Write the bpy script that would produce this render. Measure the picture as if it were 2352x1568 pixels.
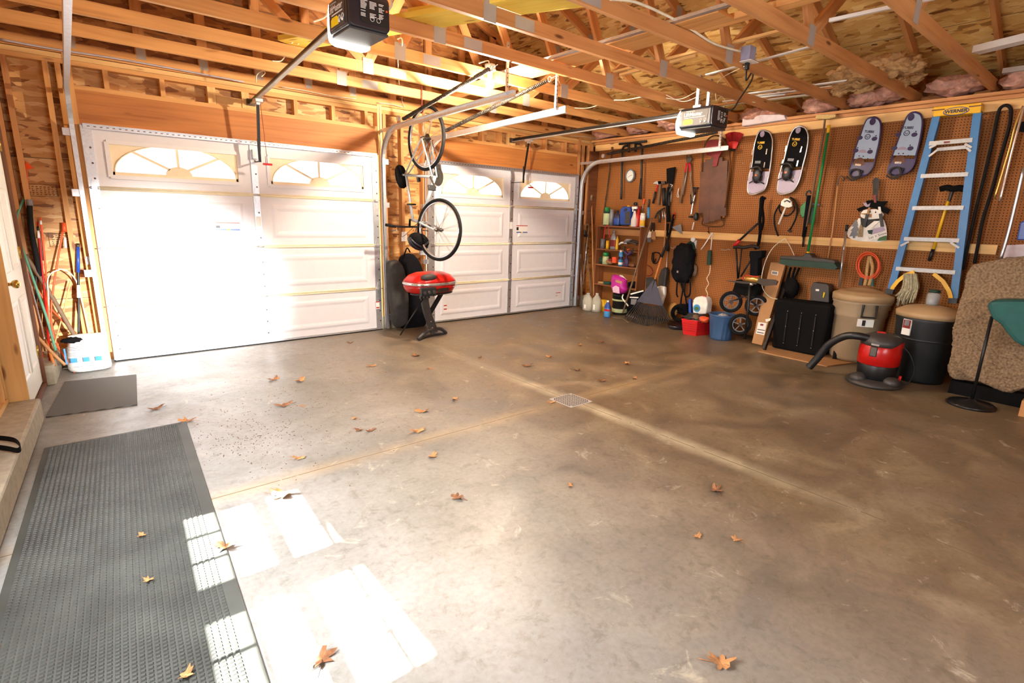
import bpy, bmesh, math, random
from mathutils import Vector, Matrix, noise
random.seed(7)
D = bpy.data; S = bpy.context.scene; C = S.collection
for o in list(D.objects): D.objects.remove(o)
V = Vector; R = math.radians; PI = math.pi

# ------------------------------------------------------------------ camera
CAM = V((-0.1886, -6.1303, 1.4478)); FPX = 1211.02; YAW, PIT, ROL = 0.6953, -0.2313, 0.0285
_f = V((math.sin(YAW)*math.cos(PIT), math.cos(YAW)*math.cos(PIT), math.sin(PIT)))
_r = V((math.cos(YAW), -math.sin(YAW), 0)); _u = _r.cross(_f)
CR = _r*math.cos(ROL) + _u*math.sin(ROL); CU = _u*math.cos(ROL) - _r*math.sin(ROL)
cd = D.cameras.new('camera'); co = D.objects.new('camera', cd); C.objects.link(co)
cd.sensor_width = 36; cd.lens = FPX*36/2352; cd.clip_start = 0.02
m = Matrix((CR, CU, -_f)).transposed().to_4x4(); m.translation = CAM; co.matrix_world = m
S.camera = co

def P(u, v, x=None, y=None, z=None):
    """measured photo position -> point of the room on the plane x, y or z"""
    d = _f + CR*((u-1176)/FPX) + CU*((784-v)/FPX)
    a, val = (0, x) if x is not None else ((1, y) if y is not None else (2, z))
    t = (val-CAM[a])/d[a]
    return CAM + d*t

# ------------------------------------------------------------------ world, sun, lights, exposure
S.view_settings.view_transform = 'Standard'; S.view_settings.look = 'None'
S.view_settings.gamma = 1; S.view_settings.use_curve_mapping = False
S.view_settings.exposure = EXPO = 0.65
w = D.worlds.new('daylight'); S.world = w; w.use_nodes = True
bg = w.node_tree.nodes['Background']; bg.inputs[0].default_value = (0.93, 0.96, 1, 1); bg.inputs[1].default_value = 1.6

def lamp(name, kind, loc, energy, color=(1,1,1), target=None, **k):
    l = D.lights.new(name, kind); l.energy = energy; l.color = color
    for a, b in k.items(): setattr(l, a, b)
    o = D.objects.new(name, l); C.objects.link(o); o.location = loc
    if target is not None: o.rotation_euler = (V(target)-V(loc)).to_track_quat('-Z', 'Y').to_euler()
    return o
# sunlight that falls through the two windows of the left wall
sun = lamp('sun', 'SUN', (-6, -4, 9), 60, (1, .97, .92), angle=R(.6))
sun.rotation_euler = V((.82, 0, -1)).to_track_quat('-Z', 'Y').to_euler()
# daylight of the left wall windows, plus an added unseen window at the rear
lamp('window_light_left_front', 'AREA', (-.62, -3.75, 1.5), 37, (.95, .97, 1), (1.6, -3.4, 0), shape='RECTANGLE', size=.65, size_y=.8, spread=R(140))
lamp('window_light_left_rear', 'AREA', (-.66, -4.6, 1.5), 37, (.95, .97, 1), (1.6, -4.4, 0), shape='RECTANGLE', size=.65, size_y=.8, spread=R(140))
lamp('window_light_rear', 'AREA', (2.2, -7.55, 1.55), 45, (.97, .98, 1), (2.2, 0, 1.2), shape='RECTANGLE', size=2.2, size_y=.95)
# added spot without a known source, brightening the left garage door
lamp('door_glare', 'SPOT', (1.35, -7.6, 1.62), 6000, (1, .99, .97), (.52, 0, .5), spot_size=R(19), spot_blend=1., shadow_soft_size=.06)

# ------------------------------------------------------------------ materials
M = {}
def newmat(name):
    m = D.materials.new(name); m.use_nodes = True; M[name] = m
    nt = m.node_tree; b = nt.nodes['Principled BSDF']
    return m, nt, b
def N(nt, t, **k):
    n = nt.nodes.new(t)
    for a, b in k.items():
        if a.startswith('i_'):
            key = a[2:]; key = int(key) if key.isdigit() else key.replace('_', ' ')
            n.inputs[key].default_value = b
        else: setattr(n, a, b)
    return n
def ramp(nt, stops, interp='LINEAR'):
    n = nt.nodes.new('ShaderNodeValToRGB'); e = n.color_ramp.elements; n.color_ramp.interpolation = interp
    while len(e) > 1: e.remove(e[-1])
    e[0].position = stops[0][0]; e[0].color = (*stops[0][1], 1)
    for p, c in stops[1:]:
        q = e.new(p); q.color = (*c, 1)
    return n
def srgb(r, g, b):
    f = lambda c: ((c/255+.055)/1.055)**2.4 if c/255 > .04045 else c/255/12.92
    return (f(r), f(g), f(b))
def mat(name, rgb, rough=.5, metal=0, var=.12, scale=14, bump=.05, trans=0, coat=0, emit=0, alpha=1):
    m, nt, b = newmat(name); c = srgb(*rgb)
    tc = N(nt, 'ShaderNodeTexCoord'); nz = N(nt, 'ShaderNodeTexNoise', i_Scale=scale, i_Detail=5.0)
    nt.links.new(tc.outputs['Object'], nz.inputs['Vector'])
    lo = tuple(max(0, x*(1-var)) for x in c); hi = tuple(min(1, x*(1+var)) for x in c)
    rp = ramp(nt, [(.3, lo), (.7, hi)]); nt.links.new(nz.outputs['Fac'], rp.inputs[0]); nt.links.new(rp.outputs[0], b.inputs['Base Color'])
    b.inputs['Roughness'].default_value = rough; b.inputs['Metallic'].default_value = metal
    if bump:
        bp = N(nt, 'ShaderNodeBump', i_Strength=bump, i_Distance=.01); nt.links.new(nz.outputs['Fac'], bp.inputs['Height']); nt.links.new(bp.outputs[0], b.inputs['Normal'])
    if trans: b.inputs['Transmission Weight'].default_value = trans; b.inputs['IOR'].default_value = 1.3
    if coat: b.inputs['Coat Weight'].default_value = coat
    if name in ('black_matte', 'cloth_black', 'rubber', 'grey_cover'): b.inputs['Specular IOR Level'].default_value = .15
    if alpha < 1: b.inputs['Alpha'].default_value = alpha
    if emit:
        b.inputs['Emission Color'].default_value = (*c, 1); b.inputs['Emission Strength'].default_value = emit
    return m
def mix(nt, fac, a, b, blend='MIX'):
    n = N(nt, 'ShaderNodeMix', data_type='RGBA', blend_type=blend)
    for sock, val in ((0, fac), (6, a), (7, b)):
        if isinstance(val, (int, float)): n.inputs[sock].default_value = val
        elif isinstance(val, tuple): n.inputs[sock].default_value = (*val, 1)
        else: nt.links.new(val, n.inputs[sock])
    return n.outputs[2]
def math_(nt, op, a, b=0., c=None):
    n = N(nt, 'ShaderNodeMath', operation=op)
    for i, val in enumerate((a, b) if c is None else (a, b, c)):
        if isinstance(val, (int, float)): n.inputs[i].default_value = val
        else: nt.links.new(val, n.inputs[i])
    return n.outputs[0]
def uvmap(nt, rot=0, scale=(1, 1, 1), src='UV'):
    tc = N(nt, 'ShaderNodeTexCoord'); mp = N(nt, 'ShaderNodeMapping')
    mp.inputs['Rotation'].default_value = (0, 0, rot); mp.inputs['Scale'].default_value = scale
    nt.links.new(tc.outputs[src], mp.inputs[0]); return mp.outputs[0]
def lumber(name, c1, c2, knot):
    m, nt, b = newmat(name)
    v = uvmap(nt, 0, (1.2, 28, 1)); nz = N(nt, 'ShaderNodeTexNoise', i_Scale=1.0, i_Detail=6.0, i_Distortion=.6); nt.links.new(v, nz.inputs[0])
    rp = ramp(nt, [(.25, srgb(*c2)), (.5, srgb(*c1)), (.75, tuple(min(1, x*1.12) for x in srgb(*c1)))]); nt.links.new(nz.outputs[0], rp.inputs[0])
    v2 = uvmap(nt, 0, (2.2, 8, 1)); vo = N(nt, 'ShaderNodeTexVoronoi', i_Scale=1.0, i_Randomness=1.0); nt.links.new(v2, vo.inputs[0])
    kr = ramp(nt, [(.0, (1, 1, 1)), (.07, (.8, .8, .8)), (.13, (0, 0, 0))]); nt.links.new(vo.outputs['Distance'], kr.inputs[0])
    big = N(nt, 'ShaderNodeTexNoise', i_Scale=1.3, i_Detail=2.0); nt.links.new(uvmap(nt, 0, (1, 3, 1)), big.inputs[0])
    br = ramp(nt, [(.35, (.8, .76, .72)), (.65, (1, 1, 1))]); nt.links.new(big.outputs[0], br.inputs[0])
    c = mix(nt, 1.0, rp.outputs[0], br.outputs[0], 'MULTIPLY')
    c = mix(nt, kr.outputs[0], c, srgb(*knot)); nt.links.new(c, b.inputs['Base Color'])
    b.inputs['Roughness'].default_value = .62
    bp = N(nt, 'ShaderNodeBump', i_Strength=.15, i_Distance=.004); nt.links.new(nz.outputs[0], bp.inputs['Height']); nt.links.new(bp.outputs[0], b.inputs['Normal'])
    return m
lumber('pine', (230, 172, 104), (208, 145, 78), (112, 60, 30))
lumber('pine_pale', (240, 196, 128), (224, 172, 100), (140, 84, 42))
lumber('pine_yellow', (255, 220, 92), (250, 206, 76), (190, 130, 60))
lumber('pine_orange', (208, 148, 90), (184, 120, 66), (92, 44, 18))
lumber('header_wood', (194, 126, 64), (170, 100, 44), (104, 50, 20))
lumber('brown_wood', (118, 72, 42), (96, 56, 32), (60, 32, 18))
lumber('shelf_wood', (150, 92, 52), (126, 72, 38), (70, 38, 20))
def osb(name, cols, dark=1.0):
    m, nt, b = newmat(name)
    base = None; hsum = None
    for i, (rot, sc, th) in enumerate(((.2, (8, 29, 1), 0), (-.5, (7.5, 25, 1), .5), (.95, (9, 31, 1), .6))):
        v = uvmap(nt, rot, sc)
        wn = N(nt, 'ShaderNodeTexNoise', i_Scale=2.2, i_Detail=4.0); nt.links.new(v, wn.inputs[0])
        vv = N(nt, 'ShaderNodeVectorMath', operation='ADD'); nt.links.new(v, vv.inputs[0]); sc2 = N(nt, 'ShaderNodeVectorMath', operation='SCALE'); sc2.inputs['Scale'].default_value = .28; nt.links.new(wn.outputs['Color'], sc2.inputs[0]); nt.links.new(sc2.outputs[0], vv.inputs[1])
        vo = N(nt, 'ShaderNodeTexVoronoi', i_Scale=1.0, voronoi_dimensions='2D'); nt.links.new(vv.outputs[0], vo.inputs[0])
        rp = ramp(nt, [(0, srgb(*cols[0])), (.2, srgb(*cols[1])), (.4, srgb(*cols[2])), (.7, srgb(*cols[3])), (1, srgb(*cols[4]))])
        sep = N(nt, 'ShaderNodeSeparateColor'); nt.links.new(vo.outputs['Color'], sep.inputs[0]); nt.links.new(sep.outputs[i % 3], rp.inputs[0])
        fine = N(nt, 'ShaderNodeTexNoise', i_Scale=1.0, i_Detail=3.0); nt.links.new(uvmap(nt, rot, (10, 160, 1)), fine.inputs[0])
        fr = ramp(nt, [(.3, (.82, .8, .78)), (.7, (1, 1, 1))]); nt.links.new(fine.outputs[0], fr.inputs[0])
        c = mix(nt, 1.0, rp.outputs[0], fr.outputs[0], 'MULTIPLY')
        if base is None: base = c
        else:
            mk = math_(nt, 'GREATER_THAN', sep.outputs[(i+1) % 3], th)
            base = mix(nt, mk, base, c)
    big = N(nt, 'ShaderNodeTexNoise', i_Scale=1.1, i_Detail=2.0); nt.links.new(uvmap(nt), big.inputs[0])
    br = ramp(nt, [(.35, (.82, .78, .72)), (.65, (1, 1, 1))]); nt.links.new(big.outputs[0], br.inputs[0])
    base = mix(nt, 1.0, base, br.outputs[0], 'MULTIPLY')
    # dark joints between the 1.22 m sheets
    uv = N(nt, 'ShaderNodeSeparateXYZ'); nt.links.new(uvmap(nt), uv.inputs[0])
    ln = math_(nt, 'LESS_THAN', math_(nt, 'ABSOLUTE', math_(nt, 'SUBTRACT', math_(nt, 'FRACT', math_(nt, 'DIVIDE', uv.outputs[1], 1.22)), .5)), .0022)
    base = mix(nt, ln, base, srgb(70, 60, 30))
    nt.links.new(base, b.inputs['Base Color']); b.inputs['Roughness'].default_value = .6
    return m
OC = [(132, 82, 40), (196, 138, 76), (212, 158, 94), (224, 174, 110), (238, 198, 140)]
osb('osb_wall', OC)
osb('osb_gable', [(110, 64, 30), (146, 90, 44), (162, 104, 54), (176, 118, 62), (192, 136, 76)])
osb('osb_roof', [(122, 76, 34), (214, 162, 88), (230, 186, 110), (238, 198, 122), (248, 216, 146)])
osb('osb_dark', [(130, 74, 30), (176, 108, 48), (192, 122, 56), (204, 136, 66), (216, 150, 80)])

def concrete():
    m, nt, b = newmat('concrete_floor')
    tc = N(nt, 'ShaderNodeTexCoord'); sx = N(nt, 'ShaderNodeSeparateXYZ'); nt.links.new(tc.outputs['Object'], sx.inputs[0])
    def nz(sc, det=6., dist=0., rough=.6):
        n = N(nt, 'ShaderNodeTexNoise', i_Scale=sc, i_Detail=det, i_Distortion=dist, i_Roughness=rough); nt.links.new(tc.outputs['Object'], n.inputs[0]); return n.outputs[0]
    n1 = nz(.9, 8., .6); r1 = ramp(nt, [(.32, srgb(116, 114, 108)), (.5, srgb(144, 143, 139)), (.68, srgb(168, 169, 168))]); nt.links.new(n1, r1.inputs[0])
    # browner to the right: mostly warm lighting put into the colour, some real stain
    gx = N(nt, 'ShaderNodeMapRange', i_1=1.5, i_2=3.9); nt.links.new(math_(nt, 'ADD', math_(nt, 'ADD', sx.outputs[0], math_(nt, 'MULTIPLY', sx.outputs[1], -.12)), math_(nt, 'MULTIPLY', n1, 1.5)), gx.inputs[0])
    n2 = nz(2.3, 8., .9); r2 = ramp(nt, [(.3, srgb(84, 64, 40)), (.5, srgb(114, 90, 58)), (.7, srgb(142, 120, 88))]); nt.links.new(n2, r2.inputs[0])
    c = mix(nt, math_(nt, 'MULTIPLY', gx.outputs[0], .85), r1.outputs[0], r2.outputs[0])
    # pale scuffs
    n3 = nz(5.5, 10., 1.2, .72); r3 = ramp(nt, [(.6, (0, 0, 0)), (.7, (.55, .55, .55))]); nt.links.new(n3, r3.inputs[0]); c = mix(nt, r3.outputs[0], c, srgb(205, 192, 168))
    n4 = nz(38, 4.); r4 = ramp(nt, [(.3, (.84, .82, .8)), (.6, (1, 1, 1))]); nt.links.new(n4, r4.inputs[0]); c = mix(nt, 1.0, c, r4.outputs[0], 'MULTIPLY')
    n6 = nz(14, 9., .5, .75); r6 = ramp(nt, [(.36, (.7, .68, .64)), (.48, (1, 1, 1))]); nt.links.new(n6, r6.inputs[0]); c = mix(nt, .8, c, r6.outputs[0], 'MULTIPLY')
    # control joints through the drain, with pale dust swept along them
    n5 = nz(3.5, 6.)
    ymask = N(nt, 'ShaderNodeMapRange', i_1=-5.6, i_2=-4.3); nt.links.new(sx.outputs[1], ymask.inputs[0]); ymask2 = N(nt, 'ShaderNodeMapRange', i_1=-2.2, i_2=-3.3, i_3=.3); nt.links.new(sx.outputs[1], ymask2.inputs[0]); ym = math_(nt, 'MULTIPLY', ymask.outputs[0], ymask2.outputs[0])
    for ax, cc, ext in ((0, 2.83, 1), (1, -3.29, 0)):
        dist = math_(nt, 'ABSOLUTE', math_(nt, 'SUBTRACT', math_(nt, 'ADD', sx.outputs[ax], math_(nt, 'MULTIPLY', math_(nt, 'SUBTRACT', n1, .5), .02)), cc))
        band = N(nt, 'ShaderNodeMapRange', i_1=.11, i_2=.0); nt.links.new(dist, band.inputs[0])
        bm_ = math_(nt, 'MULTIPLY', band.outputs[0], math_(nt, 'MULTIPLY', n5, 1.25)); bm_ = math_(nt, 'MULTIPLY', math_(nt, 'MINIMUM', bm_, .75), math_(nt, 'MULTIPLY', n2, math_(nt, 'MULTIPLY', ym, 1.6) if ext else .9))
        c = mix(nt, bm_, c, srgb(*((214, 200, 168) if ext else (192, 160, 112))))
        line = math_(nt, 'LESS_THAN', dist, .004)
        c = mix(nt, math_(nt, 'MULTIPLY', line, math_(nt, 'GREATER_THAN', n5, .43)), c, srgb(104, 84, 58))
    nt.links.new(c, b.inputs['Base Color'])
    rr = N(nt, 'ShaderNodeMapRange', i_1=.3, i_2=.7, i_3=.32, i_4=.55); nt.links.new(n2, rr.inputs[0]); nt.links.new(rr.outputs[0], b.inputs['Roughness'])
    bp = N(nt, 'ShaderNodeBump', i_Strength=.12, i_Distance=.01); nt.links.new(n3, bp.inputs['Height']); nt.links.new(bp.outputs[0], b.inputs['Normal'])
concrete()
def pegboard():
    m, nt, b = newmat('pegboard')
    uv = N(nt, 'ShaderNodeSeparateXYZ'); nt.links.new(uvmap(nt), uv.inputs[0])
    fx = math_(nt, 'SUBTRACT', math_(nt, 'FRACT', math_(nt, 'DIVIDE', uv.outputs[0], .0254)), .5)
    fy = math_(nt, 'SUBTRACT', math_(nt, 'FRACT', math_(nt, 'DIVIDE', uv.outputs[1], .0254)), .5)
    d = math_(nt, 'SQRT', math_(nt, 'ADD', math_(nt, 'MULTIPLY', fx, fx), math_(nt, 'MULTIPLY', fy, fy)))
    hole = math_(nt, 'LESS_THAN', d, .18)
    nz = N(nt, 'ShaderNodeTexNoise', i_Scale=1.2, i_Detail=4.0); nt.links.new(uvmap(nt), nz.inputs[0])
    rp = ramp(nt, [(.3, srgb(140, 86, 41)), (.7, srgb(164, 105, 56))]); nt.links.new(nz.outputs[0], rp.inputs[0])
    c = mix(nt, hole, rp.outputs[0], srgb(48, 22, 10))
    seam = math_(nt, 'LESS_THAN', math_(nt, 'ABSOLUTE', math_(nt, 'SUBTRACT', math_(nt, 'FRACT', math_(nt, 'DIVIDE', math_(nt, 'ADD', uv.outputs[0], .15), 1.22)), .5)), .0016)
    c = mix(nt, seam, c, srgb(130, 80, 44))
    nt.links.new(c, b.inputs['Base Color']); b.inputs['Roughness'].default_value = .65; b.inputs['Specular IOR Level'].default_value = .2
pegboard()
def metal(name, rgb, rough=.35):
    m, nt, b = newmat(name)
    tc = N(nt, 'ShaderNodeTexCoord'); vo = N(nt, 'ShaderNodeTexVoronoi', i_Scale=60.0); nt.links.new(tc.outputs['Object'], vo.inputs[0])
    c = srgb(*rgb); rp = ramp(nt, [(0, tuple(x*.92 for x in c)), (1, tuple(min(1, x*1.05) for x in c))]); sp = N(nt, 'ShaderNodeSeparateColor'); nt.links.new(vo.outputs['Color'], sp.inputs[0]); nt.links.new(sp.outputs[0], rp.inputs[0])
    nt.links.new(rp.outputs[0], b.inputs['Base Color']); b.inputs['Metallic'].default_value = .85; b.inputs['Roughness'].default_value = rough
metal('galvanised', (214, 216, 220), .38); metal('steel', (190, 190, 192), .28); metal('dark_steel', (92, 84, 76), .42); metal('rusty', (104, 74, 52), .6)
metal('aluminium', (186, 184, 180), .55); metal('chrome', (225, 225, 228), .12); metal('brass', (214, 176, 96), .22)
mat('door_white', (232, 230, 232), .42, var=.015, bump=.02); mat('door_foam', (226, 224, 228), .5, var=.02)
mat('joint_cream', (238, 224, 186), .5, var=.04); mat('insert_cream', (244, 226, 192), .5, var=.05)
mat('side_door_paint', (238, 236, 224), .4, var=.02, bump=.02); mat('concrete_curb', (168, 160, 140), .8, var=.15, scale=22, bump=.3)
mat('opener_black', (30, 32, 42), .35, var=.05, bump=0, coat=.4); mat('opener_under', (62, 60, 60), .5, var=.08)
mat('black_plastic', (24, 24, 26), .42, var=.15); mat('black_matte', (13, 12, 13), .85, var=.2); mat('black_steel', (30, 29, 30), .35, metal=.3)
mat('rubber', (28, 27, 27), .75, var=.2); mat('white_plastic', (232, 230, 224), .4, var=.03); mat('label_white', (236, 234, 228), .6, var=.02)
mat('red', (186, 16, 14), .3, var=.06, bump=.02, coat=.15); mat('red_plastic', (206, 26, 30), .35, var=.06); mat('dark_red', (128, 26, 26), .5)
mat('orange', (232, 88, 40), .45); mat('orange_wood', (206, 126, 60), .45, scale=30); mat('yellow', (244, 190, 30), .4, var=.05); mat('yellow_bright', (250, 216, 20), .5, var=.03)
mat('ladder_blue', (64, 124, 180), .4, var=.05); mat('bucket_blue', (56, 88, 128), .4, var=.06); mat('blue', (34, 74, 160), .35); mat('light_blue', (70, 150, 210), .4)
mat('bike_silver', (190, 198, 204), .3, metal=.3, var=.04); mat('rake_grey', (62, 64, 82), .35); mat('navy', (34, 36, 70), .45); mat('snow_blue', (176, 196, 218), .4, var=.04); mat('purple_dark', (56, 40, 86), .35); mat('lilac', (170, 156, 178), .4, var=.05)
mat('magenta', (190, 40, 150), .35, var=.12); mat('pale_pink', (230, 190, 214), .4); mat('green', (30, 128, 66), .4); mat('dark_green', (20, 58, 44), .6)
mat('leaf_green', (70, 110, 60), .6); mat('pole_green', (90, 150, 122), .5); mat('silver_plastic', (150, 150, 156), .35, metal=.4)
mat('can_tan', (164, 144, 116), .5, var=.05); mat('lid_tan', (178, 148, 108), .55, var=.08, scale=6); mat('can_black', (20, 24, 26), .5, var=.1)
mat('vacuum_grey', (58, 54, 52), .45, var=.1); mat('cardboard', (176, 130, 84), .75, var=.08, scale=8); mat('wood_handle', (196, 142, 92), .5, scale=30); mat('wood_old', (120, 96, 74), .7, scale=30)
mat('sled_wood', (92, 54, 36), .45, var=.35, scale=6); mat('cloth_black', (18, 18, 22), .85, var=.3, scale=30, bump=.4)
mat('grey_cover', (64, 62, 60), .6, var=.2, scale=9, bump=.2); mat('umbrella_green', (28, 88, 84), .7, var=.1, scale=20)
mat('insulation_pink', (206, 156, 136), .95, var=.3, scale=18, bump=.8); mat('foam_white', (226, 214, 220), .8); mat('burlap', (190, 150, 100), .95, var=.2, scale=40, bump=.5)
mat('cable_white', (232, 222, 196), .5); mat('cable_grey', (190, 186, 196), .5, var=.03); mat('mortar', (120, 116, 110), .8)
mat('leaf_tan', (178, 124, 76), .8, var=.35, scale=40); mat('leaf_brown', (128, 84, 52), .85, var=.4, scale=40); mat('debris', (110, 74, 48), .9, var=.4, scale=60)
mat('mop', (176, 168, 138), .9, var=.3, scale=50); mat('rope', (180, 146, 96), .9, var=.2, scale=60); mat('bristle_tan', (196, 168, 110), .9, scale=60)
mat('grey_paint', (120, 120, 124), .5); mat('stamp_ink', (84, 60, 34), .8); mat('fan_blade', (58, 46, 38), .45); mat('gold_disc', (196, 150, 84), .4, var=.2)
mat('outlet_box', (150, 152, 176), .45); mat('plate_metal', (176, 168, 160), .5, metal=.2, var=.05); mat('skin_white', (240, 236, 226), .7); mat('plaid', (150, 130, 96), .8, var=.4, scale=60)
mat('opener_front', (76, 66, 62), .45, var=.05, bump=0); mat('pale_green', (188, 200, 150), .5)
def glass(name, tint, alpha):
    m, nt, b = newmat(name); b.inputs['Base Color'].default_value = (*srgb(*tint), 1); b.inputs['Roughness'].default_value = .12; b.inputs['Alpha'].default_value = alpha
glass('window_glass', (240, 244, 250), .12); glass('jug', (226, 224, 206), .55); glass('jar_glass', (214, 220, 220), .35)
mat('lens', (255, 250, 240), .3, var=0, bump=0, emit=4); mat('bulb_glow', (255, 226, 160), .3, var=0, bump=0, emit=40)
def matmat():
    m, nt, b = newmat('rubber_mat')
    tc = N(nt, 'ShaderNodeTexCoord'); nz = N(nt, 'ShaderNodeTexNoise', i_Scale=4.0, i_Detail=6.0); nt.links.new(tc.outputs['Object'], nz.inputs[0])
    rp = ramp(nt, [(.3, srgb(50, 52, 48)), (.7, srgb(74, 77, 72))]); nt.links.new(nz.outputs[0], rp.inputs[0]); nt.links.new(rp.outputs[0], b.inputs['Base Color']); b.inputs['Roughness'].default_value = .55
    m, nt, b = newmat('ribbed_mat')
    wv = N(nt, 'ShaderNodeTexWave', i_Scale=28.0, i_Distortion=1.0, bands_direction='Y'); tc = N(nt, 'ShaderNodeTexCoord'); nt.links.new(tc.outputs['Object'], wv.inputs[0])
    rp = ramp(nt, [(.2, srgb(62, 60, 56)), (.8, srgb(112, 110, 104))]); nt.links.new(wv.outputs['Fac'], rp.inputs[0]); nt.links.new(rp.outputs[0], b.inputs['Base Color']); b.inputs['Roughness'].default_value = .8
    bp = N(nt, 'ShaderNodeBump', i_Strength=.6, i_Distance=.004); nt.links.new(wv.outputs['Fac'], bp.inputs['Height']); nt.links.new(bp.outputs[0], b.inputs['Normal'])
    m, nt, b = newmat('carpet')
    nz = N(nt, 'ShaderNodeTexNoise', i_Scale=60.0, i_Detail=4.0); tc = N(nt, 'ShaderNodeTexCoord'); nt.links.new(tc.outputs['Object'], nz.inputs[0])
    rp = ramp(nt, [(.3, srgb(100, 78, 56)), (.7, srgb(160, 134, 104))]); nt.links.new(nz.outputs[0], rp.inputs[0]); nt.links.new(rp.outputs[0], b.inputs['Base Color']); b.inputs['Roughness'].default_value = .95
matmat()
# ------------------------------------------------------------------ mesh tools
ORG = {}
class MB:
    def __init__(s): s.v = []; s.f = []; s.uv = []; s.mi = []; s.cur = 0; s.smooth = []
    def add(s, vs, fs, uvs=None, smooth=False):
        n = len(s.v); s.v += [V(p) for p in vs]
        for i, f in enumerate(fs):
            s.f.append([n+k for k in f]); s.uv.append(uvs[i] if uvs else [(0, 0)]*len(f)); s.smooth.append(smooth); s.mi.append(s.cur)
        return s
    def bar(s, a, b, w, h, up=(0, 0, 1)):
        """board from a to b: w across, h along up; uv runs along the grain"""
        a = V(a); b = V(b); d = b-a; L = d.length; d.normalize(); up = V(up); sd = d.cross(up)
        if sd.length < 1e-4: sd = d.cross(V((0, 1, 0)))
        sd.normalize(); up = sd.cross(d).normalized(); ro = random.random()*20; rv = random.random()*9
        c = [(-w/2, -h/2), (w/2, -h/2), (w/2, h/2), (-w/2, h/2)]
        vs = [a+sd*x+up*y for x, y in c]+[b+sd*x+up*y for x, y in c]
        per = [0, w, w+h, 2*w+h, 2*w+2*h]; fs = []; uvs = []
        for i in range(4):
            j = (i+1) % 4; fs.append((i, 4+i, 4+j, j))
            uvs.append([(ro, rv+per[i]), (ro+L, rv+per[i]), (ro+L, rv+per[i+1]), (ro, rv+per[i+1])])
        e = [(ro+p[0], rv+p[1]) for p in c]
        fs += [(0, 1, 2, 3), (7, 6, 5, 4)]; uvs += [e, e[::-1]]
        return s.add(vs, fs, uvs)
    def box(s, lo, hi):
        lo = V(lo); hi = V(hi); d = [abs(hi[i]-lo[i]) for i in range(3)]; k = d.index(max(d)); c = (lo+hi)/2
        a = c.copy(); b = c.copy(); a[k] = min(lo[k], hi[k]); b[k] = max(lo[k], hi[k])
        if k == 0: return s.bar(a, b, d[1], d[2], (0, 0, 1))
        if k == 1: return s.bar(a, b, d[0], d[2], (0, 0, 1))
        return s.bar(a, b, d[0], d[1], (0, 1, 0))
    def prism(s, pts, vec, uvscale=True):
        n = len(pts); pts = [V(p) for p in pts]; vec = V(vec)
        ex = (pts[1]-pts[0]).normalized(); nn = vec.normalized(); ey = nn.cross(ex)
        U = [((p-pts[0]).dot(ex), (p-pts[0]).dot(ey)) for p in pts]
        nrm = V((0, 0, 0))
        for i in range(n): nrm += pts[i].cross(pts[(i+1) % n])
        flip = nrm.dot(vec) > 0
        vs = pts+[p+vec for p in pts]; a = list(range(n)); b = [n+i for i in a]
        fs = [a[::-1] if flip else a, b if flip else b[::-1]]; uvs = [[U[i] for i in fs[0]], [U[i-n] for i in fs[1]]]
        for i in range(n):
            j = (i+1) % n; f = (i, j, n+j, n+i) if flip else (i, n+i, n+j, j); fs.append(f); uvs.append([U[k % n] for k in f])
        return s.add(vs, fs, uvs)
    def tube(s, pts, r, seg=8, closed=False, smooth=True):
        pts = [V(p) for p in pts]; n = len(pts); rs = r if isinstance(r, (list, tuple)) else [r]*n
        vs = []; prev = None
        for i, p in enumerate(pts):
            if closed: t = pts[(i+1) % n]-pts[i-1]
            else: t = pts[min(i+1, n-1)]-pts[max(i-1, 0)]
            if t.length < 1e-7: t = V((0, 0, 1))
            t.normalize()
            if prev is None:
                q = t.orthogonal().normalized()
            else:
                q = prev-t*prev.dot(t)
                q = q.normalized() if q.length > 1e-5 else t.orthogonal().normalized()
            prev = q; w = t.cross(q)
            for k in range(seg):
                a = 2*PI*k/seg; vs.append(p+(q*math.cos(a)+w*math.sin(a))*rs[i])
        fs = []
        for i in range(n if closed else n-1):
            j = (i+1) % n
            for k in range(seg):
                l = (k+1) % seg; fs.append((i*seg+k, i*seg+l, j*seg+l, j*seg+k))
        s.add(vs, fs, None, smooth)
        if not closed:
            b = len(s.v)-len(vs)
            for f in ([b+k for k in range(seg)][::-1], [b+(n-1)*seg+k for k in range(seg)]):
                s.f.append(f); s.uv.append([(0, 0)]*seg); s.smooth.append(False); s.mi.append(s.cur)
        return s
    def lathe(s, prof, c=(0, 0, 0), axis=(0, 0, 1), seg=24, sq=(1, 1), rot=0, smooth=True, ref=None):
        """prof: (radius, height) pairs; sq squashes the ring"""
        c = V(c); ax = V(axis).normalized()
        q = V((1, 0, 0)) if abs(ax.z) > .9 else V((0, 0, 1)).cross(ax).normalized()
        if ref is not None: q = (V(ref)-ax*V(ref).dot(ax)).normalized()
        w = ax.cross(q); q, w = q*math.cos(rot)+w*math.sin(rot), w*math.cos(rot)-q*math.sin(rot)
        vs = []
        for r, h in prof:
            r = max(r, 1e-5)
            for k in range(seg):
                a = 2*PI*k/seg; vs.append(c+ax*h+q*(r*math.cos(a)*sq[0])+w*(r*math.sin(a)*sq[1]))
        fs = [(i*seg+k, i*seg+(k+1) % seg, (i+1)*seg+(k+1) % seg, (i+1)*seg+k) for i in range(len(prof)-1) for k in range(seg)]
        s.add(vs, fs, None, smooth)
        b = len(s.v)-len(vs); n = len(prof)
        for f in ([b+k for k in range(seg)][::-1], [b+(n-1)*seg+k for k in range(seg)]):
            s.f.append(f); s.uv.append([(0, 0)]*seg); s.smooth.append(False); s.mi.append(s.cur)
        return s
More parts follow.
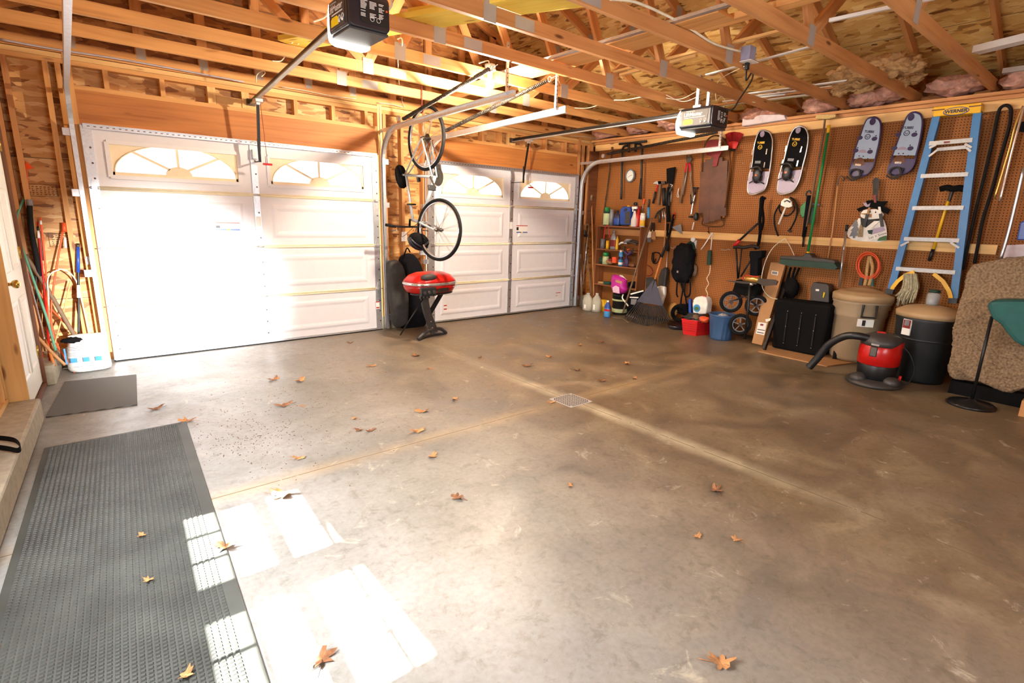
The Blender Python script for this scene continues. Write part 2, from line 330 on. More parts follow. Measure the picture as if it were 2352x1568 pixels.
    def blob(s, c, rad, amp=.15, freq=2., seed=0, sub=3, power=2., rot=None, smooth=True):
        bm = bmesh.new(); bmesh.ops.create_icosphere(bm, subdivisions=sub, radius=1)
        vs = []
        for v in bm.verts:
            p = v.co.normalized()
            if power != 2:
                k = (abs(p.x)**power+abs(p.y)**power+abs(p.z)**power)**(-1/power); q = p*k
            else: q = p
            q = q*(1+amp*noise.fractal(p*freq+V((seed*3.1, seed, 0)), .8, 2., 3))
            q = V((q.x*rad[0], q.y*rad[1], q.z*rad[2]))
            if rot: q.rotate(rot)
            vs.append(V(c)+q)
        fs = [[v.index for v in f.verts] for f in bm.faces]; bm.free()
        return s.add(vs, fs, None, smooth)
    def text(s, body, o, xd, yd, size, t=.0006, bold=0., align='CENTER'):
        cu = D.curves.new('t', 'FONT'); cu.body = body; cu.size = size; cu.align_x = align; cu.align_y = 'CENTER'; cu.offset = bold
        ob = D.objects.new('t', cu); C.objects.link(ob); bpy.context.view_layer.update()
        me = ob.evaluated_get(bpy.context.evaluated_depsgraph_get()).to_mesh()
        xd = V(xd).normalized(); yd = V(yd).normalized(); nn = xd.cross(yd)
        s.add([V(o)+xd*v.co.x+yd*v.co.y+nn*t for v in me.vertices], [list(p.vertices) for p in me.polygons])
        ob.to_mesh_clear(); D.objects.remove(ob); D.curves.remove(cu)
        return s
    def build(s, name, mats, parent=None, bevel=0, sub=0, origin=None):
        me = D.meshes.new(name)
        if parent is not None: org = ORG[parent.name]
        elif origin is not None: org = V(origin)
        else:
            lo = [min(v[i] for v in s.v) for i in range(3)]; hi = [max(v[i] for v in s.v) for i in range(3)]
            org = V(((lo[0]+hi[0])/2, (lo[1]+hi[1])/2, lo[2]))
        me.from_pydata([tuple(v-org) for v in s.v], [], s.f)
        for mm in (mats if isinstance(mats, (list, tuple)) else [mats]): me.materials.append(M[mm] if isinstance(mm, str) else mm)
        ul = me.uv_layers.new(name='UVMap'); i = 0
        flat = [c for f in s.uv for p in f for c in p]; ul.data.foreach_set('uv', flat)
        me.polygons.foreach_set('use_smooth', s.smooth); me.polygons.foreach_set('material_index', s.mi)
        me.update()
        o = D.objects.new(name, me); C.objects.link(o)
        if parent is not None: o.parent = parent; ORG[o.name] = org
        else: o.location = org; ORG[o.name] = org
        if bevel:
            b = o.modifiers.new('bevel', 'BEVEL'); b.width = bevel; b.segments = 2; b.limit_method = 'ANGLE'; b.angle_limit = R(40)
        if sub: b = o.modifiers.new('sub', 'SUBSURF'); b.levels = sub; b.render_levels = sub
        return o
def tag(o, label=None, cat=None, group=None, kind=None):
    if label: o['label'] = label
    if cat: o['category'] = cat
    if group: o['group'] = group
    if kind: o['kind'] = kind
    return o
def thing(name, label, cat, loc, group=None, kind=None):
    o = D.objects.new(name, None); o.empty_display_size = .1; C.objects.link(o); o.location = V(loc); ORG[o.name] = V(loc)
    return tag(o, label, cat, group, kind)
def structure(o, label, cat='structure'): return tag(o, label, cat, None, 'structure')
def bez(pts, n=8):
    """smooth curve through points (Catmull-Rom)"""
    pts = [V(p) for p in pts]; out = []
    for i in range(len(pts)-1):
        p0 = pts[max(i-1, 0)]; p1 = pts[i]; p2 = pts[i+1]; p3 = pts[min(i+2, len(pts)-1)]
        for k in range(n):
            t = k/n; out.append(.5*((2*p1)+(p2-p0)*t+(2*p0-5*p1+4*p2-p3)*t*t+(3*p1-p0-3*p2+p3)*t**3))
    return out+[pts[-1]]
def copy_tree(o, parent=None):
    c = o.copy(); C.objects.link(c); c.parent = parent; ORG[c.name] = ORG[o.name]
    for ch in list(o.children): copy_tree(ch, c)
    return c
def circ(c, r, ax='x', n=24, a0=0, a1=360):
    c = V(c); out = []
    for k in range(n+(0 if a1-a0 >= 360 else 1)):
        a = R(a0+(a1-a0)*k/n)
        out.append(c+(V((0, -math.cos(a), math.sin(a))) if ax == 'x' else V((math.cos(a), 0, math.sin(a))) if ax == 'y' else V((math.cos(a), math.sin(a), 0)))*r)
    return out
# measured photo crops -> photo pixels
def crop(x0, y0, k): return lambda x, y: (x0+x*k, y0+y*k)
c1 = crop(1300, 280, .17007); c2 = crop(1300, 480, .20408); c3 = crop(1600, 260, .21685); c4 = crop(1600, 540, .21680)
c5 = crop(1900, 220, .25508); c6 = crop(1850, 560, .26788); k6 = crop(1470, 380, .25526); k7 = crop(1640, 430, .23599)
k5 = crop(1360, 440, .20408); k4 = crop(1930, 400, .10842); k8 = crop(1880, 640, .17857); g3 = crop(880, 560, .15306)
b6 = crop(850, 230, .36364)
def X(fn, x, pts): return [P(*fn(a, b), x=x) for a, b in pts]
def Y(fn, y, pts): return [P(*fn(a, b), y=y) for a, b in pts]
def sweep(s, pts, prof, side, smooth=False):
    pts = [V(p) for p in pts]; n = len(pts); side = V(side).normalized(); k = len(prof); vs = []
    for i, p in enumerate(pts):
        t = (pts[min(i+1, n-1)]-pts[max(i-1, 0)]).normalized(); nn = t.cross(side).normalized()
        vs += [p+side*a+nn*b for a, b in prof]
    fs = [(i*k+j, i*k+(j+1) % k, (i+1)*k+(j+1) % k, (i+1)*k+j) for i in range(n-1) for j in range(k)]
    fs += [tuple(range(k))[::-1], tuple((n-1)*k+j for j in range(k))]
    return s.add(vs, fs, None, smooth)

# ================================================================== THE ROOM
XR = 6.55                                   # pegboard face
def zr(x): return 2.93+(3.72-abs(x-3.05))*.4167     # underside of the roof deck
def LW(off, y, z): return V((-.385+.061*y+off, y, z))
YB = -7.45                                  # rear wall

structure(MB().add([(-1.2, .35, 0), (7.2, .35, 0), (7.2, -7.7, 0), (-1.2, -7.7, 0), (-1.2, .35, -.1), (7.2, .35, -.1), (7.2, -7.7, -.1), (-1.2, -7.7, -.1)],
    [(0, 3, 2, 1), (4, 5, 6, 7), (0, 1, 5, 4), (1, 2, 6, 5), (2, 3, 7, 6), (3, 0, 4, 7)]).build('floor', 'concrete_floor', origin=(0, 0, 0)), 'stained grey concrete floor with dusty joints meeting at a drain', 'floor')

# door wall: oriented strand board behind the studs
def wall_piece(s, x0, x1, z0, z1, y=.14, t=.03):
    s.prism([(x0, y, z0), (x1, y, z0), (x1, y, z1), (x0, y, z1)], (0, t, 0))
wb = MB(); wall_piece(wb, -.62, .03, 0, 2.12); wall_piece(wb, 2.74, 3.49, 0, 2.12); wall_piece(wb, 6.17, 6.85, 0, 2.12)
wall_piece(wb, -.62, 6.85, 2.12, 2.80)
structure(wb.build('wall_front', 'osb_wall'), 'strand board wall around the two garage doors', 'wall')
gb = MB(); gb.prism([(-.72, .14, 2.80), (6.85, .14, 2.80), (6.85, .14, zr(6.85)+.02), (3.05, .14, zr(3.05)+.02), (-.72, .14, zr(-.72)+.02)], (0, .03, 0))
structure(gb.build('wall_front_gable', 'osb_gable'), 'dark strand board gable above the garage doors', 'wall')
# rear wall, right wall, left wall
rw = MB()
for x0, x1, z0, z1 in ((-1.1, 1.1, 0, 2.9), (3.3, 6.85, 0, 2.9), (1.1, 3.3, 0, 1.05), (1.1, 3.3, 2.05, 2.9)): wall_piece(rw, x0, x1, z0, z1, YB-.03)
rw.prism([(-1.1, YB-.03, 2.9), (6.85, YB-.03, 2.9), (6.85, YB-.03, zr(6.85)), (3.05, YB-.03, zr(3.05)), (-1.1, YB-.03, zr(-1.0)+.1)], (0, .03, 0))
structure(rw.build('wall_rear', 'osb_wall'), 'rear wall behind the camera with a wide window', 'wall')
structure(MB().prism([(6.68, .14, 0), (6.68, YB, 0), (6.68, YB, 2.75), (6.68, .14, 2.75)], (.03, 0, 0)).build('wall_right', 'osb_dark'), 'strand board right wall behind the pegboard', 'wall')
lw = MB(); O2 = -.245
def lwp(y0, y1, z0, z1): lw.prism([LW(O2, y0, z0), LW(O2, y1, z0), LW(O2, y1, z1), LW(O2, y0, z1)], (-.02, 0, 0))
W1 = (-3.42, -4.05); W2 = (-4.22, -4.86)
lwp(.14, W1[0], 0, 2.8); lwp(W1[1], W2[0], .165, 2.8); lwp(W2[1], YB, .165, 2.8)
for a, b in (W1, W2): lwp(a, b, .165, 1.08); lwp(a, b, 1.98, 2.8)
structure(lw.build('wall_left', 'osb_wall'), 'strand board left wall with the side door', 'wall')
# roof deck in two slopes
for nm, xa, xb in (('ceiling_right_slope', 3.05, 7.1), ('ceiling_left_slope', 3.05, -1.25)):
    a, b = V((xa, .17, zr(xa))), V((xb, .17, zr(xb)))
    s = MB(); d = V((0, YB-.3, 0)); pts = [a+V((0, .0, 0)), a+d, b+d, b]
    s.prism(pts, (0, 0, .03))
    structure(s.build(nm, 'osb_roof'), 'sloping strand board roof deck, %s side' % ('right' if xb > 3 else 'left'), 'ceiling')
# windows of the left wall, then the unseen rear one added for its daylight
for i, (a, b) in enumerate((W1, W2)):
    w_ = thing('window_%d' % (i+1), 'white sash window in the left wall, %s' % ('nearer the garage doors' if i == 0 else 'nearer the rear wall'), 'window', LW(O2, (a+b)/2, 1.08), kind='structure')
    fr = MB()
    for z in (1.06, 1.50, 2.0): fr.bar(LW(O2, a, z), LW(O2, b, z), .04, .05)
    for y in (a, b): fr.bar(LW(O2, y, 1.06), LW(O2, y, 2.0), .04, .05, (0, 1, 0))
    for k in (1, 2): fr.bar(LW(O2, a+(b-a)*k/3, 1.06), LW(O2, a+(b-a)*k/3, 2.0), .015, .02, (0, 1, 0))
    for z in (1.28, 1.75): fr.bar(LW(O2, a, z), LW(O2, b, z), .015, .02)
    fr.build('window_frame', 'white_plastic', w_)
w_ = thing('window_3', 'wide white window in the rear wall', 'window', (2.2, YB, 1.05), kind='structure')
fr = MB()
for z in (1.07, 2.03): fr.bar((1.1, YB, z), (3.3, YB, z), .05, .05)
for x in (1.12, 2.2, 3.28): fr.bar((x, YB, 1.05), (x, YB, 2.05), .05, .05, (0, 1, 0))
fr.build('window_frame', 'white_plastic', w_)

# outside: a pale drive in front of the doors
structure(MB().box((-30, .4, -.16), (40, 40, -.06)).build('ground_outside', 'concrete_curb'), 'pale driveway outside the garage doors', 'ground')

TN = [0]
def trim(a, b, w, h, m='pine', up=(0, 0, 1), label='pine framing stud', bev=0):
    TN[0] += 1
    return structure(MB().bar(a, b, w, h, up).build('trim_%d' % TN[0], m, bevel=bev), label, 'framing')
UY = (0, 1, 0)
yw = .095
def stud(x, z0=.09, z1=2.60, w=.038, d=.088, m='pine', label='pine stud of the door wall', dx=0):
    if z1 > 2.65: d += .008
    trim((x+dx, yw, z0), (x, yw, z1), w, d, m, UY, label)
# framing of the door wall
stud(-.50, m='pine_orange', label='pine corner stud beside the side door'); stud(-.42, m='pine_orange', label='second corner stud beside the side door')
stud(-.165, m='pine', dx=-.02, label='bare stud left of the left garage door'); stud(-.085, m='pine', label='second stud left of the left garage door'); stud(-.02, z1=2.69, w=.05, label='tall jamb stud at the left garage door left edge')
stud(2.825, z1=2.69, w=.06, m='pine_pale', label='pale jamb stud right of the left garage door'); stud(2.885, m='pine_orange', label='stud beside the pale jamb stud')
stud(3.12, m='pine_orange', label='stud behind the hanging bicycle'); stud(3.42, m='pine_orange', label='stud left of the right garage door', z1=2.69)
stud(6.25, z1=2.69, w=.06, m='pine_orange', label='jamb stud right of the right garage door'); stud(6.36, m='pine_orange', label='middle stud right of the right garage door'); stud(6.50, m='pine_orange', label='corner stud at the pegboard wall')
for x0, x1, nm in ((.005, 2.79, 'left'), (3.45, 6.21, 'right')):
    hm = 'header_wood'
    TN[0] += 1
    structure(MB().box((x0, .05, 2.125), (x1, .139, 2.41)).build('trim_%d' % TN[0], hm), 'wide knotty header beam over the %s garage door' % nm, 'header beam')
    trim((x0, yw, 2.43), (x1, yw, 2.43), .088, .038, 'pine', label='plate on top of the %s door header' % nm)
trim((-.55, yw, 2.62), (6.62, yw, 2.62), .088, .038, 'pine', label='lower top plate of the door wall')
trim((-.55, yw, 2.66), (6.62, yw, 2.66), .088, .038, 'pine_pale', label='upper top plate of the door wall')
for k, x in enumerate((.235, .655, 1.06, 1.365, 1.86, 2.27, 2.66, 3.9, 4.35, 4.66, 5.1, 5.53, 5.95)):
    wd = .07 if k in (2, 3) else .038
    trim((x, yw, 2.45), (x, yw, 2.60), wd, .088 if wd < .05 else .09, 'pine_pale' if wd > .05 else 'pine', UY, 'short cripple stud over a garage door')
TN[0] += 1; structure(MB().box((1.10, .06, 2.45), (1.46, .10, 2.535)).build('trim_%d' % TN[0], 'pine_pale'), 'pale backing board behind the opener rail end', 'framing')
TN[0] += 1; structure(MB().box((4.78, .045, 2.45), (4.92, .085, 2.60)).build('trim_%d' % TN[0], 'pine_pale'), 'pale block behind the right opener rail end', 'framing')
# foundation curb between and beside the doors
def block(nm, lo, hi, m, label, cat='curb'): return structure(MB().box(lo, hi).build(nm, m, bevel=.008), label, cat)
block('trim_curb_middle', (2.79, .03, 0), (3.44, .17, .16), 'concrete_curb', 'concrete curb between the garage doors')
block('trim_curb_right', (6.2, .03, 0), (6.66, .17, .16), 'concrete_curb', 'concrete curb right of the garage doors')
block('trim_curb_front_left', (-.42, .03, 0), (-.03, .17, .16), 'concrete_curb', 'concrete curb left of the garage doors')
def lblock(nm, y0, y1, o0, o1, z0, z1, m, label, cat='curb', bev=.01):
    s = MB(); s.prism([LW(o0, y0, z0), LW(o0, y1, z0), LW(o0, y1, z1), LW(o0, y0, z1)], (o1-o0, 0, 0)); return structure(s.build(nm, m, bevel=bev), label, cat)
lblock('trim_curb_left_far', .03, -.56, 0, -.26, 0, .165, 'concrete_curb', 'short concrete curb block between side door and garage door')
lblock('trim_curb_left_near', -1.48, YB, 0, -.28, 0, .165, 'concrete_curb', 'long concrete curb along the left wall', bev=.015)
trim(LW(-.20, -1.50, .185), LW(-.20, YB, .185), .088, .038, 'pine_pale', label='sole plate on the left concrete curb')
for y in (-1.52, -1.60, -2.0, -2.4, -2.85, -3.3, -4.12, -4.17, -4.95, -5.4):
    trim(LW(-.20, y, .204), LW(-.20, y, 2.6), .088, .038, 'pine_pale' if y > -1.7 else 'pine', UY, 'pine stud of the left wall')
for y in (-.53, -.30): trim(LW(-.20, y, .165), LW(-.20, y, 2.6), .088, .038, 'pine_orange', UY, 'pine stud between side door and corner')
trim(LW(-.20, .0, 2.64), LW(-.20, YB, 2.64), .088, .076, 'pine', label='top plate of the left wall')
for y in (-.565, -1.475):
    trim(LW(-.11, y, .0), LW(-.11, y, 2.1), .11, .018, 'brown_wood' if y > -1 else 'pine_pale', UY, 'side door jamb')
trim(LW(-.068, -1.470, .0), LW(-.068, -1.470, 2.1), .018, .026, 'brown_wood', UY, 'brown stop strip of the side door')
trim(LW(-.13, -.56, .018), LW(-.13, -1.48, .018), .14, .036, 'brown_wood', label='brown side door sill')
# side door
d3 = thing('door_3', 'white side door with brass knob in the left wall', 'door', LW(-.1, -1.02, .04), kind='structure')
A0, A1 = LW(-.08, -.58, 0), LW(-.085, -1.462, 0); dd = (A1-A0).normalized(); nrm = V((dd.y, -dd.x, 0)); nrm = nrm if nrm.x > 0 else -nrm
def SD(t, z, o=0): return A0+dd*t+V((0, 0, z))+nrm*o
LD = (A1-A0).length
sl = MB(); sl.prism([SD(0, .045), SD(LD, .045), SD(LD, 2.07), SD(0, 2.07)], -nrm*.042)
sl.build('slab', 'side_door_paint', d3, bevel=.003)
def ring(s, c4, w, up, nv):
    """moulded rectangular frame: c4 corners (ccw), w width inward, up height along nv"""
    c = sum(c4, V((0, 0, 0)))/4; L = [V(p) for p in c4]
    def ins(d): return [p+((L[(i+1) % 4]-p).normalized()+(L[i-1]-p).normalized())*d for i, p in enumerate(L)]
    o = L; a = [p+nv*up for p in ins(w*.35)]; b = [p+nv*up for p in ins(w*.6)]; e = [p+nv*up*.15 for p in ins(w)]
    vs = o+a+b+e; fs = []
    for r_ in range(3):
        for i in range(4): j = (i+1) % 4; fs.append((r_*4+i, r_*4+j, (r_+1)*4+j, (r_+1)*4+i))
    fs.append((12, 13, 14, 15)); s.add(vs, fs)
pn = MB()
for t0, t1 in ((.12, .40), (.50, .78)):
    for z0, z1 in ((.22, .78), (.98, 1.55), (1.66, 1.92)): ring(pn, [SD(t0, z0, .001), SD(t1, z0, .001), SD(t1, z1, .001), SD(t0, z1, .001)], .04, .007, nrm)
pn.build('moulded_panel', 'side_door_paint', d3)
kb = MB(); kc = SD(LD-.065, .93, .0)
kb.lathe([(.032, 0), (.032, .006), (.012, .012), (.011, .035), (.022, .042), (.028, .055), (.027, .068), (.015, .078), (.0, .08)], kc, nrm, 20); kb.build('door_knob', 'brass', d3)
for z in (.30, 1.08, 1.86):
    h = MB(); h.prism([SD(-.012, z-.045, .001), SD(.028, z-.045, .001), SD(.028, z+.045, .001), SD(-.012, z+.045, .001)], nrm*.004); h.tube([SD(-.004, z-.047, .006), SD(-.004, z+.047, .006)], .006, 8); h.build('hinge', 'brass', d3)

# pegboard and its boards
pb = MB()
pb.prism([(XR, -.07, .05), (XR, -6.3, .05), (XR, -6.3, 2.56), (XR, -.07, 2.56)], (.006, 0, 0))
pegb = tag(pb.build('pegboard', 'pegboard', origin=(XR, 0, 0)), 'brown pegboard covering the right wall', 'pegboard')
trim((XR-.019, -.05, 2.562), (XR-.019, -7.0, 2.562), .038, .09, 'pine_pale', label='pale board along the top of the pegboard')
trim((XR-.02, -.05, 2.63), (XR-.02, -7.0, 2.63), .088, .044, 'pine_orange', label='orange top plate above the pegboard')
trim((XR-.019, -1.14, 1.276), (XR-.019, -5.155, 1.276), .038, .089, 'pine_pale', label='pale board across the middle of the pegboard')
trim((XR-.16, -.06, 1.36), (XR-.16, -.06, 2.60), .09, .038, 'pine_orange', UY, label='upright board at the left end of the pegboard')
structure(MB().prism([(XR-.2, -.085, 1.38), (XR, -.085, 1.38), (XR, -.085, 2.5), (XR-.2, -.085, 2.5)], (0, -.02, 0)).build('trim_side_panel', 'brown_wood'), 'dark brown side panel beside the hanging chain', 'panel')
trim((XR-.05, -.03, 2.655), (XR-.05, -7.0, 2.655), .14, .03, 'pine_orange', label='thin plate carrying the trusses on the right')

# ------------------------------------------------------------------ roof trusses
def plate(root, c, w, h, side=-1):
    s = MB(); s.box((c[0]-w/2, c[1]-.021, c[2]-h/2), (c[0]+w/2, c[1]-.0195, c[2]+h/2))
    return s.build('connector_plate', 'plate_metal', root)
ordn = ['nearest to', 'second from', 'third from', 'fourth from', 'fifth from', 'sixth from', 'seventh from', 'eighth from', 'ninth from', 'tenth from']
ZC = 2.735
def top_at(x): return zr(x)-.055
for k in range(1, 10):
    y = -.61*k
    t = thing('roof_truss', 'pine roof truss %s the garage door wall' % ordn[k-1], 'roof truss', (3.05, y, 2.69), 'roof trusses')
    mm = 'pine' if k < 4 else 'pine_orange'
    MB().bar((-.72+(-.0), y, ZC), (6.66, y, ZC), .038, .09).build('bottom_chord', mm, t)
    for xa, xb in ((3.05, 7.0), (3.05, -1.1)):
        MB().bar((xa, y, top_at(xa)), (xb, y, top_at(xb)), .036, .09, (0, 0, 1)).build('top_chord', 'pine_orange', t)
    for a, b in (((4.0, y, 2.77), (3.12, y, 4.33)), ((4.03, y, 2.77), (5.02, y, top_at(5.02)-.04)), ((2.1, y, 2.77), (2.98, y, 4.33)), ((2.07, y, 2.77), (1.08, y, top_at(1.08)-.04))):
        MB().bar(a, b, .034, .085, (0, 0, 1)).build('web', 'pine_orange', t)
    for x in (4.0, 2.1): plate(t, (x, y, 2.745), .10, .13)
    plate(t, (2.4, y, 2.735), .17, .075)
    plate(t, (5.02, y, top_at(5.02)-.02), .1, .1)
# gable truss over the door wall, with upright studs
t = thing('gable_truss', 'gable truss with upright studs above the garage doors', 'roof truss', (3.05, yw, 2.69))
MB().bar((-.66, yw, ZC), (6.66, yw, ZC), .038, .09).build('bottom_chord', 'pine', t)
for xa, xb in ((3.05, 6.9), (3.05, -.8)): MB().bar((xa, yw, top_at(xa)), (xb, yw, top_at(xb)), .038, .09).build('top_chord', 'pine_orange', t)
x = .02
while x < 6.5:
    MB().bar((x, yw, 2.78), (x, yw, top_at(x)-.03), .085, .038, UY).build('gable_stud', 'pine_orange', t)
    plate(t, (x, yw, 2.80), .07, .11) if x < 3 else None
    x += .5
# chalk line / green seam of the strand board above the headers is part of the sheet joints
# ================================================================== GARAGE DOORS
WD = 2.766
def garage_door(n, x0, label):
    d = thing('door_%d' % n, label, 'garage door', (x0+WD/2, 0, 0), kind='structure')
    zs = [0.012, .533, 1.067, 1.600, 2.134]; f = .014; xm = x0+WD/2
    nv = V((0, -1, 0))
    for i in range(4):
        z0, z1 = zs[i]+.003, zs[i+1]-.003; s = MB(); s.cur = 0
        fields = ((x0+.17, xm-.14), (xm+.14, x0+WD-.17))
        if i < 3:
            s.box((x0, f, z0), (x0+WD, .044, z1))
            for a, b in fields: ring(s, [V((a, f-.0004, z0+.085)), V((b, f-.0004, z0+.085)), V((b, f-.0004, z1-.085)), V((a, f-.0004, z1-.085))], .075, .009, nv)
            sec = s.build('section_panel', 'door_foam', d)
        else:
            za, zb = z0+.10, z1-.13
            s.box((x0, f, z0), (x0+WD, .044, za)); s.box((x0, f, zb), (x0+WD, .044, z1))
            e = [x0, fields[0][0], fields[0][1], fields[1][0], fields[1][1], x0+WD]
            for j in (0, 2, 4): s.box((e[j], f, za), (e[j+1], .044, zb))
            sec = s.build('section_panel', 'door_foam', d)
            for a, b in fields:
                g = MB(); fr = MB()
                for p, q in (((a, za), (b, za)), ((b, za), (b, zb)), ((b, zb), (a, zb)), ((a, zb), (a, za))):
                    fr.bar((p[0], f-.004, p[1]), (q[0], f-.004, q[1]), .014 if p[1] == q[1] else .012, .034, (0, 0, 1) if p[1] == q[1] else (1, 0, 0))
                fr.build('window_frame', 'door_white', d)
                cx, w2, ht = (a+b)/2, (b-a)/2-.02, zb-za; A_, B_ = w2*.97, ht*.88; base = za+.045
                NN = 32; vs = []; fs = []
                def edge(t):
                    cx_, sz_ = math.cos(t)*A_, math.sin(t)*B_
                    return cx_, sz_
                for k in range(NN+1):
                    t = PI*k/NN; ex, ez = edge(t); zt = zb-.01
                    xr = cx+ex; vs += [(xr, .022, base+ez), (cx+math.copysign(min(abs(ex)*1.02+.004, w2), ex), .022, zt)]
                for k in range(NN): fs.append((2*k, 2*k+1, 2*k+3, 2*k+2))
                g.add(vs, fs); g.box((cx-w2, .018, za), (cx+w2, .026, base)); g.box((cx-w2-.01, .018, za), (cx-A_, .026, zb)); g.box((cx+A_, .018, za), (cx+w2+.01, .026, zb))
                hub = [V((cx+math.cos(PI*k/14)*A_*.22, .016, base+math.sin(PI*k/14)*B_*.30)) for k in range(15)]; g.prism(hub, (0, .01, 0))
                for ang in (45, 90, 135):
                    t = R(ang); g.bar((cx+math.cos(t)*A_*.2, .021, base+math.sin(t)*B_*.25), (cx+math.cos(t)*A_, .021, base+math.sin(t)*B_), .022, .010, (0, 1, 0))
                arc = [V((cx+math.cos(PI*k/NN)*A_, .018, base+math.sin(PI*k/NN)*B_)) for k in range(NN+1)]; g.tube(arc, .007, 5)
                g.build('window_insert', 'insert_cream', d)
                MB().box((a, .034, za), (b, .038, zb)).build('window_pane', 'window_glass', d)
    for j in (1, 2, 3):
        s = MB(); s.tube([(x0+.05, f-.004, zs[j]+.008), (x0+WD-.05, f-.004, zs[j]+.008)], .009, 6); s.tube([(x0+.05, f-.004, zs[j]-.010), (x0+WD-.05, f-.004, zs[j]-.010)], .009, 6)
        s.build('joint_strip', 'joint_cream', d)
    for xx, ww, left in ((x0+.04, .075, 1), (xm, .062, 0), (x0+WD-.04, .075, 0)):
        s = MB(); s.box((xx-ww/2, .003, .03), (xx+ww/2, f, 2.12)); s.build('stile', 'galvanised', d)
        h = MB(); z = .12
        while z < 2.05:
            if min(abs(z-q) for q in zs[1:4]) > .07: h.lathe([(.009, 0), (.009, .002)], (xx+(ww*.18), .002, z), UY, 8)
            z += .13
        h.build('stile_hole', 'dark_steel', d)
    s = MB(); s.box((x0+.02, -.012, 2.096), (x0+WD-.02, .012, 2.134)); s.box((x0+.02, -.03, 2.128), (x0+WD-.02, -.008, 2.134)); s.build('top_strut', 'galvanised', d)
    h = MB(); x = x0+.05
    while x < x0+WD-.05:
        h.box((x, -.0135, 2.112), (x+.018, -.011, 2.118)); x += .045
    h.build('strut_slot', 'rusty', d)
    for j in (1, 2, 3):
        for xx in (x0+.04, xm, x0+WD-.04):
            z = zs[j]; s = MB()
            s.prism([(xx-.026, .003, z+.012), (xx+.026, .003, z+.012), (xx+.009, .003, z+.075), (xx-.009, .003, z+.075)], (0, -.005, 0))
            s.prism([(xx-.026, .003, z-.012), (xx-.009, .003, z-.075), (xx+.009, .003, z-.075), (xx+.026, .003, z-.012)], (0, -.005, 0))
            s.tube([(xx-.032, -.006, z), (xx+.032, -.006, z)], .009, 8)
            if xx != xm:
                e = -1 if xx < xm else 1; s.tube([(xx, -.02, z), (xx+e*.05, -.02, z)], .005, 6); s.box((xx-.02, -.03, z-.012), (xx+.02, .003, z+.012))
            s.build('hinge', 'galvanised', d)
    MB().box((x0, .004, .0), (x0+WD, .05, .014)).build('bottom_seal', 'rubber', d)
    MB().box((x0+.01, -.004, .014), (x0+WD-.01, .016, .034)).build('bottom_retainer', 'galvanised', d)
    return d
G1 = garage_door(1, 0.0, 'left garage door, brightly lit at its lower left')
G2 = garage_door(2, 3.465, 'right garage door behind the bicycle and red grill')
# stickers on the doors
def sticker(parent, x, z, w, h, bands, y=.004, name='sticker', nz='door'):
    s = MB(); s.box((x-w/2, y-.0015, z-h/2), (x+w/2, y, z+h/2)); st = s.build(name, 'label_white', parent)
    for m_, a, b, c, e in bands:
        MB().box((x-w/2+a*w, y-.0028, z-h/2+c*h), (x-w/2+b*w, y-.0016, z-h/2+e*h)).build('printed_band', m_, parent)
q = P(524, 520, y=0); sticker(G1, q.x, q.z, .22, .08, [('orange', 0, 1, .9, 1), ('black_plastic', 0, .16, .3, .6), ('blue', 0, .45, 0, .18), ('yellow_bright', .45, .58, 0, .18), ('blue', .58, 1, 0, .18)], y=.004)
q = P(1199, 526, y=0); sticker(G2, q.x, q.z, .22, .115, [('red', 0, 1, .88, .97), ('black_plastic', .02, .2, .35, .75), ('blue', .02, .45, .03, .15), ('yellow_bright', .45, .58, .03, .15), ('blue', .58, 1, .03, .15)], y=.004)
q = P(1282, 678, y=0); sticker(G2, q.x, q.z, .10, .11, [('red', 0, .4, .85, .95), ('red', .45, 1, .85, .95), ('red', 0, .4, .45, .52)], y=.004)
q = P(1023, 706, y=0); sticker(G2, q.x, q.z, .05, .1, [('red', 0, 1, .7, .85), ('red', 0, 1, .2, .35)], y=.004)
q = P(871, 700, y=0); sticker(G1, q.x-.02, q.z, .05, .10, [('red', 0, 1, .85, .97), ('red', .1, .9, .1, .25)], y=.001)
for dd_, xx in ((G1, WD/2), (G2, 3.465+WD/2)):
    MB().box((xx-.026, -.001, 1.28), (xx+.026, .0025, 1.38)).build('warning_label', 'label_white', dd_)

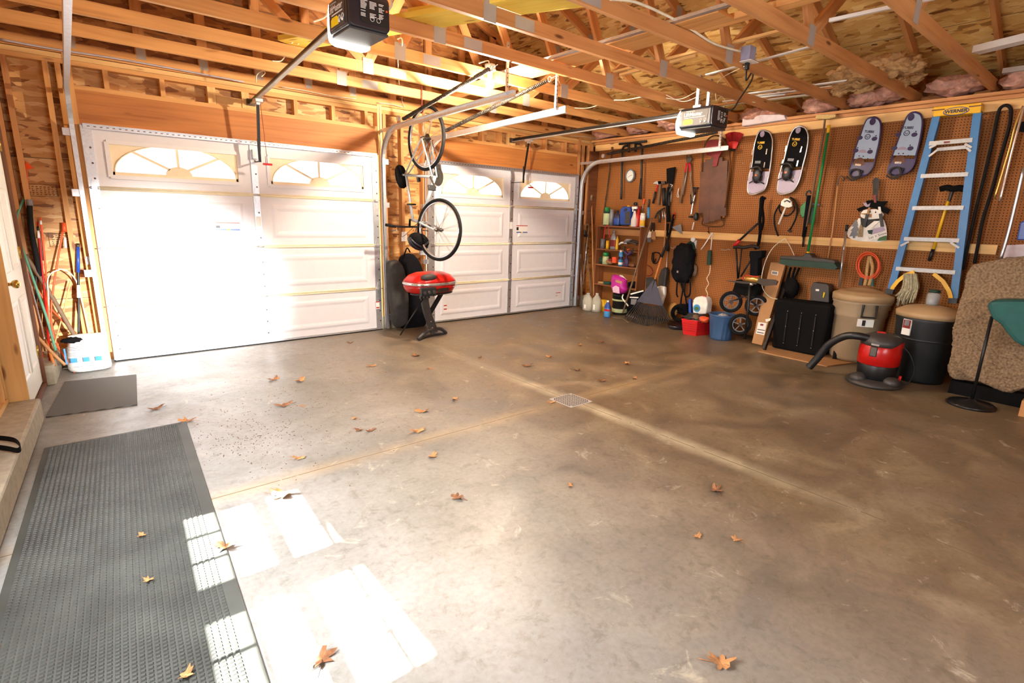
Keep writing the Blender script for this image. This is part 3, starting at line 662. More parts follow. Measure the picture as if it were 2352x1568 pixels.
# ------------------------------------------------------------------ tracks, springs
CP = [(0, -.027), (.034, -.027), (.034, -.022), (.004, -.022), (.004, .022), (.034, .022), (.034, .027), (0, .027)]
def track(x, e, ytop, zend, label, strap=True, z0=.02, yend=-2.47, yv=-.035):
    """x: position of the web, e=+1 opens towards +x; curve radius .38"""
    t = thing('garage_door_track', label, 'door track', (x, yv, z0)); r = .36; zc = zend-.045-r+.0
    pts = [V((x, yv, z0)), V((x, yv, zc))]
    for k in range(1, 13):
        a = R(90*k/12); pts.append(V((x, yv-r+r*math.cos(a), zc+r*math.sin(a))))
    pts.append(V((x, yend, zend)))
    pr = [(a*e, b) for a, b in CP]
    s = MB(); sweep(s, pts, pr, (1, 0, 0)); s.build('rail', 'galvanised', t)
    for z in (.16, .85, 1.55, 2.05):
        b = MB(); b.box((min(x, x-e*.05), yv-.012, z-.03), (max(x, x-e*.05), yv+.03, z+.03)); b.box((x-e*.05-.003, yv-.0, z-.03), (x-e*.05+.003, .045, z+.03)); b.build('track_bracket', 'galvanised', t)
    b = MB(); b.box((x-e*.004-.002, -.5, zc+r-.02), (x-e*.004+.002, .05, zc+r+.02)); b.build('flag_angle', 'galvanised', t)
    pu = MB(); pu.lathe([(.03, -.012), (.03, -.006), (.022, 0), (.03, .006), (.03, .012)], (x+e*.02, -.45, zc+r+.08), (1, 0, 0), 16); pu.build('pulley', 'galvanised', t)
    if strap:
        ys = yend+.12
        b = MB(); b.box((x-.003, ys-.018, zend), (x+.001, ys+.018, 2.86)); b.box((x-.022, ys-.020, zend), (x+.001, ys-.017, 2.86)); b.build('hanger_strap', 'galvanised', t)
        hs = MB(); z = zend+.03
        while z < 2.84: hs.lathe([(.005, 0), (.005, .006)], (x-.005, ys, z), (1, 0, 0), 8); hs.lathe([(.005, 0), (.005, .006)], (x-.012, ys-.022, z), UY, 8); z += .035
        hs.build('strap_hole', 'dark_steel', t)
    return t
track(-.07, 1, .36, 2.43, 'galvanised track along the left edge of the left garage door', yend=-3.6)
track(2.83, -1, .36, 2.45, 'galvanised track along the right edge of the left garage door')
track(3.41, 1, .36, 2.41, 'galvanised track along the left edge of the right garage door, above the bicycle')
track(6.28, -1, .36, 2.36, 'galvanised track along the right edge of the right garage door', strap=True)
def spring(x, a, b, label):
    t = thing('extension_spring', label, 'spring', a); a, b = V((x, *a[1:])), V((x, *b[1:])); d = b-a; L = d.length; dn = d.normalized()
    MB().tube([a, b], .013, 8).build('coil_core', 'dark_steel', t)
    s = MB(); u = V((1, 0, 0)); w = dn.cross(u); n = int(L/.022); pts = [a+d*(i/(n*6))+(u*math.cos(i*PI/3)+w*math.sin(i*PI/3))*.0185 for i in range(n*6+1)]
    s.tube(pts, .0045, 4); s.build('coil', 'dark_steel', t)
    h = MB(); h.tube(circ(b+dn*.03, .022, 'x', 10), .004, 5, True); h.tube([b+dn*.05, b+dn*.12], .004, 5); h.build('hook', 'chrome', t)
spring(2.83, (2.83, -.52, 2.47), (2.83, -2.10, 2.70), 'dark extension spring above the left door right track')
spring(3.41, (3.41, -.48, 2.42), (3.41, -2.22, 2.69), 'dark extension spring above the track over the bicycle')
spring(6.28, (6.28, -.50, 2.42), (6.28, -2.30, 2.56), 'dark extension spring in front of the pegboard')

# ------------------------------------------------------------------ garage door openers
def opener(x, y0, zbot, zt, label, armx, tro_y, handle_z, dx=0, black=True, W_=.29, L_=.36, xe=None):
    t = thing('garage_door_opener', label, 'garage door opener', (x, y0-.2, zbot)); H_ = zt-zbot; xe = x if xe is None else xe
    yb = y0-L_                                     # y0: face towards the doors, yb: rear face
    def rr(x0_, x1_, z0_, z1_, r, n=4):
        out = []
        for cx, cz, a0 in ((x1_-r, z0_+r, -90), (x1_-r, z1_-r, 0), (x0_+r, z1_-r, 90), (x0_+r, z0_+r, 180)):
            for k in range(n+1): a = R(a0+90*k/n); out.append((cx+r*math.cos(a), cz+r*math.sin(a)))
        return out
    x0, x1 = x-W_/2, x+W_/2
    s = MB(); s.prism([(a, y0-.0, z) for a, z in rr(x0, x1, zbot+.012, zt, .03)], (0, -L_+.02, 0)); s.build('motor_housing', 'opener_black', t, bevel=.006)
    s = MB(); s.prism([(a, yb+.022, z) for a, z in rr(x0+.004, x1-.004, zbot+.014, zt-.003, .028)], (0, -.022, 0)); s.build('rear_cover', 'opener_black', t, bevel=.008)
    s = MB(); s.box((x0+.01, yb+.01, zbot), (x1-.01, y0-.01, zbot+.014)); s.build('bottom_tray', 'opener_under', t, bevel=.004)
    # printed black label field on the rear face
    yl = yb-.001
    s = MB(); s.prism([(a, yl, z) for a, z in rr(x-.06, x1-.02, zbot+.045, zt-.03, .02)], (0, -.002, 0)); s.build('label_plate', 'black_plastic', t)
    lb = MB(); yy = yl-.0035
    for cx, w_ in ((x-.035, .045), (x+.02, .045), (x+.072, .035)):
        z = zt-.045
        while z > zbot+.075:
            if random.random() > .2: lb.box((cx-w_/2, yy, z-.0035), (cx-w_/2+w_*random.uniform(.6, 1), yy+.001, z))
            z -= .0068
    for cx in (x+.012, x+.052): lb.tube(circ((cx, yy, zbot+.07), .012, 'y', 16), .0015, 4, True)
    lb.build('printed_text', 'label_white', t)
    MB().lathe([(.006, 0), (.006, .004)], (x+.105, yl-.006, zt-.075), UY, 12).build('learn_button', 'orange', t)
    # left side (towards -x): grey name plate
    s = MB(); s.box((x0-.003, yb+.05, zbot+.035), (x0+.001, y0-.03, zt-.03)); s.build('name_plate', 'opener_front', t)
    s = MB(); s.text('LiftMaster', (x0-.004, (yb+y0)/2+.03, zt-.068), (0, -1, 0), (0, 0, 1), .05, .001, .0012); s.text('PROFESSIONAL', (x0-.004, (yb+y0)/2+.06, zt-.038), (0, -1, 0), (0, 0, 1), .014, .001)
    s.box((x0-.0045, yb+.075, zt-.100), (x0-.003, y0-.055, zt-.094)); s.build('lettering', 'label_white', t)
    s = MB(); c = V((x0-.004, y0-.10, zbot+.068)); s.prism([c+V((0, b, z)) for b, z in ((.055, -.022), (.055, .014), (.035, .026), (-.035, .026), (-.055, .014), (-.055, -.022))][::-1], (-.0015, 0, 0)); s.build('yellow_badge', 'yellow_bright', t)
    s = MB()
    for k in (0, 1):
        c = V((x0-.005, yb+.115-.045*k, zbot+.075)); s.tube(circ(c, .012, 'x', 12), .003, 4, True); s.lathe([(.010, 0), (.008, .008)], c-V((0, 0, .018)), (-1, 0, 0), 12)
    s.build('adjusting_knob', 'black_plastic' if not black else 'label_white', t)
    # white light lens on the front, bulging forwards and below
    ls = MB(); prof = []
    n = 12; vs = []; fs = []
    out = []
    for k in range(n+1):
        a = PI*k/n; out.append((math.sin(a)*.115, math.cos(a)))
    zmid, hh = (zbot+zt)/2-.012, (zt-zbot)/2+.012
    pr2 = [(y0+.001, zmid+hh), (y0+.02, zmid+hh-.01), (y0+.05, zmid+hh*.55), (y0+.07, zmid), (y0+.068, zmid-hh*.5), (y0+.05, zmid-hh-.0), (y0+.02, zmid-hh-.010), (y0-.01, zmid-hh-.010), (y0-.015, zbot-.001), (y0+.001, zbot-.001)]
    xs = [x0+.004, x0+.02, x0+.05, x1-.05, x1-.02, x1-.004]; sc = [.55, .8, 1, 1, .8, .55]
    cy, cz = y0+.0, zmid
    for xx, q in zip(xs, sc): vs += [(xx, cy+(a-cy)*q if a > y0 else a, cz+(b-cz)*(q*.35+.65)) for a, b in pr2]
    m_ = len(pr2)
    for i in range(len(xs)-1):
        for j in range(m_): fs.append((i*m_+j, i*m_+(j+1) % m_, (i+1)*m_+(j+1) % m_, (i+1)*m_+j))
    fs += [tuple(range(m_))[::-1], tuple((len(xs)-1)*m_+j for j in range(m_))]
    ls.add(vs, fs, None, True); ls.build('light_lens', 'lens', t)
    # top straps up to the truss
    for xx in (x0+.05, x1-.05):
        s = MB(); s.box((xx-.018, y0-.17, zt-.01), (xx+.018, y0-.167, 2.84)); s.box((xx-.018, y0-.17, zt-.01), (xx-.015, y0-.14, 2.84))
        s.build('hanger_strap', 'galvanised', t); h = MB(); z = zt+.02
        while z < 2.82: h.lathe([(.005, 0), (.005, .004)], (xx, y0-.173, z), UY, 8); z += .03
        h.build('strap_hole', 'dark_steel', t)
    s = MB(); s.box((x0+.03, y0-.2, zt-.002), (x1-.03, y0-.12, zt+.02)); s.build('top_bracket', 'galvanised', t)
    # rail to the wall
    a = V((x, y0-.02, zt-.025)); b = V((xe, .04, 2.51)); s = MB(); s.bar(a, b, .03, .028); s.build('rail', 'black_steel' if black else 'white_plastic', t)
    s = MB(); s.bar(a-V((0, 0, .018)), b-V((0, 0, .018)), .036, .010); s.build('rail_flange', 'aluminium', t)
    ch = MB(); ch.tube([a+V((0, 0, .022)), b+V((0, 0, .022))], .005, 6); ch.build('drive_chain', 'dark_steel', t)
    s = MB(); s.lathe([(.028, -.015), (.028, .015)], b+V((0, -.02, .0)), (0, 0, 1), 14); s.box((xe-.04, .02, 2.48), (xe+.04, .058, 2.54)); s.build('header_bracket', 'dark_steel', t)
    x = xe; ty = tro_y; f = (a.y-ty)/(a.y-b.y); tz = a.z+(b.z-a.z)*f-.035
    s = MB(); s.box((x-.035, ty-.06, tz-.012), (x+.035, ty+.05, tz+.02)); s.box((x-.02, ty-.02, tz-.035), (x+.02, ty+.02, tz-.01)); s.build('trolley', 'galvanised', t, bevel=.004)
    e = V((armx, -.03, 1.98)); mid = V((x, ty, tz-.02))
    kn = V((armx, min(ty*.8, -.06), 2.0+.02)); s = MB(); s.bar(mid, kn, .008, .028, (1, 0, 0)); s.bar(kn+V((0, 0, .12)), kn-V((0, 0, .10)), .008, .026, (1, 0, 0)); s.bar(kn-V((0, 0, .09)), V((armx, -.005, 1.93)), .008, .026, (1, 0, 0)); s.build('door_arm', 'black_steel', t)
    s = MB(); s.box((armx-.03, -.03, 1.96), (armx+.03, .0, 2.05)); s.build('arm_bracket', 'galvanised', t)
    hp = V((x+.045, ty-.02, handle_z)); s = MB(); s.tube([(x+.02, ty-.02, tz-.02), hp], .0025, 5); s.build('pull_cord', 'dark_red', t)
    s = MB(); s.bar(hp-V((.045, 0, 0)), hp+V((.045, 0, 0)), .02, .02); s.build('pull_handle', 'red_plastic', t, bevel=.005)
    return t
opener(1.325, -2.65, 2.48, 2.685, 'black garage door opener over the left door, its label plate facing the camera', 1.40, -.20, 1.90, W_=.262, L_=.29, xe=1.41)
opener(4.85, -2.80, 2.345, 2.55, 'black garage door opener with glowing white lens over the right door', 4.83, -.33, 1.86)
# ================================================================== UP IN THE ROOF
# boards added between plates and roof deck to block light leaking in at the eaves
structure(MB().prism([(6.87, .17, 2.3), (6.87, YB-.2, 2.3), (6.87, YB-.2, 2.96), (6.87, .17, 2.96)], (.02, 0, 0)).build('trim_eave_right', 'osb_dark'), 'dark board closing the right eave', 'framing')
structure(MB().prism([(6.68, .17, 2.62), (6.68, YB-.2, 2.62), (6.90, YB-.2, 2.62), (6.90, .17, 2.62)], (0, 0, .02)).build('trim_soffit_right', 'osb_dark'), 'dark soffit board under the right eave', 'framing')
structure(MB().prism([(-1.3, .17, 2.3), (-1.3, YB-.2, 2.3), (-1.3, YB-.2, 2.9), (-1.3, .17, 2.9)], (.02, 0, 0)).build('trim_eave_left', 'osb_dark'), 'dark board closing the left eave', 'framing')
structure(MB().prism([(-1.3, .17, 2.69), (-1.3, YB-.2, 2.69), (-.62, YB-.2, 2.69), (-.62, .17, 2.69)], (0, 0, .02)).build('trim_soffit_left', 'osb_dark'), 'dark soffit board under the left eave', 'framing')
structure(MB().prism([(LW(-.25, 0, 0).x, .17, 2.66), (-.66, .17, 2.66), (-1.2, YB, 2.66), (LW(-.25, YB, 0).x, YB, 2.66)], (0, 0, .025)).build('trim_left_cap', 'pine'), 'cap board on the left wall', 'framing')

# light bulb
bp = P(1125, 193, y=-1.86)
t = thing('light_bulb', 'bare glowing light bulb on the underside of a roof truss', 'lamp', bp)
MB().lathe([(.012, .055), (.016, .045), (.028, .03), (.038, .01), (.04, -.01), (.034, -.03), (.02, -.044), (.0, -.05)], bp, (0, 0, 1), 20).build('glass_bulb', 'bulb_glow', t)
MB().lathe([(.055, .125), (.055, .115), (.03, .10), (.024, .05), (.018, .05)], bp, (0, 0, 1), 20).build('lamp_socket', 'white_plastic', t)
MB().lathe([(.05, .126), (.05, .165)], bp, (0, 0, 1), 16).build('junction_box', 'white_plastic', t)
bl = lamp('bulb_light', 'POINT', bp-V((0, 0, .09)), 200, (1, .85, .66), shadow_soft_size=.04)

# boards laid over the bottom chords
ZT = 2.785
def laid(name, a, b, w, h, m, label, cat='board', up=(0, 0, 1)): return tag(MB().bar(a, b, w, h, up).build(name, m), label, cat)
laid('yellow_plank', P(668, 98, z=ZT+.02), P(1375, -22, z=ZT+.02), .26, .038, 'pine_yellow', 'bright yellow plank lying on the chords behind the left opener')
laid('yellow_plank', P(960, 40, z=ZT+.06), P(1420, -20, z=ZT+.06), .26, .038, 'pine_yellow', 'second yellow plank crossing above the left opener, at the top edge')
ax_ = 3.35
laid('lumber_board', (3.50, -.3, ZT+.025), (3.50, -4.8, ZT+.025), .09, .04, 'pine', 'long pine board lying on edge along the trusses in mid roof')
laid('lumber_board', (3.36, -1.0, ZT+.012), (3.36, -4.0, ZT+.012), .20, .02, 'pine', 'wide flat board resting beside the long board over the chords')
laid('metal_strip', (3.22, -1.6, ZT+.012), (3.22, -4.6, ZT+.012), .04, .02, 'galvanised', 'grey metal strip lying on the chords in mid roof', 'metal strip')
laid('plastic_strip', P(1622, 172, z=ZT+.03), P(1870, 105, z=ZT+.03), .03, .012, 'white_plastic', 'cream strip across the chords beside the outlet box', 'strip')
laid('wood_lath', P(1400, 168, z=ZT+.05), P(1830, 62, z=ZT+.05), .035, .02, 'pine_pale', 'thin pale lath across the chords above the outlet box', 'lath')
laid('wood_lath', P(1425, 172, z=ZT+.03), P(1600, 128, z=ZT+.03), .035, .02, 'pine_pale', 'short thin lath left of the outlet box', 'lath')
laid('plastic_pipe', P(1905, 47, z=ZT+.04), P(2150, -6, z=ZT+.04), .022, .022, 'white_plastic', 'thin white pipe lying on the chords at the top right', 'pipe')
laid('fluorescent_fixture', P(2243, 115, z=ZT+.04), P(2420, 72, z=ZT+.04), .10, .05, 'white_plastic', 'white lamp fixture on the chords at the upper right edge', 'fixture')
for i, (u0, v0, u1, v1, w_) in enumerate(((1715, 216, 1956, 184, .05), (1725, 222, 1958, 193, .05), (1700, 228, 1935, 199, .03), (1660, 233, 1900, 207, .03), (1560, 252, 1870, 216, .03), (1640, 245, 1980, 205, .02))):
    s = laid('trim_strip', P(u0, v0, z=2.80+.015*(i % 3)), P(u1, v1, z=2.80+.015*(i % 3)), w_, .012, 'white_plastic' if i != 5 else 'pale_green', ['topmost white trim strip of the bundle over the chords', 'white printed trim strip just under the topmost one', 'narrow white strip in the middle of the bundle', 'narrow white strip low in the bundle', 'lowest and longest white strip of the bundle', 'pale green strip behind the bundle of trim strips'][i], 'strip')
    if i < 2:
        a = P(u0, v0, z=2.80+.015*i); b = P(u1, v1, z=2.80+.015*i); d_ = (b-a).normalized()
        tx = MB(); tx.text('TIMON', a+(b-a)*.38+V((0, 0, -.0065)), -d_, V((0, 0, -1)).cross(-d_), .04, .0008); tx.build('printed_word', 'black_plastic', s)
laid('wood_lath', (5.9, -2.0, 2.80), (5.9, -3.9, 2.80), .03, .02, 'pine_orange', 'orange lath lying on the chords near the right eave', 'lath')
s = MB(); s.box((6.28, -4.95, 2.79), (6.36, -6.4, 2.83)); tag(s.build('gutter_piece', 'plate_metal'), 'pale metal channel lying on the chords at the far right', 'metal channel')

# insulation between the truss ends
for k in range(0, 9):
    y = -.61*k-.30; s = MB()
    for j in range(4): s.blob((6.50+random.uniform(-.10, .12), y+random.uniform(-.17, .17), 2.745+random.uniform(0, .05)), (.17, .15, .07), .45, 2.2, k*7+j, 3)
    if k in (0, ): s.blob((6.45, y, 2.76), (.2, .24, .08), .45, 2.2, 99, 3)
    tag(s.build('insulation_batt', 'insulation_pink'), ['fluffy pink insulation in the corner bay at the garage door wall', 'pink insulation in the second eave bay from the garage doors', 'pink insulation in the third eave bay, behind the pole rake', 'pink insulation in the eave bay behind the right opener', 'pink insulation beside the white foam block', 'pink insulation above the push broom handle', 'pink insulation above the snowshoes on the right', 'pink insulation above the stepladder', 'pink insulation in the last eave bay to the right'][k], 'insulation')
s = MB(); a, b, c_, d_ = P(1703, 290, x=6.40), P(1805, 274, x=6.40), P(1800, 262, x=6.40), P(1706, 264, x=6.40)
s.prism([a, b, c_, d_], (.12, 0, 0)); tag(s.build('foam_block', 'foam_white', bevel=.01), 'pale white foam block in the eave between two trusses', 'foam block')
# burlap heap hanging over a chord
t = MB()
for i, (u, v, r, sx) in enumerate(((1955, 178, .16, 1.2), (2000, 160, .16, 1.2), (2045, 150, .15, 1), (2085, 150, .13, 1), (2095, 178, .09, 1), (2070, 192, .09, .7), (1930, 205, .10, .8), (1922, 225, .08, .5), (1985, 200, .10, .9))):
    p = P(u, v, z=2.86-(.0 if v < 190 else .07)); t.blob(p, (r*.9*sx, r*sx, r*.55), .5, 2.6, i+40, 4)
tag(t.build('burlap_cloth', 'burlap'), 'crumpled tan cloth heap hanging over the chords on the right', 'cloth')

# outlet box with plug and cord
q = P(1714, 130, y=-3.70); t = thing('ceiling_outlet', 'grey outlet box with white cover plate under a truss, black plug in it', 'outlet', q)
s = MB(); s.box((q.x-.045, q.y-.05, q.z-.04), (q.x+.055, q.y+.03, q.z+.07)); s.build('outlet_box', 'outlet_box', t, bevel=.004)
s = MB(); s.box((q.x-.06, q.y-.075, q.z-.047), (q.x+.07, q.y+.05, q.z-.041)); s.build('cover_plate', 'white_plastic', t, bevel=.002)
s = MB(); s.box((q.x-.015, q.y-.03, q.z-.10), (q.x+.02, q.y+.0, q.z-.047)); s.build('plug', 'black_plastic', t, bevel=.006)
def cable(pts, r, m, label, cat='cable', n=6): return tag(MB().tube(bez(pts, n), r, 6).build('power_cord' if m == 'black_plastic' else 'cable', m), label, cat)
cable([q+V((0, -.015, -.10)), q+V((.0, -.02, -.17)), q+V((.06, .0, -.16)), P(1728, 165, y=-3.6), P(1726, 185, y=-3.5), P(1698, 228, y=-3.3), P(1680, 252, y=-3.2), V((4.9, -3.10, 2.56))], .0075, 'black_plastic', 'black power cord running from outlet box down to the right opener', 'cord')
cable([P(1400, -2, y=-3.68), P(1460, 5, y=-3.69), P(1530, 35, y=-3.69), P(1580, 62, y=-3.69), P(1640, 100, y=-3.69), P(1700, 118, y=-3.70)], .009, 'cable_white', 'white cable stapled along the truss up to the outlet box')
cable([P(1710, 152, y=-3.7), P(1650, 186, y=-3.1), P(1645, 230, y=-3.05), P(1658, 222, y=-3.0), P(1672, 240, y=-2.95)], .0035, 'cable_white', 'thin cream wire from outlet box to the right opener strap')
cable([P(1530, 225, y=-2.5), P(1565, 227, y=-2.6), P(1610, 204, y=-2.8)], .004, 'cable_white', 'thin cream wire sagging left of the right opener, upper one')
cable([P(1530, 218, y=-2.5), P(1570, 233, y=-2.6), P(1610, 218, y=-2.8)], .004, 'cable_white', 'thin cream wire sagging left of the right opener, lower one')
cable([P(1665, 220, y=-2.9), P(1690, 230, y=-2.9), P(1735, 235, y=-3.1)], .004, 'cable_white', 'cream wire crossing right of the right opener strap')
cable([P(1410, 230, y=-2.0), P(1440, 229, y=-2.2), P(1475, 222, y=-2.4)], .005, 'cable_white', 'short cream wire between two chords left of the right opener')
cable([P(1320, 248, y=-1.3), P(1350, 248, y=-1.5), P(1378, 240, y=-1.7)], .005, 'cable_white', 'short cream wire between chords right of the bulb')
for i, pts in enumerate(([(668, 100), (680, 92), (695, 80)], [(682, 102), (697, 92), (704, 80)], [(625, 140), (645, 140), (655, 128)], [(588, 190), (590, 172), (603, 163), (609, 168), (600, 176)])):
    cable([P(a, b, y=(-1.3, -1.3, -.9, -.3)[i]) for a, b in pts], .005, 'cable_white', ['cream wire end looping over a chord left of the left opener', 'second cream wire end beside it left of the left opener', 'cream wire loop below a chord above the opener rail', 'white wire loop hanging above the left door header'][i])
cable([P(720, 50, y=-2.3), P(745, 40, y=-2.3), P(760, 22, y=-2.3)], .006, 'cable_white', 'cream cable passing behind the left opener')
cable([P(912, 90, y=-1.9), P(922, 88, y=-1.9), P(923, 105, y=-1.85), P(914, 130, y=-1.3), P(917, 195, y=-.6)], .005, 'cable_white', 'cream wire hanging down right of the left opener')
cable([P(886, 30, y=-2.60), P(900, 10, y=-2.6), P(892, -5, y=-2.6), P(880, 12, y=-2.6), P(890, 32, y=-2.6)], .007, 'white_plastic', 'white wire bundle on the rear of the left opener')
cable([P(924, 222, y=.03), P(924, 232, y=.03), P(930, 246, y=.03)], .004, 'cable_white', 'white wire tail above the pale jamb stud')
cable([P(1100, 145, y=-1.86), P(1122, 140, y=-1.86), P(1118, 160, y=-1.86), P(1098, 158, y=-1.86), P(1125, 168, y=-1.86)], .006, 'cable_white', 'white wire loop at the light bulb socket')
cable([P(0, 90, y=.03), P(120, 112, y=.03), P(300, 140, y=.03), P(560, 188, y=.03)], .008, 'cable_grey', 'grey cable along the top plate above the left garage door')
cable([P(648, 200, y=.03), P(700, 208, y=.03), P(760, 220, y=.03), P(818, 227, y=.03)], .005, 'cable_white', 'white cable along the top plate left of the pale jamb stud')
cable([P(868, 236, y=.03), P(900, 240, y=.03), P(925, 246, y=.03)], .005, 'cable_white', 'short white cable right of the pale jamb stud')
cable([P(872, 242, y=.04), P(874, 300, y=.03), P(876, 345, y=.03)], .004, 'cable_white', 'white cable running down the pale jamb stud')
cable([P(1310, 312, y=.02), P(1350, 315, y=.02), P(1400, 326, y=.0)], .005, 'cable_white', 'white cable at the top plate in the far corner')
# flag on the wall
s = MB(); a, b, c_ = P(60, 370, y=.12), P(54, 392, y=.11), P(78, 386, y=.09); s.prism([a, b, c_], (0, .003, 0)); s.tube([a+V((0, 0, .005)), b-V((.0, 0, .3))], .003, 5); tag(s.build('marker_flag', 'orange'), 'small orange marker flag on the strand board by the side door', 'flag')
# printed grade stamps on the strand board
for (u0, v0, u1, v1, nm) in ((45, 421, 134, 452, 'upper'), (110, 536, 165, 566, 'lower')):
    s = MB(); a = P(u0, v0, y=.138); b = P(u1, v1, y=.138)
    for xx in (a.x, b.x): s.box((xx-.002, .1385, b.z), (xx+.002, .1395, a.z))
    for zz in (a.z, b.z): s.box((a.x, .1385, zz-.002), (b.x, .1395, zz+.002))
    xx = a.x+.02
    while xx < b.x-.01:
        z = b.z+.012
        while z < a.z-.01: s.box((xx, .1385, z), (xx+random.uniform(.008, .02), .1395, z+.006)); z += .016
        xx += .026
    TN[0] += 1; structure(s.build('trim_%d' % TN[0], 'stamp_ink'), 'printed grade stamp on the strand board, %s one' % nm, 'stamp')

# ================================================================== FLOOR THINGS
# drain
t = thing('floor_drain', 'square perforated metal floor drain in the middle of the floor', 'drain', (2.82, -3.30, 0))
MB().box((2.82-.125, -3.30-.125, .0005), (2.82+.125, -3.30+.125, .003)).build('grate', 'plate_metal', t)
s = MB()
for i in range(11):
    for j in range(11):
        if i in (0, 10) and j in (0, 10): continue
        s.lathe([(.0075, 0), (.0075, .0006)], (2.82-.105+.021*i, -3.30-.105+.021*j, .003), seg=8)
s.build('drain_hole', 'black_matte', t)
# rubber mats
def LP(o, y, z): return LW(o, y, z)
t = thing('rubber_floor_mat', 'large grey studded rubber mat along the left curb', 'floor mat', LP(.4, -3.6, 0))
o0, o1, y0, y1 = .045, .79, -2.06, -5.6
s = MB(); s.prism([LP(o0, y1, 0), LP(o1, y1, 0), LP(o1, y0, 0), LP(o0, y0, 0)], (0, 0, .008)); s.build('base', 'rubber_mat', t, bevel=.003)
s = MB(); y = y0-.03; row = 0
while y > y1+.03:
    o = o0+.03
    while o < o1-.05:
        a = [LP(o, y, .008), LP(o+.016, y, .008), LP(o+.016, y-.0125, .008), LP(o, y-.0125, .008)]
        b = [LP(o+.003, y-.002, .0125), LP(o+.013, y-.002, .0125), LP(o+.013, y-.0095, .0125), LP(o+.003, y-.0095, .0125)]
        n_ = len(s.v); s.v += a+b
        for f in ((7, 6, 5, 4), (0, 1, 5, 4), (1, 2, 6, 5), (2, 3, 7, 6), (3, 0, 4, 7)): s.f.append([n_+k for k in f]); s.uv.append([(0, 0)]*4); s.smooth.append(False); s.mi.append(0)
        o += .0215
    y -= .0185; row += 1
tag(s.build('stud_pattern', 'rubber_mat', t), kind='stuff')
s = MB(); s.prism([LP(.0, -1.43, 0), LP(.525, -1.49, 0), LP(.54, -.60, 0), LP(.05, -.52, 0)], (0, 0, .008)); tag(s.build('door_mat', 'ribbed_mat', bevel=.003), 'small grey ribbed door mat before the side door', 'floor mat')
# strap on the curb
pts = [P(-20, 1010, z=.172), P(10, 1012, z=.18), P(35, 1017, z=.19), P(47, 1030, z=.20), P(42, 1040, z=.19), P(20, 1036, z=.178), P(-20, 1030, z=.172)]
s = MB(); pp = bez(pts, 5); vs = []
for p in pp: vs += [p+V((0, 0, .0)), p+V((0, .0, .028)), p+V((.003, 0, .028)), p+V((.003, 0, 0))]
fs = [(4*i+k, 4*i+(k+1) % 4, 4*i+4+(k+1) % 4, 4*i+4+k) for i in range(len(pp)-1) for k in range(4)]
s.add(vs, fs); tag(s.build('webbing_strap', 'black_matte'), 'black webbing strap looped on the left concrete curb', 'strap')
# dried leaves
LV = [(630, 872, .10, 0), (690, 875, .10, 1), (650, 932, .12, 0), (697, 933, .04, 1), (357, 940, .09, 0), (430, 968, .10, 1), (855, 841, .08, 1), (805, 788, .06, 0), (955, 818, .09, 0), (988, 847, .05, 1), (1044, 918, .07, 1), (970, 946, .09, 1), (960, 991, .10, 1), (815, 962, .05, 1), (825, 989, .06, 0), (850, 990, .06, 0), (994, 1049, .07, 1), (689, 1053, .07, 1), (1332, 794, .07, 1), (1382, 787, .08, 0), (1262, 820, .07, 1), (1210, 841, .09, 0), (1440, 836, .09, 1), (1458, 870, .07, 1), (1383, 875, .08, 0), (1265, 925, .06, 1), (1310, 1117, .04, 1), (1645, 1127, .09, 0), (1690, 1240, .05, 1), (1602, 1234, .05, 1), (652, 1138, .13, 1), (1050, 1143, .08, 0), (740, 1515, .09, 0), (1657, 1525, .09, 1), (520, 1262, .09, 0), (327, 1237, .04, 1), (342, 1340, .04, 1), (428, 1560, .05, 1), (1103, 822, .05, 0), (1325, 851, .06, 0)]
near = ['two crossing', 'beside the pale joint', 'near the mat corner']
def leaf_label(u, v, m):
    fx = 'left' if u < 800 else 'middle' if u < 1250 else 'right'; fy = 'back' if v < 900 else 'centre' if v < 1120 else 'front'
    return fx, fy
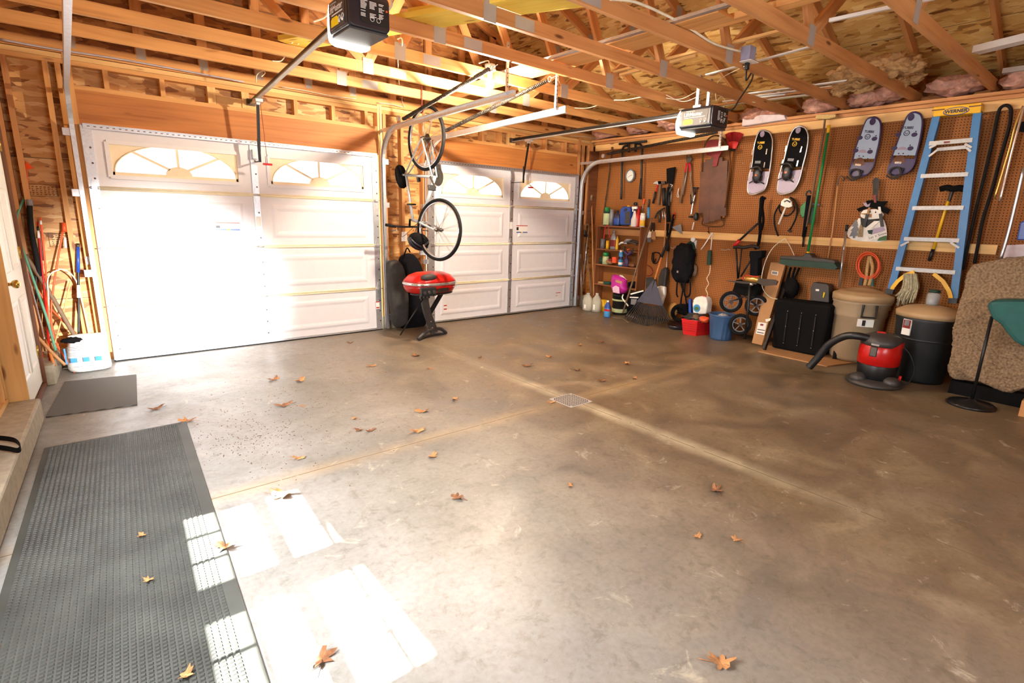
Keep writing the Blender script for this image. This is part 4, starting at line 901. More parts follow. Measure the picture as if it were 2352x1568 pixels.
for i, (u, v, sz, m_) in enumerate(LV):
    sz *= 1.3
    c = P(u, v, z=.0); onmat = (u < 480 and v > 1200) or (u, v) == (520, 1262)
    z = .0145 if onmat else .002; rnd = random.Random(i*13+5); rot = rnd.uniform(0, 2*PI); s = MB(); ring_ = []
    nl = 22
    for k in range(nl):
        a = 2*PI*k/nl; rad = sz*.5*(1.0 if k % 4 == 0 else .45 if k % 4 == 2 else .72)*(1-.25*math.sin(a)**2)*rnd.uniform(.8, 1.15)
        rad *= 1.15 if k % 11 == 0 else 1
        h = max(0, .25*rad*math.cos(2*a+rnd.uniform(0, 1))+rnd.uniform(0, .18)*rad)+.10*rad
        ring_.append(V((c.x+rad*math.cos(a+rot), c.y+rad*.75*math.sin(a+rot), z+h)))
    cc = V((c.x, c.y, z+.002)); vs = [cc]+ring_+[cc+V((0, 0, .0012))]+[p+V((0, 0, .0012)) for p in ring_]
    fs = [(0, 1+(k+1) % nl, 1+k) for k in range(nl)]+[(nl+1, nl+2+k, nl+2+(k+1) % nl) for k in range(nl)]+[(1+k, 1+(k+1) % nl, nl+2+(k+1) % nl, nl+2+k) for k in range(nl)]
    s.add(vs, fs); s.tube([cc, cc+V((math.cos(rot)*sz*.65, math.sin(rot)*sz*.65, .004))], .0012, 4)
    fx, fy = leaf_label(u, v, m_)
    col = 'tan' if m_ else 'dark brown'
    LEAFLAB = {0: 'brown leaf left of the curled pair behind the mats', 1: 'pale curled leaf in front of the left garage door', 2: 'large dark leaf between the mats and the drain line', 3: 'tiny leaf right of the large dark leaf', 4: 'brown leaf right beside the small door mat', 5: 'curled leaf on the far corner of the big mat', 6: 'leaf between left garage door and drain, furthest right there', 7: 'leaf close to the left garage door right end', 8: 'leaf crumbs in front of the grill foot', 9: 'small leaf below the crumbs before the grill', 10: 'leaf left of the drain, along the joint', 11: 'tan star shaped leaf, upper one left of the drain', 12: 'large tan leaf just above the left joint', 13: 'small leaf above the twig pair left of the drain', 14: 'left leaf of the twig pair', 15: 'right leaf of the twig pair', 16: 'leaf just below the left joint line', 17: 'leaf right of the big mat far corner', 18: 'pale leaf in front of the white jugs', 19: 'dark curled leaf in front of the fan rake', 20: 'pale leaf between right door and drain', 21: 'dark curled leaf beyond the drain, left side', 22: 'orange leaf beyond the drain, right side', 23: 'yellow leaf on the dusty joint right of the drain', 24: 'dark crumpled leaf just above the drain', 25: 'leaf touching the left corner of the drain', 26: 'tiny leaf alone in the middle front floor', 27: 'pale veined leaf on the brown floor at right', 28: 'orange leaf fragment at lower right', 29: 'pale leaf fragment left of the orange fragment', 30: 'big maple leaf at the edge of the sunlit patch', 31: 'brown folded leaf right of the maple leaf', 32: 'leaf in the sunlit patch at the bottom', 33: 'tan leaf at the bottom right of the floor', 34: 'leaf wedged at the big mat right edge', 35: 'upper small leaf on the big mat', 36: 'lower small leaf on the big mat', 37: 'leaf on the big mat at the bottom edge', 38: 'tiny leaf on the joint beyond the drain', 39: 'reddish crumb beyond the drain'}
    tag(s.build('dry_leaf', 'leaf_tan' if m_ else 'leaf_brown'), LEAFLAB[i], 'leaf', 'dry leaves on the floor')
s = MB(); rnd = random.Random(3)
for i in range(420):
    u, v = (rnd.gauss(640, 120), rnd.gauss(960, 55)) if i % 3 else (rnd.gauss(560, 60), rnd.gauss(1010, 30))
    if v < 850 or u < 440: continue
    c = P(u, v, z=.0); a = rnd.uniform(0, PI); l = rnd.uniform(.002, .010); s.bar(c+V((0, 0, .0012)), c+V((math.cos(a)*l, math.sin(a)*l, .0012)), .003, .002)
tag(s.build('leaf_debris', 'debris'), 'scattered leaf crumbs and grit on the floor between the mats and left door', 'debris', kind='stuff')

# bag of de-icer
t = thing('deicer_bag', 'torn white plastic bag of pellets beside the left garage door track', 'bag', P(205, 850, z=0))
a, b = P(158, 862, z=0), P(252, 852, z=0); xd = (b-a).normalized(); yd = V((-xd.y, xd.x, 0)); W_ = (b-a).length; rows = []; NS = 28
prof = [(0, .50, .11), (.03, .55, .13), (.10, .53, .13), (.20, .49, .12), (.26, .46, .10), (.30, .45, .06), (.315, .47, .03), (.33, .50, .012)]
vs = []; cbase = (a+b)/2+yd*.14
for z, hw, hd in prof:
    for k in range(NS):
        an = 2*PI*k/NS; cx = math.copysign(abs(math.cos(an))**.6, math.cos(an))*hw*W_; cy = math.copysign(abs(math.sin(an))**.8, math.sin(an))*hd
        p = cbase+xd*cx+yd*cy+V((0, 0, z)); nz = noise.noise(p*9)*.018; p += (xd*math.cos(an)+yd*math.sin(an))*nz+V((0, 0, noise.noise(p*7+V((5, 0, 0)))*.02*(z > .02)))
        vs.append(p)
fs = [(i*NS+k, i*NS+(k+1) % NS, (i+1)*NS+(k+1) % NS, (i+1)*NS+k) for i in range(len(prof)-1) for k in range(NS)]+[tuple(range(NS))[::-1], tuple((len(prof)-1)*NS+k for k in range(NS))]
s = MB(); s.add(vs, fs, None, True); s.build('bag_body', 'white_plastic', t, sub=1)
s = MB(); c0 = (a+b)/2-xd*W_*.33+yd*.05+V((0, 0, .30)); s.blob(c0, (.07, .035, .025), .4, 3, 3, 3); s.build('torn_opening', 'black_matte', t)
s = MB(); fc = (a+b)/2+yd*.004; nn = -yd
for r_ in range(3): s.bar(fc-xd*.13+V((0, 0, .245-.014*r_))+nn*.0, fc+xd*(.08+.03*(r_ % 2))+V((0, 0, .245-.014*r_))+nn*.0, .002, .003)
for r_ in range(3): s.bar(fc-xd*.14+V((0, 0, .195-.012*r_))+nn*.006, fc+xd*.05+V((0, 0, .195-.012*r_))+nn*.006, .002, .002)
for r_ in range(4): s.bar(fc-xd*(.17-.08*r_)+V((0, 0, .07))+nn*.014, fc-xd*(.12-.08*r_)+V((0, 0, .07))+nn*.014, .002, .003)
s.build('printed_lines', 'grey_paint', t)
for r_ in range(3): c = fc-xd*(.09-.085*r_)+V((0, 0, .13))+nn*.014; s = MB(); s.bar(c-xd*.022, c+xd*.022, .002, .04); s.build('blue_picture', 'light_blue', t)
s = MB()
s.bar(fc-xd*W_*.5+nn*.004+V((0, 0, .10)), fc-xd*W_*.5+nn*.004+V((0, 0, .24)), .012, .012); s.build('bag_edge_print', 'light_blue', t)

# poles and rods in the corner by the side door
def rod(pts, r, m, name, label, cat, extra=()):
    t = thing(name, label, cat, pts[-1]); MB().tube(bez(pts, 5) if len(pts) > 2 else pts, r, 7).build('shaft', m, t)
    for m2, nm, a, b, r2 in extra:
        pa, pb = V(pts[0]).lerp(V(pts[-1]), a), V(pts[0]).lerp(V(pts[-1]), b); MB().tube([pa, pb], r2, 8).build(nm, m2, t)
    return t
F = lambda u, v, y: P(u, v, y=y)
def foot(x, y): return V((x, y, .006))
rod([F(60, 445, .10), F(36, 515, .02), F(62, 600, -.08), F(104, 720, -.2), F(128, 805, -.30)], .010, 'pole_green', 'garden_stake', 'bent green pole leaning beside the side door hinge', 'pole')
rod([F(67, 462, .06), F(72, 530, .02), F(84, 590, .0), F(92, 640, -.02)], .021, 'rubber', 'hose_length', 'thick black hose with grey end standing in the left corner', 'hose', (('grey_paint', 'end_cap', -.02, .06, .024),))
rod([F(58, 585, .02), F(110, 665, -.05), F(165, 760, -.15), F(192, 800, -.2)], .017, 'wood_old', 'old_handle', 'thick weathered handle leaning diagonally in the left corner', 'tool handle')
for i, (pts, lab, ex) in enumerate((([F(147, 515, .06), F(117, 740, -.12), foot(-.30, -.25)], 'orange driveway marker with a wide orange cap, tallest on the right', (('orange', 'cap', -.01, .05, .016), ('label_white', 'reflective_band', .09, .16, .0095))),
    ([F(93, 500, .05), F(108, 660, -.05), F(112, 820, -.28)], 'red marker rod with white band behind the hose', (('label_white', 'reflective_band', .02, .05, .008),)),
    ([F(86, 510, .05), F(105, 700, -.1), F(116, 850, -.42)], 'red and black banded marker rod next to the hose', (('black_plastic', 'dark_band', .03, .06, .009), ('label_white', 'reflective_band', .06, .11, .009))),
    ([F(27, 485, -.25), F(62, 680, -.3), F(92, 820, -.35)], 'red rod standing right at the side door frame', (('label_white', 'reflective_band', .12, .2, .0075),)),
    ([F(44, 590, -.1), F(75, 740, -.2), F(98, 820, -.32)], 'dark red rod behind the side door frame', ()),
    ([F(55, 610, .0), F(110, 700, -.05), F(175, 765, -.12)], 'orange rod crossing low behind the white bag', ()))):
    rod(pts, .0075, 'orange' if i in (0, 5, 1, 3) else 'red', 'driveway_marker', lab, 'marker rod', ex)
rod([F(94, 530, .06), F(100, 598, .04)], .008, 'label_white', 'white_rod', 'short white rod on the corner stud', 'rod')
rod([F(179, 563, .02), F(181, 690, -.03), F(181, 770, -.08)], .010, 'black_plastic', 'hockey_stick', 'blue and black stick handle standing at the double stud', 'stick', (('blue', 'blue_grip', .02, .30, .0135), ('label_white', 'white_band', .44, .58, .0125), ('dark_steel', 'tip', -.02, .03, .013)))
rod([F(82, 768, -.28), F(118, 808, -.38), F(150, 838, -.42)], .012, 'wood_handle', 'wooden_pole', 'light wooden handle lying diagonally above the curb block', 'tool handle')
rod([F(105, 780, -.25), F(125, 840, -.48)], .011, 'orange_wood', 'wooden_stake', 'short orange stake behind the curb block', 'stake')
rod([F(110, 850, -.2), F(112, 700, -.1), F(110, 640, -.05), F(128, 622, -.03), F(150, 620, -.03), F(175, 645, -.0), F(190, 700, .0), F(206, 770, -.02)], .0055, 'cable_white', 'bent_hoop', 'thin pale hoop wire arching in the left corner', 'hoop')
rod([F(162, 645, .0), F(145, 720, -.05), F(125, 790, -.2)], .006, 'bristle_tan', 'cane', 'thin pale cane leaning between the markers', 'cane')
rod([F(80, 560, .03), F(83, 640, .0), F(82, 700, -.05)], .008, 'black_plastic', 'thin_black_rod', 'thin black rod hanging under the hose', 'rod')
rod([F(48, 570, -.02), F(88, 720, -.15), F(103, 780, -.25)], .006, 'chrome', 'metal_rod', 'thin shiny metal rod between the red ones', 'rod')
# outlet boxes on the studs
for (u, v, lab) in ((207, 598, 'small metal bracket box on the left jamb stud, upper'), (237, 772, 'small metal bracket box on the left jamb stud, lower')):
    p = P(u, v, y=.04); s = MB(); s.box((p.x-.03, .035, p.z-.035), (p.x+.03, .052, p.z+.035)); s.lathe([(.008, 0), (.008, .004)], (p.x, .034, p.z), UY, 10); tag(s.build('metal_bracket', 'galvanised'), lab, 'bracket')
p = P(928, 543, y=.04); s = MB(); s.box((p.x-.035, .03, p.z-.06), (p.x+.035, .052, p.z+.06)); tag(s.build('wall_switch', 'white_plastic', bevel=.003), 'white switch plate on the stud behind the bicycle handlebar', 'switch')
p = P(972, 580, y=.03); s = MB(); s.box((p.x-.05, .02, p.z-.03), (p.x+.05, .05, p.z+.04)); tag(s.build('metal_bracket', 'galvanised'), 'metal bracket beside the bicycle front wheel', 'bracket')
# ================================================================== BICYCLE (hung by its rear wheel)
RH = V((3.0, -.72, 2.27)); FH = V((3.02, -.95, 1.285))
bs = (FH-RH); WB = bs.length; bs.normalize(); bx = V((1, .08, 0)).normalized(); bh = bs.cross(bx).normalized()
if bh.y < 0: bh = -bh
bx = bh.cross(bs).normalized()
if bx.x < 0: bx = -bx
def BK(s_, h_, l_=0): return RH+bs*s_+bh*(h_-.34)+bx*l_
bike = thing('bicycle', 'silver bicycle hanging upright by its rear wheel between the garage doors', 'bicycle', RH)
def wheel(hub, ax, name, spoke_m='steel', gears=False):
    ax = ax.normalized(); e1 = bs-ax*bs.dot(ax); e1.normalize(); e2 = ax.cross(e1)
    def W(a, r, l=0): return hub+e1*(math.cos(a)*r)+e2*(math.sin(a)*r)+ax*l
    w_ = MB().tube([W(2*PI*k/48, .327) for k in range(48)], .019, 8, True).build(name, 'rubber', bike)
    MB().tube([W(2*PI*k/48, .303) for k in range(48)], .011, 6, True).build('rim', 'chrome', w_)
    s = MB()
    for k in range(28): s.tube([W(2*PI*k/28, .018, .028*(-1)**k), W(2*PI*(k+(.9 if k % 4 < 2 else -.9))/28, .297)], .0018, 4)
    s.build('spokes', spoke_m, w_)
    s = MB(); s.lathe([(.008, -.07), (.024, -.035), (.016, -.03), (.016, .03), (.024, .035), (.008, .07)], hub, ax, 14); s.build('hub', 'dark_steel', w_)
    MB().tube([W(2*PI*.62, .30), W(2*PI*.62, .335)], .004, 5).build('valve', 'black_plastic', w_)
    if gears:
        s = MB()
        for k in range(5): s.lathe([(.022+.008*k, .03-.004*k), (.022+.008*k, .033-.004*k)], hub, ax, 20)
        s.build('cassette', 'dark_steel', w_)
    return w_
steer = (bx+bs*.0+bh*.0+V((0, 0, 0))).normalized()
fax = (bx*math.cos(R(9))+bh*math.sin(R(9))).normalized()
wheel(RH, bx, 'rear_wheel', gears=True); wheel(FH, fax, 'front_wheel')
BB = BK(.44, .28); ST = BK(.27, .82); HT = BK(.80, .82); HB = BK(.855, .66); SD_ = BK(.24, .93)
f = MB()
f.tube([ST, HT], .016, 10); f.tube([HB, BB], .019, 10); f.tube([ST, BB], .016, 10); f.tube([HT, HB], .019, 10)
for e in (-1, 1):
    f.tube([BB+bx*.03*e, RH+bx*.06*e], .009, 8); f.tube([ST+bx*.02*e, RH+bx*.06*e], .008, 8)
f.build('frame', 'bike_silver', bike)
f = MB()
crown = HB+(HB-HT).normalized()*.04
for e in (-1, 1): f.tube(bez([crown+bx*.03*e, crown+bx*.055*e+(FH-crown)*.15, FH+bx*.055*e], 4), .012, 8)
f.tube([crown-bx*.06, crown+bx*.06], .014, 8); f.build('fork', 'bike_silver', bike)
MB().tube([ST, SD_], .013, 8).build('seat_post', 'steel', bike)
s = MB(); s.blob(SD_+bs*.02, (.075, .035, .14), .05, 2, 3, 3, 2.5, Matrix((bx, bh, bs)).transposed().to_quaternion()); s.build('saddle', 'black_matte', bike)
s = MB(); sc = HT+(HT-HB).normalized()*.06; clamp = sc+bs*.08+bh*.03; s.tube([HT, sc, clamp], .014, 8); s.build('stem', 'black_steel', bike)
s = MB(); s.tube(bez([clamp-bx*.30-bs*.02, clamp-bx*.12, clamp, clamp+bx*.12, clamp+bx*.30-bs*.02], 5), .012, 8); s.build('handlebar', 'black_steel', bike)
for e in (-1, 1):
    MB().tube([clamp+bx*.19*e, clamp+bx*.32*e-bs*.02], .017, 10).build('grip', 'rubber', bike)
    s = MB(); s.tube([clamp+bx*.16*e, clamp+bx*.17*e+bs*.04, clamp+bx*.26*e+bs*.05], .006, 6); s.build('brake_lever', 'dark_steel', bike)
s = MB(); s.tube(bez([clamp+bx*.1, clamp+bx*.08+bs*.12, HB+bx*.03, crown+bx*.05], 6), .003, 5); s.tube(bez([clamp-bx*.1, clamp-bx*.12+bs*.12, HB-bx*.03], 6), .003, 5); s.build('brake_cables', 'black_plastic', bike)
s = MB(); s.lathe([(.09, .045), (.095, .048), (.09, .051)], BB, bx, 28); s.lathe([(.06, .053), (.06, .057)], BB, bx, 24); s.build('chainring', 'dark_steel', bike)
for e, dr in ((1, bh*.5+bs*-.85), (-1, -(bh*.5+bs*-.85))):
    dr = dr.normalized(); s = MB(); s.bar(BB+bx*.062*e, BB+bx*.075*e+dr*.17, .012, .022, tuple(bs)); s.build('crank', 'dark_steel', bike)
    s = MB(); pc = BB+bx*(.125*e)+dr*.17; s.bar(pc-bx*.045, pc+bx*.045, .06, .022, tuple(bh)); s.build('pedal', 'black_plastic', bike, bevel=.004)
s = MB(); s.tube([BB+bx*.048+bh*.09, RH+bx*.03+bh*.03], .004, 5); s.tube([BB+bx*.048-bh*.09, RH+bx*.03-bh*.06+bs*.05], .004, 5); s.build('chain', 'rusty', bike)
s = MB(); s.bar(ST.lerp(BB, .35)+bh*-.0+bx*.03-bs*.02, ST.lerp(BB, .35)+bx*.03+bs*.07, .03, .04); s.build('lamp_mount', 'black_plastic', bike, bevel=.003)
s = MB(); p = BK(.62, .80); s.bar(p-bx*.05, p+bx*.05, .05, .02); s.build('reflector_strap', 'black_plastic', bike, bevel=.004)
s = MB(); s.bar(p-bx*.04+bh*.0-bs*.015, p+bx*.04-bs*.015, .035, .008); s.build('yellow_reflector', 'yellow', bike)
# hook above
hk = RH-bs*.31; s = MB(); s.tube(bez([hk+V((0, 0, .27)), hk+V((0, 0, .06)), hk+V((0, .04, -.01)), hk+V((0, .0, -.03)), hk+V((0, -.04, .0))], 5), .006, 7); tag(s.build('bicycle_hook', 'dark_red'), 'red storage hook holding the bicycle rear wheel', 'hook')
# helmet
hc = P(964, 552, x=3.02); hc = P(962, 553, y=-.62)
t = thing('bicycle_helmet', 'black and silver bicycle helmet hanging under the bicycle handlebar', 'helmet', hc-V((0, 0, .1)))
s = MB(); rot = Matrix.Rotation(R(25), 3, 'Y').to_quaternion()
s.blob(hc, (.125, .105, .09), .02, 2, 2, 3, 2.2, rot); s.build('shell', 'black_matte', t)
for k in range(5):
    q = Matrix.Rotation(R(25), 3, 'Y')@Matrix.Rotation(R(-50+25*k), 3, 'X')
    arc = [hc+q@V((math.cos(R(a))*.132, 0, -math.sin(R(a))*.0+0))+q@V((0, 0, -math.sin(R(a))*.098)) for a in range(15, 166, 15)]
    s = MB(); s.tube(arc, .011, 6); s.build('rib', 'opener_black', t)
s = MB(); s.tube(bez([hc+V((-.09, -.03, .03)), hc+V((-.02, -.02, .17)), hc+V((.06, -.03, .04))], 6), .004, 5); s.build('chin_strap', 'black_plastic', t)

# garment / chair bags between the doors
def bagshape(name, label, pts, y, depth, m, cat='bag', strap=True):
    """front outline in photo positions on plane y, padded depth towards the wall"""
    o = [P(u, v, y=y) for u, v in pts]; c = sum(o, V())/len(o); t = thing(name, label, cat, V((c.x, y+depth/2, min(p.z for p in o))))
    n = len(o); vs = []; 
    lay = ((.0, .80), (-.35, .93), (-.0, 1.0))
    rings = [([c+(p-c)*.72 for p in o], -.5), ([c+(p-c)*.92 for p in o], -.38), (o, -.02), (o, .5)]
    vs = [c+V((0, -depth*.56, 0))]
    for rg, d in rings: vs += [V((p.x+noise.noise(p*8)*.006, p.y+depth*d+noise.noise(p*6)*.02, p.z)) for p in rg]
    fs = [(0, 1+k, 1+(k+1) % n) for k in range(n)]
    for i in range(len(rings)-1): fs += [(1+i*n+k, 1+(i+1)*n+k, 1+(i+1)*n+(k+1) % n, 1+i*n+(k+1) % n) for k in range(n)]
    fs += [tuple(1+3*n+k for k in range(n))[::-1]]
    s = MB(); s.add(vs, fs, None, True); s.build('body', m, t, sub=1); return t
def G3(pts): return [g3(a, b) for a, b in pts]
t = bagshape('chair_bag', 'long dark grey folding chair bag hanging between the garage doors', G3([(60, 330), (75, 275), (120, 235), (200, 215), (290, 300), (330, 420), (370, 800), (372, 1000), (370, 1190), (330, 1230), (230, 1275), (180, 1265), (140, 1200), (115, 1000), (90, 750), (65, 480)]), -.17, .13, 'grey_cover')
s = MB(); s.tube(bez([P(*g3(290, 230), y=-.2), P(*g3(330, 130), y=-.12), P(*g3(362, 60), y=-.05), P(*g3(405, 125), y=-.1)], 5), .009, 6); s.build('carry_strap', 'black_matte', t)
bagshape('chair_bag', 'wide black folding chair bag standing behind the red grill', G3([(210, 200), (290, 150), (370, 125), (450, 140), (520, 200), (570, 300), (600, 420), (640, 800), (680, 1280), (480, 1320), (275, 1355), (258, 1320), (330, 1200), (310, 800), (280, 400)]), -.06, .09, 'cloth_black')

# ================================================================== RED GRILL
gc = V((3.045, -.70, 0)); gd = V((.96, .1, 0)).normalized(); gp = V((-gd.y, gd.x, 0))
def GG(a, b, z): return gc+gd*a+gp*b+V((0, 0, z))
grill = thing('portable_grill', 'red portable gas grill on a folding stand before the chair bags', 'grill', gc)
def ell(z0, prof, m, name, nn=36, pw=.8):
    s = MB(); vs = []
    for rx, ry, z in prof:
        for k in range(nn):
            a = 2*PI*k/nn; vs.append(GG(-.0+math.copysign(abs(math.cos(a))**pw, math.cos(a))*rx, math.copysign(abs(math.sin(a))**pw, math.sin(a))*ry, z))
    m_ = len(prof); fs = [(i*nn+k, i*nn+(k+1) % nn, (i+1)*nn+(k+1) % nn, (i+1)*nn+k) for i in range(m_-1) for k in range(nn)]+[tuple(range(nn))[::-1], tuple((m_-1)*nn+k for k in range(nn))]
    s.add(vs, fs, None, True); return s.build(name, m, grill)
ell(0, [(.22, .13, .555), (.29, .20, .57), (.315, .225, .62), (.32, .23, .655)], 'red', 'lower_body')
ell(0, [(.325, .235, .655), (.33, .24, .665), (.33, .24, .68), (.322, .232, .688)], 'chrome', 'trim_band')
ell(0, [(.322, .232, .688), (.31, .222, .71), (.26, .18, .76), (.18, .12, .79), (.08, .05, .80)], 'red', 'lid')
s = MB(); s.blob(GG(-.14, -.17, .755), (.10, .045, .038), .03, 2, 1, 3, 2.4); s.build('lid_handle', 'vacuum_grey', grill)
s = MB(); s.bar(GG(-.29, -.215, .60), GG(-.10, -.252, .60), .04, .10); s.build('control_panel', 'black_plastic', grill, bevel=.01)
for k in range(3):
    s = MB(); c = GG(-.26+.06*k, -.245-.007*k, .595); s.lathe([(.02, 0), (.018, .02)], c, -gp, 14); s.build('control_knob', 'vacuum_grey', grill)
for k in range(3): s = MB(); c = GG(-.27+.05*k, -.20, .545); s.bar(c-V((0, 0, .025)), c+V((0, 0, .02)), .03, .03); s.build('clip', 'black_plastic', grill, bevel=.004)
s = MB(); s.bar(GG(-.07, -.246, .605), GG(.10, -.226, .605), .012, .045); s.build('vent_plate', 'dark_steel', grill)
s = MB(); s.tube([GG(.17, -.222, .635), GG(.18, -.235, .63), GG(.27, -.17, .635)], .005, 6); s.build('drawer_pull', 'chrome', grill)
s = MB(); s.bar(GG(.31, .02, .66), GG(.35, -.02, .60), .07, .05); s.build('latch_handle', 'black_plastic', grill, bevel=.008)
s = MB(); s.lathe([(.28, .535), (.29, .54), (.29, .552), (.26, .556)], gc+gd*.03, (0, 0, 1), 30, (1, .55), math.atan2(gd.y, gd.x)); s.build('support_tray', 'vacuum_grey', grill)
# bent main leg, brace, crossbar and arched foot
sp = bez([GG(-.08, 0, .53), GG(-.07, 0, .42), GG(-.03, -.0, .28), GG(.03, -.0, .14), GG(.06, -.0, .05)], 5)
s = MB()
for a, b in zip(sp[:-1], sp[1:]): s.bar(a, b+(b-a)*.15, .045, .09, (1, 0, 0))
s.build('leg', 'vacuum_grey', grill, bevel=.004)
s = MB(); s.bar(GG(.18, .0, .53), GG(.0, .0, .30), .03, .045, (1, 0, 0)); s.build('brace', 'black_steel', grill)
s = MB(); s.tube([GG(-.11, -.03, .50), GG(-.36, .10, .06)], .008, 6); s.build('thin_rod', 'black_steel', grill)
s = MB(); s.tube(bez([GG(-.22, -.06, .018), GG(-.10, -.04, .085), GG(.02, -.02, .10), GG(.16, 0, .085), GG(.26, .02, .018)], 6), .022, 8); s.tube(bez([GG(-.21, -.06, .014), GG(.03, .05, .014), GG(.25, .02, .014)], 5), .014, 8)
s.build('foot', 'vacuum_grey', grill)
for z, d in ((.20, 0), (.12, .02)): s = MB(); s.lathe([(.009, 0), (.009, .006)], GG(-.005+d, -.024, z), -gp, 10); s.build('bolt', 'chrome', grill)
# ================================================================== RIGHT WALL: HUNG THINGS
XW = 6.52
RW_ = V((-1, 0, 0))
def wallthing(name, label, cat, fn, u, v, x=XW, group=None): return thing(name, label, cat, P(*fn(u, v), x=x), group)
def outline(fn, pts, x, t=.01, s=None):
    s = s or MB(); s.prism(X(fn, x, pts), (-t, 0, 0)); return s
def line(fn, pts, x, r, seg=8, smooth=True, s=None):
    s = s or MB(); p = X(fn, x, pts); s.tube(bez(p, 6) if (smooth and len(p) > 2) else p, r, seg); return s

